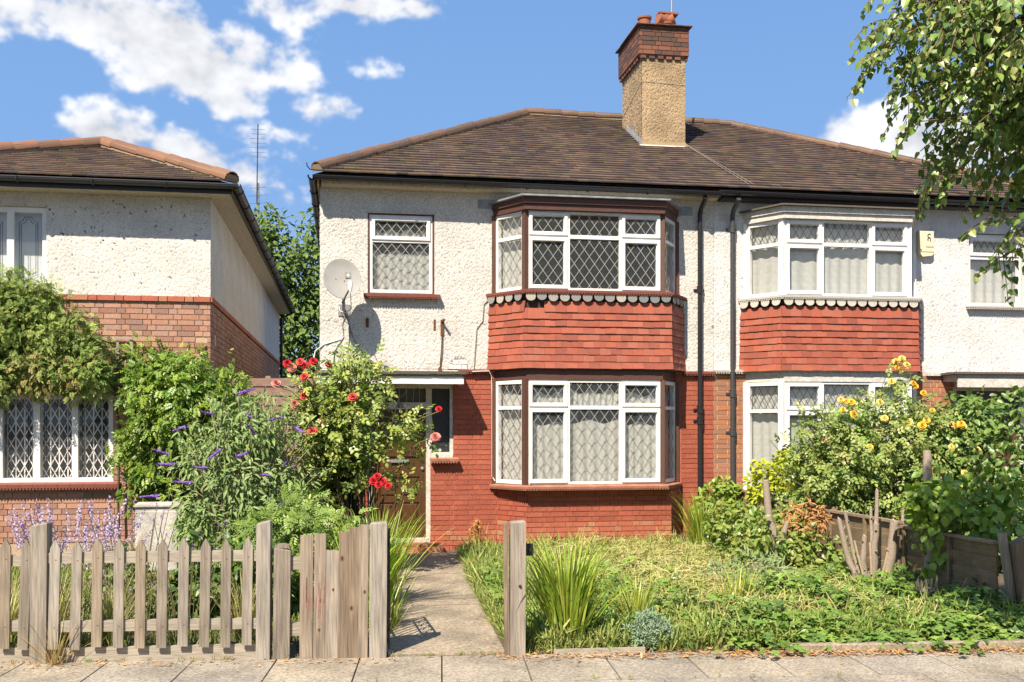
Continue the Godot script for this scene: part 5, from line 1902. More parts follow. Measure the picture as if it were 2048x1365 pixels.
	bolt.lathe([Vector2(0.0, 0.016), Vector2(0.010, 0.012), Vector2(0.013, 0.0)], Transform3D(Basis(Vector3.RIGHT, PI * 0.5), V(0.035, 0.565, 0.072)), 12)
	part("bolt_head", bolt.done(), M.iron, g2)
	bolt = Mb.new()
	bolt.bx(0.092, 0.155, 0.80, 0.90, -0.02, 0.0)
	bolt.bar(V(0.12, 0.83, 0.004), V(0.145, 0.87, 0.012), 0.014, 0.012)
	part("latch_plate", bolt.done(), M.iron, g2)
	var gt := thing("iron_gate", "black wrought iron gate standing open along the path", "gate", V(0.352, 0, front_z(0.35) - 0.02))
	gt.rotation.y = PI * 0.5 + 0.06
	var mb := Mb.new()
	for x in [0.02, 0.86]:
		mb.bar(V(x, 0.05, 0), V(x, 1.03 if x < 0.5 else 0.98, 0), 0.026, 0.014, V(0, 0, 1))
	for y in [0.10, 0.24, 0.72, 0.97]:
		mb.bar(V(0.02, y, 0), V(0.86, y, 0), 0.022, 0.012, V(0, 0, 1))
	part("frame", mb.done(), M.iron, gt)
	for i in 8:
		mb = Mb.new()
		mb.bar(V(0.11 + i * 0.094, 0.10, 0), V(0.11 + i * 0.094, 0.72, 0), 0.012, 0.012, V(0, 0, 1))
		part("bar", mb.done(), M.iron, gt)
	for i in 5:
		mb = Mb.new()
		var cx := 0.12 + i * 0.155
		for s in [-1.0, 1.0]:
			var p := []
			for k in 22:
				var t := TAU * 1.35 * k / 21.0
				var r := 0.052 * (1.0 - 0.55 * k / 21.0)
				p.append(V(cx + s * (cos(t) * r), 0.845 + s * 0.055 + sin(t) * r, 0))
			mb.tube(p, [0.006], 5)
		part("scroll", mb.done(), M.iron, gt)
	mb = Mb.new()
	mb.tube([V(-0.05, 0.2, 0), V(0.03, 0.2, 0)], [0.012], 8)
	mb.tube([V(-0.05, 0.9, 0), V(0.03, 0.9, 0)], [0.012], 8)
	part("hinge", mb.done(), M.iron, gt)

	# ---- slatted screen between the houses
	var sc := thing("slatted_screen", "tall pinkish slatted timber screen closing the side passage", "fence", V(-1.80, 0, 0.32))
	recs = []
	for i in 19:
		recs.append([Transform3D(Basis.from_euler(V(0, 0, rnd(-0.004, 0.004))) * Basis.from_scale(V(1.42, 0.112, 0.022)), V(0.72, 0.06 + i * 0.134, 0.02)), rng.randi() % 3])
	pieces(sc, "slat", unit_box, "slat", recs)
	for x in [0.05, 0.72, 1.38]:
		part("post", square_post(0.07, 0.05, 2.56, 0.0), M.slat.mats[0], sc, Transform3D(Basis(), V(x, 0, -0.02)))

	# ---- boundary fence between the two front gardens
	var A := V(5.70, 0, 0.25)
	var B := V(6.10, 0, 6.35)
	var bd := thing("garden_fence", "low brown plank fence between the two front gardens", "fence", A)
	var dirv := (B - A).normalized()
	var side := V(dirv.z, 0, -dirv.x)
	var L := A.distance_to(B)
	recs = []
	var spans := 4
	for s in spans:
		var t0 := L * s / spans
		var t1 := L * (s + 1) / spans
		var top := lerpf(0.92, 0.72, (s + 0.5) / spans)
		part("post", square_post(0.08, 0.08, top + 0.06), M.fence_plank.mats[s % 4], bd, Transform3D(Basis(side, Vector3.UP, dirv), dirv * t0 + side * 0.06) * lean(0, 0, 0, rnd(-0.03, 0.03)))
		for k in 5:
			var hh := top / 5.0
			var bs := Basis(side, Vector3.UP, dirv) * Basis.from_euler(V(rnd(-0.008, 0.008), 0, 0.10)) * Basis.from_scale(V(0.016, hh + 0.035, t1 - t0 - 0.01))
			recs.append([Transform3D(bs, dirv * ((t0 + t1) * 0.5) + V(0, hh * (k + 0.5), 0) + side * 0.012), rng.randi() % 4])
		mb = Mb.new()
		mb.bar(dirv * t0 + V(0, top + 0.015, 0), dirv * t1 + V(0, top + 0.005, 0), 0.07, 0.028)
		part("capping_rail", mb.done(), M.fence_plank.mats[2], bd)
		for k in 2:
			mb = Mb.new()
			mb.bar(dirv * lerpf(t0, t1, 0.5 * k + 0.06) + side * -0.022, dirv * lerpf(t0, t1, 0.5 * k + 0.06) + V(0, top, 0) + side * -0.022, 0.035, 0.03, side)
			part("batten", mb.done(), M.fence_plank.mats[1], bd)
	pieces(bd, "plank", unit_box, "fence_plank", recs)
	var lp := thing("leaning_post", "leaning split timber post with a metal plate at the fence end", "gate post", V(6.30, 0, 6.50))
	part("post", square_post(0.13, 0.12, 0.80, 0.02), M.brown_board.mats[3], lp, lean(0, 0, 0, 0.13, 0.03))
	part("split_strip", rough_board(0.07, 0.86, 0.04, 0.015), M.brown_board.mats[2], lp, lean(-0.10, 0, -0.02, 0.16))
	mb = Mb.new()
	mb.box(lean(-0.10, 0.62, 0.065, 0.13), V(0.075, 0.13, 0.02))
	part("metal_plate", mb.done(), M.galvanised, lp)
	mb = Mb.new()
	mb.box(lean(0.02, 0.66, 0.07, 0.13), V(0.10, 0.035, 0.03))
	part("hinge", mb.done(), M.rust, lp)

	# ---- edgings along the pavement
	var e1 := thing("edging_kerb", "pale concrete edging strip half buried under brambles", "kerb", V(4.2, 0, front_z(4.2) + 0.06))
	for q in [[-0.62, 0.62], [0.70, 1.5]]:
		mb = Mb.new()
		mb.chamfer(Transform3D(Basis(Vector3.UP, ang) * Basis(Vector3.RIGHT, -PI * 0.5), V((q[0] + q[1]) * 0.5, 0.02, 0.09 * (q[0] + q[1]) * 0.5)), V(q[1] - q[0], 0.08, 0.09), 0.01)
		part("block", mb.done(), M.concrete, e1)
	var e2 := thing("edging_board", "low timber edging board in front of the strap-leaved clump", "edging", V(2.0, 0, front_z(2.0) + 0.03))
	mb = Mb.new()
	mb.box(lean(0.05, 0.015, 0, 0.01, 0, ang), V(0.75, 0.06, 0.03))
	part("board", mb.done(), M.old_rail.mats[0], e2)

	# ---- trellises on the brick house
	var t1b := thing("trellis", "grey timber trellis poking out of the jasmine on the brick wall", "trellis", V(-3.22, 2.30, 0.76))
	for q in [[0.0, 0.0, 0.0, 0.74], [0.20, 0.0, 0.20, 0.70], [0.38, 0.0, 0.38, 0.74]]:
		mb = Mb.new()
		mb.bar(V(q[0], q[1], 0), V(q[2], q[3], 0), 0.035, 0.018, V(0, 0, 1))
		part("upright", mb.done(), M.old_board.mats[0], t1b)
	for y in [0.12, 0.34, 0.54, 0.73]:
		mb = Mb.new()
		mb.bar(V(-0.10, y, 0.019), V(0.40, y, 0.019), 0.038, 0.018, V(0, 0, 1))
		part("crossbar", mb.done(), M.old_rail.mats[0], t1b)
	var t2b := thing("trellis", "weathered trellis under the bright green climber on the brick wall", "trellis", V(-2.88, 0.75, 0.76))
	for i in 4:
		mb = Mb.new()
		mb.bar(V(i * 0.24, 0, 0), V(i * 0.24, 1.75, 0), 0.025, 0.018, V(0, 0, 1))
		part("upright", mb.done(), M.slat.mats[0], t2b)
	for i in 6:
		mb = Mb.new()
		mb.bar(V(-0.05, 0.08 + i * 0.31, 0.019), V(0.80, 0.08 + i * 0.31, 0.019), 0.028, 0.018, V(0, 0, 1))
		part("crossbar", mb.done(), M.old_rail.mats[1], t2b)

	# ---- white meter cabinet
	var cb := thing("meter_cabinet", "dirty white meter cabinet standing in the flower bed", "cabinet", V(-2.30, 0, 1.75))
	mb = Mb.new()
	mb.chamfer(Transform3D(Basis(), V(0, 0.43, 0)), V(0.55, 0.86, 0.30), 0.012)
	part("body", mb.done(), M.box_white, cb)
	mb = Mb.new()
	mb.chamfer(Transform3D(Basis(), V(-0.005, 0.42, 0.158)), V(0.47, 0.74, 0.014), 0.004)
	part("door", mb.done(), M.box_white, cb)
	mb = Mb.new()
	mb.box(Transform3D(Basis(Vector3.RIGHT, 0.06), V(0, 0.868, 0.005)), V(0.58, 0.02, 0.34))
	part("lid", mb.done(), M.box_white, cb)
	mb = Mb.new()
	mb.lathe([Vector2(0.0, 0.006), Vector2(0.012, 0.005), Vector2(0.014, 0.0)], Transform3D(Basis(Vector3.RIGHT, PI * 0.5), V(0.19, 0.42, 0.165)), 10)
	part("lock", mb.done(), M.iron, cb)

	# ---- aerial mast far behind
	var am := thing("aerial_mast", "tall thin aerial mast rising behind the green trees between houses", "aerial", V(-3.0, 0, -21.5))
	mb = Mb.new()
	mb.tube([V(0, 0, 0), V(0, 10.3, 0)], [0.045], 8)
	part("mast", mb.done(), M.galvanised, am)
	for i in 9:
		mb = Mb.new()
		mb.tube([V(0, 5.4 + i * 0.52, 0), V(0, 5.43 + i * 0.52, 0)], [0.06], 8)
		part("joint_ring", mb.done(), M.grey_iron, am)
	mb = Mb.new()
	mb.tube([V(-0.04, 9.6, 0.05), V(0.0, 12.35, 0.05)], [0.02], 7)
	for i in 7:
		mb.tube([V(-0.26, 11.2 + i * 0.16, 0.05), V(0.26, 11.2 + i * 0.16, 0.05)], [0.006], 5)
	for i in 5:
		var ww := 0.5 - 0.05 * i
		mb.tube([V(-ww, 9.0 + i * 0.27, 0.08), V(ww, 9.08 + i * 0.27, 0.08)], [0.006], 5)
	part("aerial", mb.done(), M.grey_iron, am)

# ---------------------------------------------------------------- plants
func leaf_mesh(w: float, fold := 0.25, curl := 0.25, toothed := false) -> Mesh:   # unit length along y, face towards z
	var mb := Mb.new()
	var ts := [0.0, 0.22, 0.5, 0.8, 1.0]
	var ws := [0.0, 0.85, 1.0, 0.55, 0.0] if not toothed else [0.0, 1.0, 0.85, 0.4, 0.0]
	var rows := []
	for i in 5:
		var t: float = ts[i]
		var hw: float = ws[i] * w * 0.5
		var z := -curl * t * t
		rows.append([V(-hw, t, z + fold * hw), V(0, t, z), V(hw, t, z + fold * hw)])
	for i in 4:
		for k in 2:
			var a: Vector3 = rows[i][k]
			var b: Vector3 = rows[i][k + 1]
			var c: Vector3 = rows[i + 1][k + 1]
			var d: Vector3 = rows[i + 1][k]
			mb.face(a, b, c)
			mb.face(a, c, d)
	return mb.done()

func join_leaves(base: Mesh, xfs: Array) -> Mesh:
	var src := base.surface_get_arrays(0)
	var mb := Mb.new()
	for xf in xfs:
		for i in src[Mesh.ARRAY_VERTEX].size():
			mb.v.append(xf * src[Mesh.ARRAY_VERTEX][i])
			mb.n.append((xf.basis * src[Mesh.ARRAY_NORMAL][i]).normalized())
	return mb.done()

func compound(leaflet: Mesh, pairs: int, size: float, droop := 0.2) -> Mesh:   # a pinnate leaf of unit length
	var xs := []
	for i in pairs:
		var t := 0.25 + 0.65 * i / maxf(1.0, pairs - 0.0)
		for s in [-1.0, 1.0]:
			xs.append(Transform3D(Basis.from_euler(V(-0.25, 0, -s * 1.05)) * Basis.from_scale(Vector3.ONE * size * (1.0 - 0.25 * absf(t - 0.5))), V(0, t, -droop * t * t)))
	xs.append(Transform3D(Basis.from_euler(V(-0.3, 0, 0)) * Basis.from_scale(Vector3.ONE * size * 1.1), V(0, 0.88, -droop * 0.8)))
	return join_leaves(leaflet, xs)

func leaf_xf(p: Vector3, dir: Vector3, nrm: Vector3, s: float) -> Transform3D:
	var y := dir.normalized()
	var x := y.cross(nrm)
	if x.length() < 1e-3:
		x = y.cross(V(0.3, 0.5, 0.8))
	x = x.normalized()
	return Transform3D(Basis(x * s, y * s, x.cross(y) * s), p)

func ball() -> Vector3:
	while true:
		var p := V(rnd(-1, 1), rnd(-1, 1), rnd(-1, 1))
		if p.length_squared() < 1.0:
			return p
	return Vector3.ZERO

func tint(pal: Array) -> Color:
	var a: Color = pal[rng.randi() % pal.size()]
	var b: Color = pal[rng.randi() % pal.size()]
	var k := rnd(0.78, 1.2)
	var c := a.lerp(b, rng.randf())
	return Color(c.r * k, c.g * k, c.b * k)

# leaves through a set of clumps [centre, radius]; more of them near each clump's skin
func scatter(clumps: Array, n: int, s0: float, s1: float, pal: Array, hang := 0.2, flat := 0.7) -> Array:
	var xfs := []
	var cols := []
	var total := 0.0
	for c in clumps:
		total += pow(c[1], 2.2)
	for c in clumps:
		var k := int(n * pow(c[1], 2.2) / total)
		var own := tint(pal)
		for i in k:
			var d := ball()
			d = d.normalized() * pow(d.length(), 0.6)
			var p: Vector3 = c[0] + d * c[1]
			if p.y < 0.02:
				continue
			var nrm := d * 0.5 + V(-0.15, flat, 0.35) + ball() * 0.75
			var dir := d * 0.7 + V(0, -hang, 0) + ball() * 0.8
			xfs.append(leaf_xf(p, dir, nrm, rnd(s0, s1)))
			var t := tint(pal)
			cols.append(t.lerp(own, 0.35))
	return [xfs, cols]

func clump_set(c: Vector3, r: Vector3, n: int, r0: float, r1: float, fill := 0.5) -> Array:
	var out := []
	for i in n:
		var d := ball()
		d = d.normalized() * lerpf(pow(d.length(), 0.33), 1.0, fill)
		out.append([c + V(d.x * r.x, d.y * r.y, d.z * r.z), rnd(r0, r1)])
	return out

# loose shoots that break a bush's outline
func sprigs(out: Array, c: Vector3, r: Vector3, n: int, up := 0.3) -> void:
	for i in n:
		var d := (ball() + V(0, up, 0.15)).normalized()
		var p := c + V(d.x * r.x, d.y * r.y, d.z * r.z)
		var l := rnd(0.10, 0.32)
		for k in 4:
			out.append([p + d * (l * k / 3.0) + V(0, -0.05 * k * k * 0.1, 0), 0.055 - 0.008 * k])

func branches(clumps: Array, base: Vector3, r: float, spread := 0.1, each := 1) -> Mesh:
	var mb := Mb.new()
	for i in range(0, clumps.size(), each):
		var e: Vector3 = clumps[i][0]
		var s := base + V(rnd(-spread, spread), 0, rnd(-spread, spread))
		var m := s.lerp(e, 0.5) + V((s.x - e.x) * 0.15, 0.12 * s.distance_to(e), (s.z - e.z) * 0.15) + ball() * 0.06
		mb.tube([s, s.lerp(m, 0.55) + ball() * 0.02, m, m.lerp(e, 0.6) + ball() * 0.03, e], [r, r * 0.85, r * 0.65, r * 0.5, r * 0.3], 5, false)
	return mb.done()

func strap_clump(o: Node, n: int, h0: float, h1: float, spread: float, width: float, pal: Array, base_r := 0.12, called := "blades", droop := 1.0) -> void:
	var mb := Mb.new()
	mb.colored = true
	for i in n:
		mb.col = tint(pal)
		var a := rnd(0, TAU)
		var out := V(cos(a), 0, sin(a))
		var p := out * rnd(0.0, base_r)
		var tilt := absf(rng.randfn(0.0, 1.0)) * spread
		var l := rnd(h0, h1)
		var bend := rnd(0.15, 0.9) * droop
		var segs := 7
		var sd := out.cross(Vector3.UP).rotated(Vector3.UP, rnd(-0.8, 0.8)).normalized()
		var w := width * rnd(0.7, 1.25)
		var prev := []
		for k in segs + 1:
			var t := float(k) / segs
			var ww := w * (1.0 - pow(t, 2.2)) * (0.7 + 0.6 * t if t < 0.5 else 1.0) * 0.5 + 0.0006
			var d := (Vector3.UP * cos(tilt) + out * sin(tilt)).normalized()
			var nr := sd.cross(d).normalized()
			var row := [p - sd * ww + nr * ww * 0.35, p, p + sd * ww + nr * ww * 0.35]
			if k > 0:
				for q in 2:
					mb.tri(prev[q], prev[q + 1], row[q + 1], nr, nr, nr)
					mb.tri(prev[q], row[q + 1], row[q], nr, nr, nr)
			prev = row
			p += d * l / segs
			tilt += bend * l * (0.25 + t * 0.9) / segs * 2.2
	part(called, mb.done(), M.leaf, o)

func rose_mesh(c: Color) -> Mesh:   # a double rose of radius 1 opening towards +y
	var mb := Mb.new()
	mb.colored = true
	for ring in 4:
		var n: int = [3, 5, 6, 7][ring]
		var tilt: float = [0.12, 0.4, 0.8, 1.25][ring]
		var r0: float = [0.06, 0.12, 0.18, 0.2][ring]
		var l: float = [0.55, 0.7, 0.8, 0.85][ring]
		for i in n:
			var k: float = rnd(0.8, 1.15) * [0.75, 0.88, 1.0, 1.05][ring]
			mb.col = Color(c.r * k, c.g * k * rnd(0.8, 1.2), c.b * k)
			var a: float = TAU * (i + 0.4 * ring) / n + rnd(-0.15, 0.15)
			var o := V(cos(a), 0, sin(a))
			var s := V(-sin(a), 0, cos(a))
			var d := (Vector3.UP * cos(tilt) + o * sin(tilt)).normalized()
			var d2 := (Vector3.UP * cos(tilt + 0.5) + o * sin(tilt + 0.5)).normalized()
			var w := 0.36 + 0.09 * ring
			var rows := []
			for t in 3:
				var p: Vector3 = o * r0 + d * (l * 0.5 * minf(t, 1.0)) + d2 * (l * 0.5 * maxf(0.0, t - 1.0)) + V(0, 0.05 - 0.06 * ring, 0)
				var ww: float = w * [0.5, 1.0, 0.75][t]
				rows.append([p - s * ww - o * ww * 0.25, p + o * 0.05, p + s * ww - o * ww * 0.25])
			for t in 2:
				for q in 2:
					mb.quad(rows[t][q], rows[t][q + 1], rows[t + 1][q + 1], rows[t + 1][q])
	return mb.done()

func spike_mesh(c: Color, c2: Color, n := 110, r := 0.13, s := 0.045) -> Mesh:   # a flower spike of unit length along y
	var mb := Mb.new()
	mb.colored = true
	for i in n:
		var t := pow(rng.randf(), 0.8)
		var rr := r * (1.0 - 0.75 * t)
		var a := rnd(0, TAU)
		var o := V(cos(a), rnd(-0.2, 0.5), sin(a)).normalized()
		var p := V(0, t, 0) + o * rr * rnd(0.6, 1.0) - V(0.10 * t * t, 0, 0)
		mb.col = c.lerp(c2, rng.randf())
		var x := o.cross(Vector3.UP).normalized() * s
		var y := o.cross(x).normalized() * s
		mb.quad(p - x - y, p + x - y, p + x + y, p - x + y)
	return mb.done()

func flower(called: String, mesh: Mesh, m: Material, parent: Node, p: Vector3, dir: Vector3, s: float) -> void:
	var y := dir.normalized()
	var x := y.cross(V(0.2, 0.3, 0.9)).normalized()
	part(called, mesh, m, parent, Transform3D(Basis(x * s, y * s, x.cross(y) * s).rotated(y, rnd(0, TAU)), p))

func tree(called: String, label: String, at: Vector3, h: float, r: Vector3, n_clumps: int, n_leaves: int, size: float, pal: Array, group := "", base_y := 0.0, cr := Vector2(0.5, 0.9)) -> Node3D:
	var t := thing(called, label, "tree", at, group)
	var mb := Mb.new()
	mb.tube([V(0, -0.1, 0), V(0.05, h * 0.3, 0), V(-0.05, h * 0.6, 0.05), V(0, h * 0.85, 0)], [0.22, 0.17, 0.12, 0.04], 9)
	var cl := clump_set(V(0, (h + base_y) * 0.5, 0), r, n_clumps, cr.x, cr.y, 0.35)
	for c in cl:                                  # narrower towards the top
		var k: float = clampf((c[0].y - base_y) / (h - base_y), 0.0, 1.0)
		c[0].x *= 1.15 - 0.65 * k * k
		c[0].z *= 1.15 - 0.65 * k * k
	for i in range(0, cl.size(), 3):
		var e: Vector3 = cl[i][0]
		mb.tube([V(0, maxf(0.3, e.y * 0.72), 0), V(e.x * 0.5, e.y * 0.9, e.z * 0.5), e], [0.06, 0.04, 0.015], 5, false)
	part("trunk", mb.done(), M.dark_bark, t)
	var lv := scatter(cl, n_leaves, size * 0.7, size * 1.2, pal, 0.15, 0.6)
	copies("crown", leaf_mesh(0.5, 0.3, 0.3), M.matt_leaf, t, lv[0], lv[1])
	return t

func make_plants() -> void:
	rng.seed = 991
	var ovate := leaf_mesh(0.62, 0.28, 0.22)
	var narrow := leaf_mesh(0.26, 0.3, 0.35)
	var birch_leaf := leaf_mesh(0.78, 0.2, 0.18, true)
	var rose_leaf := compound(leaf_mesh(0.66, 0.25, 0.15), 2, 0.42)
	var jasmine_leaf := compound(leaf_mesh(0.38, 0.2, 0.1), 4, 0.36, 0.35)
	var wisteria_leaf := compound(leaf_mesh(0.42, 0.2, 0.12), 4, 0.40, 0.4)
	var bramble := join_leaves(leaf_mesh(0.72, 0.22, 0.15, true), [Transform3D(Basis.from_scale(Vector3.ONE * 0.62), V(0, 0.40, 0)), Transform3D(Basis.from_euler(V(0, 0, 1.15)) * Basis.from_scale(Vector3.ONE * 0.52), V(-0.02, 0.36, 0)), Transform3D(Basis.from_euler(V(0, 0, -1.15)) * Basis.from_scale(Vector3.ONE * 0.52), V(0.02, 0.36, 0))])
	var G_MID := [Color(0.126, 0.210, 0.031), Color(0.165, 0.275, 0.042), Color(0.095, 0.160, 0.028)]
	var G_YEL := [Color(0.274, 0.348, 0.035), Color(0.351, 0.392, 0.042), Color(0.196, 0.290, 0.035)]
	var G_DARK := [Color(0.072, 0.123, 0.028), Color(0.095, 0.160, 0.035), Color(0.064, 0.102, 0.025)]
	var G_GREY := [Color(0.24, 0.31, 0.14), Color(0.181, 0.232, 0.091), Color(0.242, 0.290, 0.119), Color(0.149, 0.203, 0.070)]
	var STRAW := [Color(0.420, 0.360, 0.140), Color(0.360, 0.330, 0.120), Color(0.480, 0.420, 0.200), Color(0.475, 0.450, 0.140)]

	# ---- jasmine over the brick house's ground-floor window
	var o := thing("jasmine", "pale feathery jasmine mounded over the brick house's lower window", "climber", V(-4.0, 0, 0.80))
	var cl := []
	for i in 90:
		var x := rnd(-1.3, 0.78)
		var top := 3.62 - 0.10 * sin(x * 4.0) - maxf(0.0, x - 0.25) * 1.05
		var bot := 2.35 - 0.15 * maxf(0.0, -x - 0.3) 
		var y := rnd(bot, top)
		cl.append([V(x, y, rnd(0.05, 0.32) * (0.6 + 0.6 * sin((y - bot) / maxf(0.2, top - bot) * PI))), rnd(0.14, 0.24)])
	sprigs(cl, V(-0.1, 3.0, 0.2), V(1.1, 0.6, 0.3), 40, 0.4)
	var vine := Mb.new()
	vine.tube([V(1.03, 0, 0.02), V(1.0, 0.9, 0.04), V(1.04, 1.7, 0.03), V(0.95, 2.4, 0.06), V(0.3, 2.62, 0.10), V(-0.5, 2.75, 0.10), V(-1.2, 2.7, 0.10)], [0.018, 0.016, 0.015, 0.013, 0.011, 0.009, 0.006], 7)
	part("stem", vine.done(), M.dark_cane, o)
	var lv := scatter(cl, 9500, 0.05, 0.12, [Color(0.23, 0.31, 0.075), Color(0.31, 0.37, 0.10), Color(0.14, 0.23, 0.05), Color(0.36, 0.37, 0.11), Color(0.18, 0.28, 0.06)], 0.1)
	copies("foliage", jasmine_leaf, M.matt_leaf, o, lv[0], lv[1])
	cl = []
	for i in 26:
		cl.append([V(rnd(-0.1, 0.95), rnd(2.40, 2.95), rnd(0.12, 0.34)), rnd(0.08, 0.16)])
	lv = scatter(cl, 320, 0.07, 0.11, [Color(0.320, 0.240, 0.090), Color(0.260, 0.220, 0.070), Color(0.360, 0.290, 0.130)], 0.5)
	copies("browned_foliage", jasmine_leaf, M.dry, o, lv[0], lv[1])

	# ---- wisteria-like climber round the corner
	o = thing("climber", "bright yellow-green climber spreading over the corner of the brick house", "climber", V(-2.2, 0, 0.80))
	cl = []
	for i in 70:                                     # the main mass bulging past the corner
		var d := ball()
		cl.append([V(0.28 + d.x * 0.85, 2.05 + d.y * 0.62 - 0.15 * d.x, 0.30 + d.z * 0.30), rnd(0.15, 0.24)])
	for i in 60:                                     # the column down the wall
		cl.append([V(rnd(-0.62, 0.15), rnd(0.95, 2.5), rnd(0.06, 0.30)), rnd(0.11, 0.2)])
	for i in 26:                                     # thin runners on the upper wall
		cl.append([V(rnd(-0.75, 0.36), rnd(2.45, 2.95) , rnd(0.02, 0.12)), rnd(0.06, 0.12)])
	sprigs(cl, V(0.25, 2.05, 0.3), V(0.85, 0.65, 0.35), 34)
	sprigs(cl, V(-0.3, 1.6, 0.2), V(0.5, 0.9, 0.2), 20, 0.0)
	part("stem", branches(cl, V(-0.2, 0.0, 0.05), 0.013, 0.12, 3), M.dark_cane, o)
	lv = scatter(cl, 8800, 0.05, 0.15, [Color(0.17, 0.29, 0.035), Color(0.26, 0.36, 0.04), Color(0.10, 0.20, 0.03), Color(0.13, 0.25, 0.035), Color(0.33, 0.39, 0.06)], 0.35)
	copies("foliage", wisteria_leaf, M.leaf, o, lv[0], lv[1])

	# ---- buddleia
	o = thing("buddleia", "grey-green buddleia bush with drooping purple flower spikes", "shrub", V(-1.12, 0, 3.2))
	cl = clump_set(V(0.0, 1.02, 0), V(0.66, 0.95, 0.55), 80, 0.12, 0.22, 0.05)
	sprigs(cl, V(0, 1.2, 0), V(0.75, 0.95, 0.5), 60, 0.5)
	for i in 20:
		cl.append([V(rnd(-0.55, 0.6), rnd(0.25, 0.8), rnd(0.1, 0.6)), rnd(0.15, 0.22)])
	part("stem", branches(cl, V(0, 0, 0), 0.012, 0.14, 2), M.pale_stem, o)
	lv = scatter(cl, 8500, 0.05, 0.13, [Color(0.24, 0.32, 0.13), Color(0.30, 0.37, 0.17), Color(0.19, 0.28, 0.09), Color(0.14, 0.22, 0.06), Color(0.27, 0.36, 0.12)], 0.45)
	copies("foliage", narrow, M.matt_leaf, o, lv[0], lv[1])
	var sp := spike_mesh(Color(0.200, 0.090, 0.420), Color(0.300, 0.160, 0.550))
	for q in [[-0.75, 1.55, 0.5, -1.0], [-0.66, 1.44, 0.6, -0.9], [-0.30, 1.98, 0.4, -0.5], [-0.58, 1.86, 0.3, -1.0], [0.02, 2.02, 0.2, 0.3], [-0.20, 1.60, 0.65, -0.4], [-0.05, 1.52, 0.65, 0.6], [-0.34, 1.40, 0.6, -0.7], [0.22, 1.33, 0.6, 0.4], [0.45, 1.42, 0.5, 0.2], [0.28, 1.92, 0.3, 0.9], [-0.85, 1.10, 0.5, -1.0], [0.16, 1.76, 0.5, -0.3], [0.55, 1.85, 0.2, 0.4], [-0.1, 2.2, 0.1, 0.8], [0.4, 0.98, 0.6, 0.4], [-0.5, 1.24, 0.6, -0.6]]:
		flower("flower_spike", sp, M.petal, o, V(q[0], q[1], q[2]), V(q[3], rnd(-0.3, 0.35), 0.35), rnd(0.13, 0.23))

	# ---- red rose bush
	o = thing("rose_bush", "tall red rose bush sprawling across the front door", "shrub", V(0.15, 0, 2.5))
	cl = []
	for i in 72:
		var d := ball()
		cl.append([V(-0.30 + d.x * 0.52, 1.72 + d.y * 0.75, d.z * 0.45), rnd(0.12, 0.22)])
	for i in 22:
		cl.append([V(-0.15 + rnd(-0.45, 0.5), rnd(2.2, 2.75), rnd(-0.3, 0.3)), rnd(0.09, 0.16)])
	for i in 16:
		var t := rng.randf()
		cl.append([V(0.35 + t * 0.52, 1.55 + 0.45 * t + rnd(-0.28, 0.22), rnd(-0.2, 0.35)), rnd(0.08, 0.16)])
	for i in 12:
		cl.append([V(rnd(0.3, 0.72), rnd(1.1, 1.45), rnd(-0.1, 0.35)), rnd(0.05, 0.10)])
	sprigs(cl, V(-0.22, 1.9, 0.1), V(0.5, 0.75, 0.45), 30, 0.3)
	part("cane", branches(cl, V(0.0, 0.0, 0), 0.012, 0.22, 3), M.dark_cane, o)
	lv = scatter(cl, 2700, 0.07, 0.17, [Color(0.212, 0.290, 0.049), Color(0.320, 0.377, 0.063), Color(0.142, 0.217, 0.049), Color(0.413, 0.420, 0.084), Color(0.181, 0.261, 0.063)], 0.3)
	copies("foliage", rose_leaf, M.leaf, o, lv[0], lv[1])
	var red := rose_mesh(Color(0.550, 0.025, 0.030))
	var coral := rose_mesh(Color(0.620, 0.085, 0.070))
	var pink := rose_mesh(Color(0.660, 0.240, 0.190))
	for q in [[-0.83, 2.60, 0.2, 0], [-0.68, 2.62, 0.2, 1], [-0.62, 2.58, 0.2, 0], [-0.52, 2.62, 0.3, 0], [-0.63, 2.44, 0.3, 1], [-0.96, 2.36, 0.2, 2], [-0.63, 2.21, 0.35, 1], [-0.74, 2.11, 0.35, 2], [-0.06, 2.20, 0.4, 1], [0.97, 2.06, 0.3, 0], [-0.95, 1.77, 0.5, 0], [-1.0, 1.70, 0.5, 0], [-0.92, 1.69, 0.5, 0], [-0.53, 1.79, 0.5, 1], [0.22, 1.26, 0.5, 0], [0.29, 1.20, 0.5, 0], [0.35, 1.15, 0.55, 0], [0.24, 1.16, 0.55, 0], [0.18, 1.21, 0.5, 0], [-0.78, 2.55, 0.2, 2], [-0.35, 2.6, 0.1, 1], [0.93, 1.72, 0.3, 2], [-0.42, 1.92, 0.4, 2]]:
		flower("rose", [red, coral, pink][q[3]], M.petal, o, V(q[0], q[1], q[2]), V(rnd(-0.5, 0.5), rnd(0.2, 0.8), 0.9), rnd(0.04, 0.066))
	var mb := Mb.new()
	for q in [[0.5, 1.75, 0.97, 2.03], [0.55, 1.5, 0.93, 1.72], [-0.5, 2.3, -0.62, 2.6], [-0.5, 2.3, -0.83, 2.58], [-0.6, 2.1, -0.96, 2.33], [-0.5, 1.5, -0.95, 1.68], [0.1, 0.7, 0.27, 1.16]]:
		mb.tube([V(q[0], q[1], 0.2), V((q[0] + q[2]) * 0.5, (q[1] + q[3]) * 0.5 + 0.05, 0.3), V(q[2], q[3], 0.32)], [0.006], 5)
	part("flower_stem", mb.done(), M.cane, o)

	# ---- low green filling between the buddleia and the path
	o = thing("border_plant", "light green ferny border plants behind the ragged boards", "plant", V(-0.35, 0, 4.4))
	cl = clump_set(V(0.0, 0.55, 0), V(0.62, 0.55, 0.5), 40, 0.12, 0.2, 0.1)
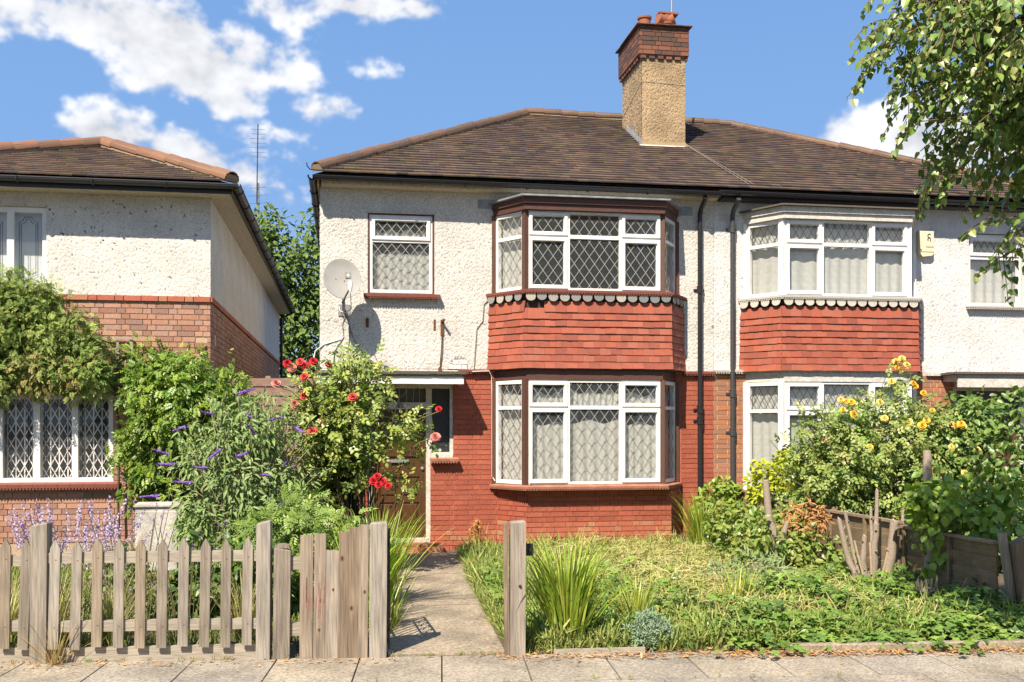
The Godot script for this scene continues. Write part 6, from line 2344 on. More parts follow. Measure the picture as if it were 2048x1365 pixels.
	part("stem", branches(cl, V(0, 0, 0), 0.007, 0.3, 2), M.pale_stem, o)
	lv = scatter(cl, 2600, 0.10, 0.17, [Color(0.227, 0.319, 0.063), Color(0.305, 0.392, 0.098), Color(0.149, 0.246, 0.042)], 0.1)
	copies("foliage", jasmine_leaf, M.leaf, o, lv[0], lv[1])
	o = thing("border_plant", "dark leafy border plant low behind the picket fence", "plant", V(-1.15, 0, 5.3))
	cl = clump_set(V(0.1, 0.40, 0), V(0.5, 0.42, 0.3), 30, 0.10, 0.17, 0.1)
	part("stem", branches(cl, V(0, 0, 0), 0.007, 0.25, 2), M.pale_stem, o)
	lv = scatter(cl, 2200, 0.06, 0.11, G_MID + G_DARK, 0.3)
	copies("foliage", ovate, M.leaf, o, lv[0], lv[1])

	# ---- strap-leaved clumps
	var STRAP := [Color(0.242, 0.362, 0.035), Color(0.336, 0.450, 0.049), Color(0.165, 0.275, 0.028), Color(0.429, 0.450, 0.084)]
	var gpos := [[V(0.36, 0, 4.55), "strap-leaved clump arching over the path's edge behind the iron gate", 150, 0.7, 1.15], [V(0.12, 0, 5.4), "strap-leaved clump standing up behind the ragged boards", 130, 0.75, 1.15], [V(0.36, 0, 3.3), "strap-leaved clump at the foot of the red rose", 110, 0.6, 1.0], [V(0.34, 0, 5.75), "strap-leaved clump leaning over the path beside the gate scrolls", 70, 0.4, 0.7], [V(1.86, 0, 6.72), "large strap-leaved clump beside the split gate post", 300, 0.55, 1.05], [V(5.02, 0, 1.25), "strap-leaved clump in front of the black downpipe", 210, 0.6, 1.05]]
	for q in gpos:
		o = thing("crocosmia", q[1], "plant", q[0], "")
		strap_clump(o, q[2], q[3], q[4], 0.24, 0.022, STRAP, 0.15)
		strap_clump(o, 40, 0.15, 0.4, 0.8, 0.018, STRAW, 0.2, "dead_blades", 1.4)
	o = thing("crocosmia", "small yellowish strap-leaved tuft behind the blue-green spurge", "plant", V(2.62, 0, 6.2))
	strap_clump(o, 60, 0.3, 0.6, 0.45, 0.018, [Color(0.429, 0.450, 0.070), Color(0.320, 0.406, 0.056)], 0.1)
	o = thing("crocosmia", "small yellowish strap-leaved tuft among the brambles", "plant", V(3.75, 0, 5.75))
	strap_clump(o, 60, 0.3, 0.6, 0.5, 0.018, [Color(0.429, 0.450, 0.070), Color(0.320, 0.406, 0.056)], 0.1)

	# ---- blue-green spurge
	o = thing("spurge", "small blue-green spurge cushion at the pavement edge", "plant", V(2.50, 0, 6.93))
	cl = clump_set(V(0, 0.13, 0), V(0.15, 0.12, 0.12), 26, 0.05, 0.08, 0.2)
	part("stem", branches(cl, V(0, 0, 0), 0.005, 0.06, 1), M.pale_stem, o)
	lv = scatter(cl, 1500, 0.03, 0.045, [Color(0.227, 0.319, 0.210), Color(0.305, 0.392, 0.266), Color(0.165, 0.246, 0.154)], -0.2)
	copies("foliage", narrow, M.matt_leaf, o, lv[0], lv[1])

	# ---- flowers behind the picket fence
	o = thing("russian_sage", "hazy lilac sage in flower beside the picket fence post", "plant", V(-2.55, 0, 5.0))
	var haze := spike_mesh(Color(0.38, 0.31, 0.47), Color(0.53, 0.46, 0.60), 60, 0.12, 0.021)
	for i in 48:
		var a := rnd(-0.6, 0.75)
		flower("flower_spike", haze, M.petal, o, V(a * 0.75, rnd(0.45, 0.80), rnd(-0.3, 0.2)), V(a * 0.5 + rnd(-0.2, 0.2), 1, rnd(-0.1, 0.2)), rnd(0.26, 0.42))
	cl = clump_set(V(0, 0.4, 0), V(0.5, 0.35, 0.25), 30, 0.07, 0.1, 0.1)
	part("stem", branches(cl, V(0, 0, 0), 0.005, 0.2, 1), M.pale_stem, o)
	lv = scatter(cl, 1200, 0.03, 0.06, G_GREY, 0.0)
	copies("foliage", narrow, M.matt_leaf, o, lv[0], lv[1])
	var dot := spike_mesh(Color(0.260, 0.090, 0.420), Color(0.380, 0.170, 0.520), 46, 0.6)
	var vplaces := [[V(-1.85, 0, 5.7), "wiry purple verbena in front of the white cabinet", 26], [V(-1.35, 0, 6.1), "wiry purple verbena close behind the pickets", 22], [V(-2.25, 0, 6.0), "wiry purple verbena beside the wide fence post", 18]]
	for q in vplaces:
		o = thing("verbena", q[1], "plant", q[0])
		mb = Mb.new()
		var tips := []
		for i in q[2]:
			var e := V(rnd(-0.42, 0.42), rnd(0.35, 1.15), rnd(-0.3, 0.3))
			mb.tube([V(e.x * 0.4, 0, e.z * 0.4), V(e.x * 0.6, e.y * 0.5, e.z * 0.6), e], [0.004, 0.0035, 0.003], 4)
			tips.append(e)
		part("stem", mb.done(), M.cane, o)
		for e in tips:
			flower("flower_head", dot, M.petal, o, e - V(0, 0.02, 0), V(rnd(-0.2, 0.2), 1, 0.2), rnd(0.035, 0.055))
	for q in [[V(-2.42, 0, 6.05), "blond feather grass tuft behind the wide fence post"], [V(-1.95, 0, 6.2), "blond feather grass tuft behind the middle pickets"], [V(-0.85, 0, 6.2), "blond feather grass tuft behind the last pickets"], [V(-2.85, 0, 5.9), "blond feather grass tuft beside the daisy"]]:
		o = thing("feather_grass", q[1], "grass", q[0])
		strap_clump(o, 170, 0.4, 0.72, 0.28, 0.006, STRAW + [Color(0.500, 0.440, 0.200)], 0.08, "blades", 1.3)
	o = thing("stonecrop", "pale pink flower heads beside the white cabinet", "plant", V(-1.98, 0, 5.35))
	var puff := spike_mesh(Color(0.600, 0.400, 0.330), Color(0.700, 0.550, 0.460), 60, 0.9)
	cl = clump_set(V(0, 0.4, 0), V(0.22, 0.3, 0.15), 14, 0.07, 0.1, 0.1)
	part("stem", branches(cl, V(0, 0, 0), 0.006, 0.1, 1), M.pale_stem, o)
	lv = scatter(cl, 500, 0.05, 0.08, G_GREY, 0.0)
	copies("foliage", ovate, M.matt_leaf, o, lv[0], lv[1])
	for i in 15:
		var fx := rnd(-0.24, 0.24)
		flower("flower_head", puff, M.petal, o, V(fx, 0.72 + 0.25 * fx + rnd(-0.05, 0.10), rnd(-0.1, 0.15)), V(0, 1, 0.2), rnd(0.045, 0.065))
	o = thing("daisy", "white daisy behind the leftmost visible pickets", "flower", V(-2.78, 0, 6.15))
	o.set_meta("label", "white daisy with yellow centre behind the pickets")
	mb = Mb.new()
	mb.tube([V(0, 0, 0), V(0.02, 0.35, 0), V(0, 0.68, 0.03)], [0.004], 4)
	part("stem", mb.done(), M.cane, o)
	mb = Mb.new()
	for i in 14:
		var a := TAU * i / 14.0
		mb.bar(V(cos(a) * 0.01, 0.68 + sin(a) * 0.01, 0.04), V(cos(a) * 0.045, 0.68 + sin(a) * 0.045, 0.045), 0.013, 0.002, V(0, 0, 1))
	part("petals", mb.done(), M.cable_white, o)
	mb = Mb.new()
	mb.lathe([Vector2(0.0, 0.008), Vector2(0.013, 0.004), Vector2(0.015, 0.0)], Transform3D(Basis(Vector3.RIGHT, PI * 0.5), V(0, 0.68, 0.043)), 10)
	part("centre", mb.done(), M.alarm_cream, o)
	o = thing("dry_tuft", "dead straw-coloured grass tuft at the foot of the wide fence post", "grass", V(-2.24, 0, front_z(-2.24) + 0.10))
	strap_clump(o, 70, 0.15, 0.5, 0.7, 0.006, [Color(0.500, 0.340, 0.150), Color(0.550, 0.420, 0.220), Color(0.400, 0.250, 0.100)], 0.05, "blades", 1.2)

	# ---- yellow rose hedge in the neighbour's garden
	o = thing("rose_bush", "broad yellow rose bush before the white bay", "shrub", V(6.75, 0, 2.9))
	cl = []
	for i in 120:
		var d := ball()
		var k := 1.0 - 0.25 * absf(d.x)
		cl.append([V(0.14 + d.x * 1.3, 1.30 + d.y * 0.92 * k, d.z * 0.75), rnd(0.14, 0.24)])
	for i in 16:
		cl.append([V(0.28 + rnd(-0.12, 0.2), rnd(1.9, 2.62), rnd(-0.1, 0.1)), rnd(0.06, 0.11)])
	sprigs(cl, V(-0.02, 1.3, 0), V(1.2, 0.9, 0.7), 60, 0.5)
	part("cane", branches(cl, V(0.05, 0, 0), 0.011, 0.5, 3), M.cane, o)
	lv = scatter(cl, 6000, 0.075, 0.15, [Color(0.27, 0.37, 0.08), Color(0.36, 0.42, 0.12), Color(0.42, 0.43, 0.12), Color(0.22, 0.33, 0.07), Color(0.157, 0.246, 0.049), Color(0.242, 0.326, 0.077), Color(0.103, 0.174, 0.035), Color(0.196, 0.275, 0.070)], 0.2)
	copies("foliage", rose_leaf, M.leaf, o, lv[0], lv[1])
	var yel := rose_mesh(Color(0.800, 0.520, 0.060))
	var pale := rose_mesh(Color(0.800, 0.640, 0.160))
	var gold := rose_mesh(Color(0.780, 0.420, 0.050))
	for q in [[0.24, 2.68, 0.1, 1], [0.32, 2.72, 0.1, 1], [0.36, 2.64, 0.15, 1], [0.22, 2.60, 0.15, 0], [0.30, 2.56, 0.1, 1], [0.12, 2.42, 0.2, 1], [0.45, 2.36, 0.2, 2], [0.42, 2.40, 0.2, 0], [0.56, 2.28, 0.2, 2], [-0.55, 2.16, 0.3, 0], [-0.62, 2.18, 0.3, 1], [-0.48, 2.15, 0.3, 0], [-0.50, 2.00, 0.4, 2], [0.12, 1.90, 0.6, 1], [0.30, 1.86, 0.6, 0], [0.36, 1.92, 0.6, 0], [0.78, 1.86, 0.55, 0], [0.86, 1.88, 0.55, 0], [-0.2, 1.95, 0.6, 1], [0.05, 1.6, 0.75, 0], [0.6, 1.6, 0.75, 1], [-0.45, 1.6, 0.7, 0], [1.05, 1.55, 0.6, 1], [0.5, 2.05, 0.5, 0], [-0.15, 2.15, 0.4, 1], [0.92, 1.85, 0.5, 1], [0.36, 1.30, 0.75, 2], [0.78, 1.27, 0.75, 1], [1.25, 2.05, 0.3, 1], [-0.62, 2.06, 0.35, 0]]:
		flower("rose", [yel, pale, gold][q[3]], M.petal, o, V(q[0], q[1], q[2]), V(rnd(-0.5, 0.4), rnd(0.2, 0.8), 0.9), rnd(0.034, 0.058))
	lv = scatter(clump_set(V(0.1, 1.5, 0.3), V(1.1, 0.5, 0.5), 40, 0.03, 0.05, 0.6), 260, 0.03, 0.05, [Color(0.450, 0.330, 0.170), Color(0.400, 0.270, 0.130)], 0.0)
	copies("faded_flowers", ovate, M.dry, o, lv[0], lv[1])

	o = thing("golden_shrub", "golden-leaved shrub glowing at the fence by the white bay", "shrub", V(5.98, 0, 1.7))
	cl = clump_set(V(-0.05, 0.95, 0), V(0.36, 0.5, 0.35), 44, 0.09, 0.15, 0.15)
	part("stem", branches(cl, V(0, 0, 0), 0.009, 0.1, 2), M.cane, o)
	lv = scatter(cl, 2300, 0.05, 0.09, [Color(0.360, 0.400, 0.020), Color(0.440, 0.460, 0.030), Color(0.398, 0.450, 0.028)], 0.1)
	copies("foliage", ovate, M.leaf, o, lv[0], lv[1])

	o = thing("green_shrub", "dense mid green shrub before the white house's porch", "shrub", V(8.25, 0, 3.1))
	cl = clump_set(V(0.1, 1.15, 0), V(1.1, 1.05, 0.7), 90, 0.16, 0.26, 0.15)
	part("stem", branches(cl, V(0, 0, 0), 0.012, 0.3, 3), M.dark_cane, o)
	lv = scatter(cl, 6500, 0.05, 0.12, [Color(0.11, 0.20, 0.04), Color(0.17, 0.27, 0.055), Color(0.08, 0.15, 0.03), Color(0.22, 0.31, 0.07)], 0.3)
	copies("foliage", ovate, M.leaf, o, lv[0], lv[1])

	# ---- small tree with large leaves by the fence
	o = thing("sapling", "young tree with large bright leaves against the plank fence", "tree", V(6.0, 0, 5.35))
	mb = Mb.new()
	mb.tube([V(0.06, 0, 0), V(0.04, 0.3, 0), V(0.02, 0.7, 0.02), V(0.0, 1.15, 0.0), V(0.02, 1.6, -0.05)], [0.085, 0.07, 0.064, 0.055, 0.04], 12)
	part("trunk", mb.done(), M.bark, o)
	cl = []
	for i in 48:
		cl.append([V(rnd(-0.16, 0.85), rnd(0.68, 1.25) , rnd(-0.1, 0.5)), rnd(0.09, 0.16)])
	for i in 8:
		cl.append([V(rnd(-0.2, 0.35), rnd(0.42, 0.72), rnd(0.1, 0.3)), rnd(0.06, 0.1)])
	part("branch", branches(cl, V(0, 0.55, 0), 0.009, 0.03, 2), M.cane, o)
	lv = scatter(cl, 1100, 0.06, 0.125, [Color(0.242, 0.362, 0.042), Color(0.320, 0.435, 0.056), Color(0.149, 0.261, 0.035)], 0.5, 0.5)
	copies("leaves", leaf_mesh(0.8, 0.2, 0.2), M.leaf, o, lv[0], lv[1])

	stumps()
	right_garden(bramble, ovate, narrow, STRAW, G_MID)
	birch(birch_leaf)

	# ---- trees behind, between the houses, and across the road (mirrored in the upper panes)
	var back := [Color(0.126, 0.196, 0.042), Color(0.165, 0.246, 0.056), Color(0.095, 0.145, 0.035)]
	tree("garden_tree", "green conical tree behind the side passage, close to the brick house", V(-2.6, 0, -19.0), 8.6, V(1.5, 4.2, 1.5), 150, 9000, 0.20, back, "trees behind the side passage", 0.2)
	tree("garden_tree", "green conical tree behind the side passage, close to the cream house", V(-0.4, 0, -19.6), 9.2, V(1.6, 4.6, 1.5), 160, 10000, 0.20, back, "trees behind the side passage", 0.2)
	for q in [[-7.5, 31.0, 12.0, "brick house"], [1.5, 32.0, 13.5, "cream house"], [10.5, 31.0, 12.5, "white house"]]:
		tree("street_tree", "leafy street tree across the road facing the " + q[3], V(q[0], 0, q[1]), q[2], V(4.6, 4.8, 3.0), 90, 4200, 0.5, back, "street trees across the road", 2.6, Vector2(1.0, 1.7))

func stumps() -> void:
	var o := thing("cut_stump", "tall single cut-back stump leaning beside the weeds", "stump", V(4.92, 0, 3.95))
	var mb := Mb.new()
	mb.tube([V(0.16, 0, 0.05), V(0.10, 0.25, 0), V(0.04, 0.50, 0), V(-0.06, 0.78, -0.02), V(-0.09, 1.22, -0.04)], [0.075, 0.07, 0.062, 0.042, 0.038], 10)
	mb.tube([V(0.06, 0.42, 0), V(0.13, 0.68, 0.02), V(0.15, 0.74, 0.02)], [0.045, 0.03, 0.026], 8)
	part("stem", mb.done(), M.bark, o)
	mb = Mb.new()
	mb.tube([V(-0.09, 1.22, -0.04), V(-0.09, 1.227, -0.04)], [0.034], 10)
	part("cut_face", mb.done(), M.cut_wood, o)
	o = thing("cut_stump", "broad many-stemmed cut-back stump against the plank fence", "stump", V(5.72, 0, 4.80))
	var root := Mb.new()                              # a knobbly stool from which the stems spread
	for q in [[-0.10, 0.0, 0.11], [0.08, 0.05, 0.12], [0.0, -0.06, 0.12], [-0.22, 0.02, 0.07], [0.2, 0.0, 0.07]]:
		root.tube([V(q[0], -0.02, q[1]), V(q[0] * 1.05, 0.10, q[1]), V(q[0] * 1.15, 0.22 + rnd(-0.03, 0.03), q[1] * 1.1), V(q[0] * 1.2, 0.27, q[1] * 1.1)], [q[2], q[2] * 0.95, q[2] * 0.7, q[2] * 0.3], 10)
	part("stool", root.done(), M.bark, o)
	# foot x, elbow x, elbow height, top x, top height, radius
	var tops := [[-0.16, -0.30, 0.30, -0.40, 0.84, 0.030], [-0.14, -0.22, 0.36, -0.33, 0.92, 0.020], [-0.10, -0.20, 0.28, -0.16, 0.66, 0.032], [-0.02, -0.08, 0.34, -0.06, 0.80, 0.036], [0.02, 0.01, 0.40, 0.05, 1.15, 0.024], [0.06, 0.14, 0.30, 0.16, 0.82, 0.050], [0.14, 0.30, 0.28, 0.37, 1.03, 0.028], [0.18, 0.26, 0.25, 0.27, 0.50, 0.024], [-0.02, -0.03, 0.4, -0.02, 0.96, 0.019]]
	for q in tops:
		mb = Mb.new()
		var zz := rnd(-0.08, 0.12)
		var e := V(q[3], q[4], zz)
		var m := V(q[1], q[2], zz * 0.7)
		var pts := [V(q[0], 0.08, 0.02)]
		var rad := [q[5] * 1.5]
		for k in 8:
			var t := (k + 1) / 8.0
			var c := V(q[0], 0.08, 0.02).lerp(m, t).lerp(m.lerp(e, t), t)
			pts.append(c + V(rnd(-0.008, 0.008), 0, rnd(-0.008, 0.008)) if k < 7 else e)
			rad.append(q[5] * lerpf(1.3, 0.88, t) * rnd(0.9, 1.12))
		mb.tube(pts, rad, 10)
		for k in 3:                                   # snags where side shoots were cut
			var c: Vector3 = pts[3 + k * 2]
			var d := V(rnd(-1, 1), rnd(0.3, 1.0), rnd(0.0, 1.0)).normalized()
			mb.tube([c, c + d * (q[5] + 0.02), c + d * (q[5] + 0.035)], [q[5] * 0.5, q[5] * 0.32, q[5] * 0.22], 6)
		var st := part("stem", mb.done(), M.bark, o)
		mb = Mb.new()
		mb.tube([e, e + V(0.006, 0.006, 0.004)], [q[5] * 0.78], 9)
		part("cut_face", mb.done(), M.cut_wood, st)
	for q in [[-0.20, 0.25, -0.30, 0.62], [0.02, 0.2, 0.10, 0.55], [0.10, 0.3, 0.18, 0.7], [-0.1, 0.25, -0.12, 0.6]]:   # torn strips of pale wood
		mb = Mb.new()
		mb.bar(V(q[0], q[1], 0.085), V(q[2], q[3], 0.09), 0.018, 0.006, V(0, 0, 1))
		part("torn_strip", mb.done(), M.cut_wood, o)
	o = thing("cut_stump", "short knobbly stump with stubby twigs in the brambles", "stump", V(5.62, 0, 5.95))
	mb = Mb.new()
	mb.tube([V(0, 0, 0), V(0.0, 0.12, 0), V(0.0, 0.27, 0)], [0.06, 0.052, 0.06], 9)
	part("trunk", mb.done(), M.bark, o)
	for i in 12:
		mb = Mb.new()
		var a := TAU * i / 12.0
		mb.tube([V(cos(a) * 0.03, 0.2 + rnd(0, 0.05), sin(a) * 0.03), V(cos(a) * 0.09, 0.25, sin(a) * 0.08), V(cos(a) * 0.10, rnd(0.3, 0.42), sin(a) * 0.09)], [0.014, 0.011, 0.008], 6)
		part("twig", mb.done(), M.bark, o)
	o = thing("cut_stump", "low split stump in the grey-green weeds", "stump", V(4.55, 0, 4.35))
	mb = Mb.new()
	mb.tube([V(0.1, 0, 0), V(0.05, 0.15, 0), V(0.0, 0.34, 0.0)], [0.07, 0.06, 0.05], 9)
	mb.tube([V(0.1, 0, 0.05), V(0.2, 0.12, 0.08), V(0.26, 0.26, 0.1)], [0.05, 0.045, 0.03], 8)
	mb.tube([V(0.05, 0.1, 0), V(-0.08, 0.25, 0.02), V(-0.13, 0.33, 0.05)], [0.035, 0.03, 0.025], 7)
	part("stem", mb.done(), M.bark, o)

func right_garden(bramble: Mesh, ovate: Mesh, narrow: Mesh, straw: Array, g_mid: Array) -> void:
	# mown and unmown grass with hay lying on it
	var blade := Mb.new()
	for i in 5:
		var a := TAU * i / 5.0 + 0.3
		var d := V(cos(a), 0, sin(a)) 
		var s := V(-sin(a), 0, cos(a)) * 0.045
		var p0 := d * 0.08
		var p1 := d * 0.25 + V(0, 0.6, 0)
		var p2 := d * 0.62 + V(0, 0.95, 0)
		blade.quad(p0 - s, p0 + s, p1 + s * 0.8, p1 - s * 0.8)
		blade.face(p1 - s * 0.8, p1 + s * 0.8, p2)
	var bm := blade.done()
	var xfs := []
	var cols := []
	for i in 24000:
		var x := rnd(1.35, 6.6)
		var z := rnd(0.25, 7.05)
		var edge := 1.62 - 0.05 * z
		if x < edge or z > front_z(x) - 0.03 or x > 5.72 + 0.065 * z:
			continue
		var s := rnd(0.06, 0.20) * (1.0 if z > 4.5 else 0.85)
		xfs.append(Transform3D(Basis(Vector3.UP, rnd(0, TAU)) * Basis.from_euler(V(rnd(-0.5, 0.5), 0, rnd(-0.5, 0.5))) * Basis.from_scale(Vector3.ONE * s), V(x, 0, z)))
		cols.append(tint([Color(0.212, 0.275, 0.063), Color(0.305, 0.348, 0.098), Color(0.300, 0.300, 0.100), Color(0.165, 0.232, 0.049)]))
	for i in 1900:                                    # taller loose tufts
		var x := rnd(1.5, 6.2)
		var z := rnd(0.35, 6.9)
		if x < 1.66 - 0.05 * z or z > front_z(x) - 0.12 or x > 5.66 + 0.065 * z:
			continue
		xfs.append(Transform3D(Basis(Vector3.UP, rnd(0, TAU)) * Basis.from_euler(V(rnd(-0.6, 0.6), 0, rnd(-0.6, 0.6))) * Basis.from_scale(V(0.75, 1, 0.75) * rnd(0.2, 0.36)), V(x, 0, z)))
		cols.append(tint([Color(0.22, 0.31, 0.06), Color(0.30, 0.36, 0.10), Color(0.40, 0.38, 0.15), Color(0.16, 0.25, 0.045)]))
	for i in 260:                                     # weeds in the joints along the pavement edge
		var x := rnd(-2.9, 6.3)
		xfs.append(Transform3D(Basis(Vector3.UP, rnd(0, TAU)) * Basis.from_scale(Vector3.ONE * rnd(0.02, 0.06)), V(x, -0.005, front_z(x) + rnd(-0.02, 0.05) + (0.86 if rng.randf() < 0.15 else 0.0))))
		cols.append(tint([Color(0.22, 0.30, 0.07), Color(0.40, 0.34, 0.14)]))
	for i in 5000:                                    # the flower beds on the other side of the path
		var x := rnd(-4.6, 0.30)
		var z := rnd(0.9, 6.6)
		if z > front_z(x) - 0.06:
			continue
		xfs.append(Transform3D(Basis(Vector3.UP, rnd(0, TAU)) * Basis.from_scale(Vector3.ONE * rnd(0.05, 0.15)), V(x, 0, z)))
		cols.append(tint([Color(0.165, 0.246, 0.042), Color(0.242, 0.304, 0.070), Color(0.260, 0.250, 0.090)]))
	copies("grass", bm, M.matt_leaf, self, xfs, cols)
	var strand := Mb.new()
	for i in 4:
		var a := rnd(0, TAU)
		var d := V(cos(a), 0, sin(a))
		var s := V(-sin(a), 0, cos(a)) * 0.018
		var o := V(rnd(-0.4, 0.4), rnd(0.0, 0.2), rnd(-0.4, 0.4))
		strand.quad(o - d * 0.5 - s, o - d * 0.5 + s, o + s + V(0, 0.12, 0), o - s + V(0, 0.12, 0))
		strand.face(o - s + V(0, 0.12, 0), o + s + V(0, 0.12, 0), o + d * 0.6)
	var sm := strand.done()
	xfs = []
	cols = []
	for i in 9500:
		var x := rnd(1.9, 5.4)
		var z := rnd(0.5, 6.6)
		var k := exp(-pow((x - 3.9) / 1.15, 2.0) - pow((z - 3.4) / 2.3, 2.0))
		if rng.randf() > k or x < 1.75 - 0.05 * z:
			continue
		xfs.append(Transform3D(Basis.from_euler(V(rnd(-0.35, 0.35), rnd(0, TAU), rnd(-0.35, 0.35))) * Basis.from_scale(Vector3.ONE * rnd(0.14, 0.30)), V(x, rnd(0.04, 0.22), z)))
		cols.append(tint(straw + [Color(0.400, 0.400, 0.150)]))
	copies("hay", sm, M.dry, self, xfs, cols)
	# brambles creeping over the ground and onto the pavement
	xfs = []
	cols = []
	var hump := FastNoiseLite.new()
	hump.frequency = 0.9
	hump.seed = 3
	for i in 24000:
		var x := rnd(1.45, 6.5)
		var z := rnd(3.4, 7.75)
		var fz := front_z(x)
		var dens := smooth(2.4, 4.6, x) * smooth(3.6, 5.4, z) * (0.45 + 0.9 * clampf(hump.get_noise_2d(x, z) + 0.35, 0.0, 1.0))
		if z > fz + 0.05:
			dens *= 0.6 * clampf(1.0 - (z - fz - 0.05) / 0.42, 0.0, 1.0) * (1.0 if hump.get_noise_2d(x * 2.2, 9.0) > 0.16 else 0.04)
		if z < fz - 0.1 and z > 3.4:
			dens = maxf(dens, 0.17)
		if rng.randf() > dens or x > 5.78 + 0.065 * z:
			continue
		var lift := 0.0 if z > fz else 0.30 * maxf(0.0, hump.get_noise_2d(x * 1.3 + 7.0, z) + 0.25) * minf(1.0, (fz - z) / 0.6)
		var nrm := V(rnd(-0.45, 0.3), 1, rnd(-0.1, 0.7))
		xfs.append(leaf_xf(V(x, 0.02 + lift * rnd(0.4, 1.1) + rnd(0.0, 0.06) + (0.10 * rng.randf() * minf(1.0, (fz - z) / 0.5) if z < fz else 0.0), z), V(rnd(-1, 1), rnd(-0.2, 0.35), rnd(-1, 1)), nrm, rnd(0.06, 0.125)))
		cols.append(tint([Color(0.142, 0.261, 0.042), Color(0.212, 0.334, 0.056), Color(0.095, 0.174, 0.035), Color(0.258, 0.348, 0.070)]))
	copies("brambles", bramble, M.leaf, self, xfs, cols)
	# weeds under the stumps
	var o := thing("weed_patch", "leafy weeds and nettles crowding the plank fence behind the stumps", "weeds", V(5.2, 0, 3.3))
	var cl := []
	for i in 46:
		cl.append([V(rnd(-0.5, 0.55), rnd(0.25, 0.78), rnd(-1.2, 1.0)), rnd(0.12, 0.18)])
	part("stem", branches(cl, V(0, 0, 0), 0.006, 0.5, 2), M.cane, o)
	var lv := scatter(cl, 3200, 0.045, 0.10, [Color(0.30, 0.30, 0.07), Color(0.181, 0.290, 0.049), Color(0.258, 0.348, 0.070), Color(0.126, 0.203, 0.042)], 0.3)
	copies("foliage", ovate, M.leaf, o, lv[0], lv[1])
	lv = scatter(clump_set(V(0.15, 0.72, 0.3), V(0.3, 0.18, 0.45), 14, 0.07, 0.12, 0.1), 700, 0.05, 0.1, [Color(0.340, 0.170, 0.060), Color(0.420, 0.230, 0.090)], 0.2)
	copies("dead_twigs", narrow, M.dry, o, lv[0], lv[1])
	o = thing("weed_patch", "grey-green weeds around the low split stump", "weeds", V(4.35, 0, 4.5))
	cl = clump_set(V(0, 0.16, 0), V(0.55, 0.20, 0.5), 30, 0.08, 0.13, 0.1)
	part("stem", branches(cl, V(0, 0, 0), 0.005, 0.3, 2), M.cane, o)
	lv = scatter(cl, 1300, 0.05, 0.10, [Color(0.212, 0.275, 0.119), Color(0.258, 0.334, 0.154), Color(0.165, 0.217, 0.084)], 0.0)
	copies("foliage", narrow, M.matt_leaf, o, lv[0], lv[1])
	o = thing("leafy_shrub", "fresh green shrub in front of the black downpipe", "shrub", V(5.35, 0, 0.95))
	cl = clump_set(V(0, 0.55, 0), V(0.32, 0.5, 0.25), 26, 0.09, 0.15, 0.1)
	part("stem", branches(cl, V(0, 0, 0), 0.007, 0.1, 2), M.cane, o)
	lv = scatter(cl, 1300, 0.06, 0.10, [Color(0.242, 0.348, 0.042), Color(0.336, 0.420, 0.070), Color(0.165, 0.261, 0.042)], 0.1)
	copies("foliage", ovate, M.leaf, o, lv[0], lv[1])
	o = thing("dock", "rusty brown dock gone to seed at the foot of the red wall", "weeds", V(1.95, 0, 0.35))
	strap_clump(o, 26, 0.25, 0.5, 0.3, 0.02, [Color(0.360, 0.160, 0.050), Color(0.420, 0.220, 0.070), Color(0.250, 0.250, 0.050)], 0.12, "blades", 0.5)
	lv = scatter(clump_set(V(0, 0.3, 0), V(0.16, 0.18, 0.08), 12, 0.03, 0.05, 0.3), 300, 0.02, 0.04, [Color(0.360, 0.160, 0.050), Color(0.450, 0.260, 0.090)], 0.0)
	copies("seeds", ovate, M.dry, o, lv[0], lv[1])
	# fallen orange-brown leaves and wood chips along the pavement edge
	xfs = []
	cols = []
	var chip := leaf_mesh(0.3, 0.1, 0.05)
	for i in 9500:
		var x := rnd(-2.9, 6.6)
		var z := front_z(x) + rnd(-0.12, 0.34)
		var dens := 0.12 if x < 1.2 else (0.4 if x < 3.0 else 1.0)
		if x > 0.40 and x < 1.25:
			dens = 0.15 if z < front_z(x) + 0.1 else 0.0
		if rng.randf() > dens * clampf(1.1 - absf(z - front_z(x) - 0.12) / 0.2, 0.0, 1.0):
			continue
		xfs.append(leaf_xf(V(x, 0.006 + rnd(0.0, 0.012), z), V(rnd(-1, 1), rnd(-0.05, 0.15), rnd(-1, 1)), V(rnd(-0.3, 0.3), 1, rnd(-0.3, 0.3)), rnd(0.025, 0.065)))
		cols.append(tint([Color(0.460, 0.220, 0.080), Color(0.520, 0.300, 0.120), Color(0.360, 0.170, 0.070), Color(0.550, 0.380, 0.190)]))
	for i in 500:                                     # a few blown about the path and the slabs
		var x := rnd(-2.8, 6.0)
		var z := rnd(5.6, 8.4) if x > 0.4 and x < 1.3 else front_z(x) + rnd(0.1, 1.3)
		if rng.randf() < 0.55:
			continue
		xfs.append(leaf_xf(V(x, 0.026 if z < front_z(x) else 0.005, z), V(rnd(-1, 1), 0.02, rnd(-1, 1)), V(0, 1, 0), rnd(0.012, 0.035)))
		cols.append(tint([Color(0.360, 0.200, 0.090), Color(0.250, 0.160, 0.080), Color(0.400, 0.300, 0.160)]))
	copies("fallen_leaves", chip, M.dry, self, xfs, cols)
	# dry cut stalks sticking out of the brambles
	var ds := thing("dry_stalks", "bleached dry stalks sticking out of the brambles by the stumps", "stalks", V(5.3, 0, 5.6))
	var mb := Mb.new()
	for i in 26:
		var b := V(rnd(-1.9, 0.8), 0.0, rnd(-0.8, 1.1))
		var e := b + V(rnd(-0.4, 0.25), rnd(0.15, 0.4), rnd(-0.2, 0.2))
		mb.tube([b, b.lerp(e, 0.5) + ball() * 0.02, e], [0.007, 0.006, 0.004], 5)
	part("stalk", mb.done(), M.dry_stem, ds)

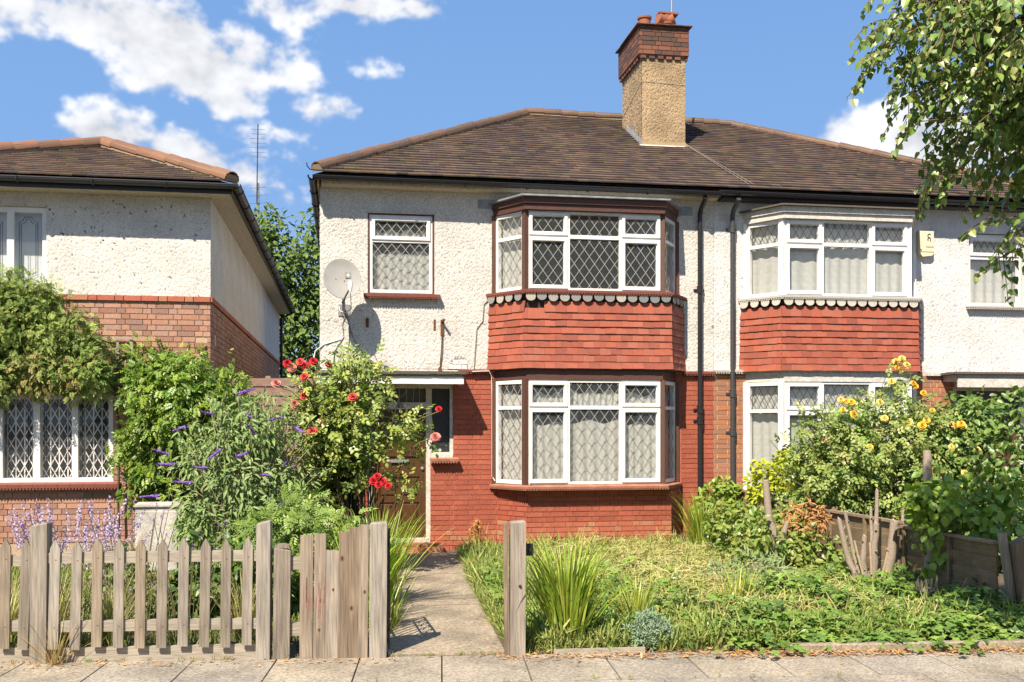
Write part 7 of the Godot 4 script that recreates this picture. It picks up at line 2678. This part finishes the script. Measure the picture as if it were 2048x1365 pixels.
func birch(leaf: Mesh) -> void:
	var o := thing("birch_tree", "birch tree hanging its leafy twigs over the pavement", "tree", V(6.6, 0, 9.05))
	var mb := Mb.new()
	mb.tube([V(0, -0.1, 0), V(0.02, 1.5, 0), V(-0.05, 3.2, 0.0), V(-0.15, 5.0, -0.05), V(-0.2, 7.0, 0)], [0.17, 0.14, 0.12, 0.09, 0.04], 12)
	part("trunk", mb.done(), M.cut_wood, o)
	# limbs towards the pavement, then drooping twigs with alternate leaves
	var limbs := Mb.new()
	var twigs := Mb.new()
	var leaves := []
	var pal := [Color(0.15, 0.25, 0.045), Color(0.21, 0.30, 0.06), Color(0.27, 0.34, 0.09), Color(0.10, 0.19, 0.04), Color(0.35, 0.39, 0.13), Color(0.13, 0.22, 0.045)]
	var starts := []
	for i in 26:
		var e := V(rnd(-3.1, -1.2), rnd(3.75, 5.4), rnd(-0.9, 0.6))
		var s := V(-0.1, clampf(e.y - rnd(0.2, 0.7), 2.9, 6.2), 0)
		var m := s.lerp(e, 0.5) + V(0, rnd(0.2, 0.45), 0)
		limbs.tube([s, s.lerp(m, 0.5) + V(0, 0.08, 0), m, m.lerp(e, 0.5) + V(0, 0.05, 0), e], [0.022, 0.016, 0.011, 0.007, 0.004], 6)
		for k in 9:
			var t := rnd(0.2, 1.0)
			starts.append([(s.lerp(m, t * 2.0) if t < 0.5 else m.lerp(e, t * 2.0 - 1.0)) + ball() * 0.06, rnd(0.35, 0.75)])
	for i in 1550:                                     # the hanging curtain of twigs
		var y := rnd(3.85, 5.6)
		var left := -2.68 + 0.55 * maxf(0.0, 4.3 - y) + 0.18 * sin(y * 5.0)
		starts.append([V(lerpf(left, -0.9, pow(rng.randf(), 0.85)), y, rnd(-0.9, 0.7)), rnd(0.3, 0.6)])
	for i in 34:                                      # one low hanging bough
		starts.append([V(rnd(-2.2, -1.4), rnd(3.05, 3.35), rnd(-0.35, 0.2)), rnd(0.25, 0.5)])
	limbs.tube([V(-0.1, 3.0, 0), V(-1.0, 3.5, -0.1), V(-1.8, 3.4, -0.1), V(-2.35, 3.2, -0.1)], [0.018, 0.012, 0.008, 0.004], 6)
	for st in starts:
		var p: Vector3 = st[0]
		if p.x < -3.3:
			continue
		var d := V(rnd(-0.9, 0.25), rnd(-0.45, 0.1), rnd(-0.5, 0.5)).normalized()
		var l: float = st[1]
		var n := int(l / 0.042)
		var pts := [p]
		for k in n:
			d = (d + V(0, -0.075, 0) + ball() * 0.06).normalized()
			p += d * (l / n)
			pts.append(p)
			if k > 0:
				var sd := d.cross(Vector3.UP).normalized() * (1.0 if k % 2 else -1.0)
				var dir := sd * 0.8 + d * 0.3 + V(0, -0.85, 0) + ball() * 0.5
				var nr := V(rnd(-0.8, 0.6), rnd(0.0, 0.9), rnd(-0.3, 1.2)) + sd * 0.2
				leaves.append([o.transform * leaf_xf(p + sd * 0.01, dir, nr, rnd(0.046, 0.076)), p.x])
		twigs.tube(pts, [0.0032], 4, false)
	part("limb", limbs.done(), M.birch_twig, o)
	part("twig", twigs.done(), M.birch_twig, o)
	# the three hundred that show largest as leaves of their own
	var inv := o.transform.affine_inverse()
	leaves.sort_custom(func(a, b): return a[0].origin.z - 0.5 * maxf(0.0, a[0].origin.x - 4.5) > b[0].origin.z - 0.5 * maxf(0.0, b[0].origin.x - 4.5))
	var ms := []
	for c in pal:
		ms.append(mat("birch_leaf_%d" % ms.size(), c, 0.4, {"back": Color(0.550, 0.660, 0.250)}))
	var xfs := []
	var cols := []
	for i in leaves.size():
		var xf: Transform3D = inv * leaves[i][0]
		if i < 300:
			part("leaf", leaf, ms[rng.randi() % ms.size()], o, xf)
		else:
			xfs.append(xf)
			cols.append(tint(pal))
	copies("leaves", leaf, M.leaf, o, xfs, cols)
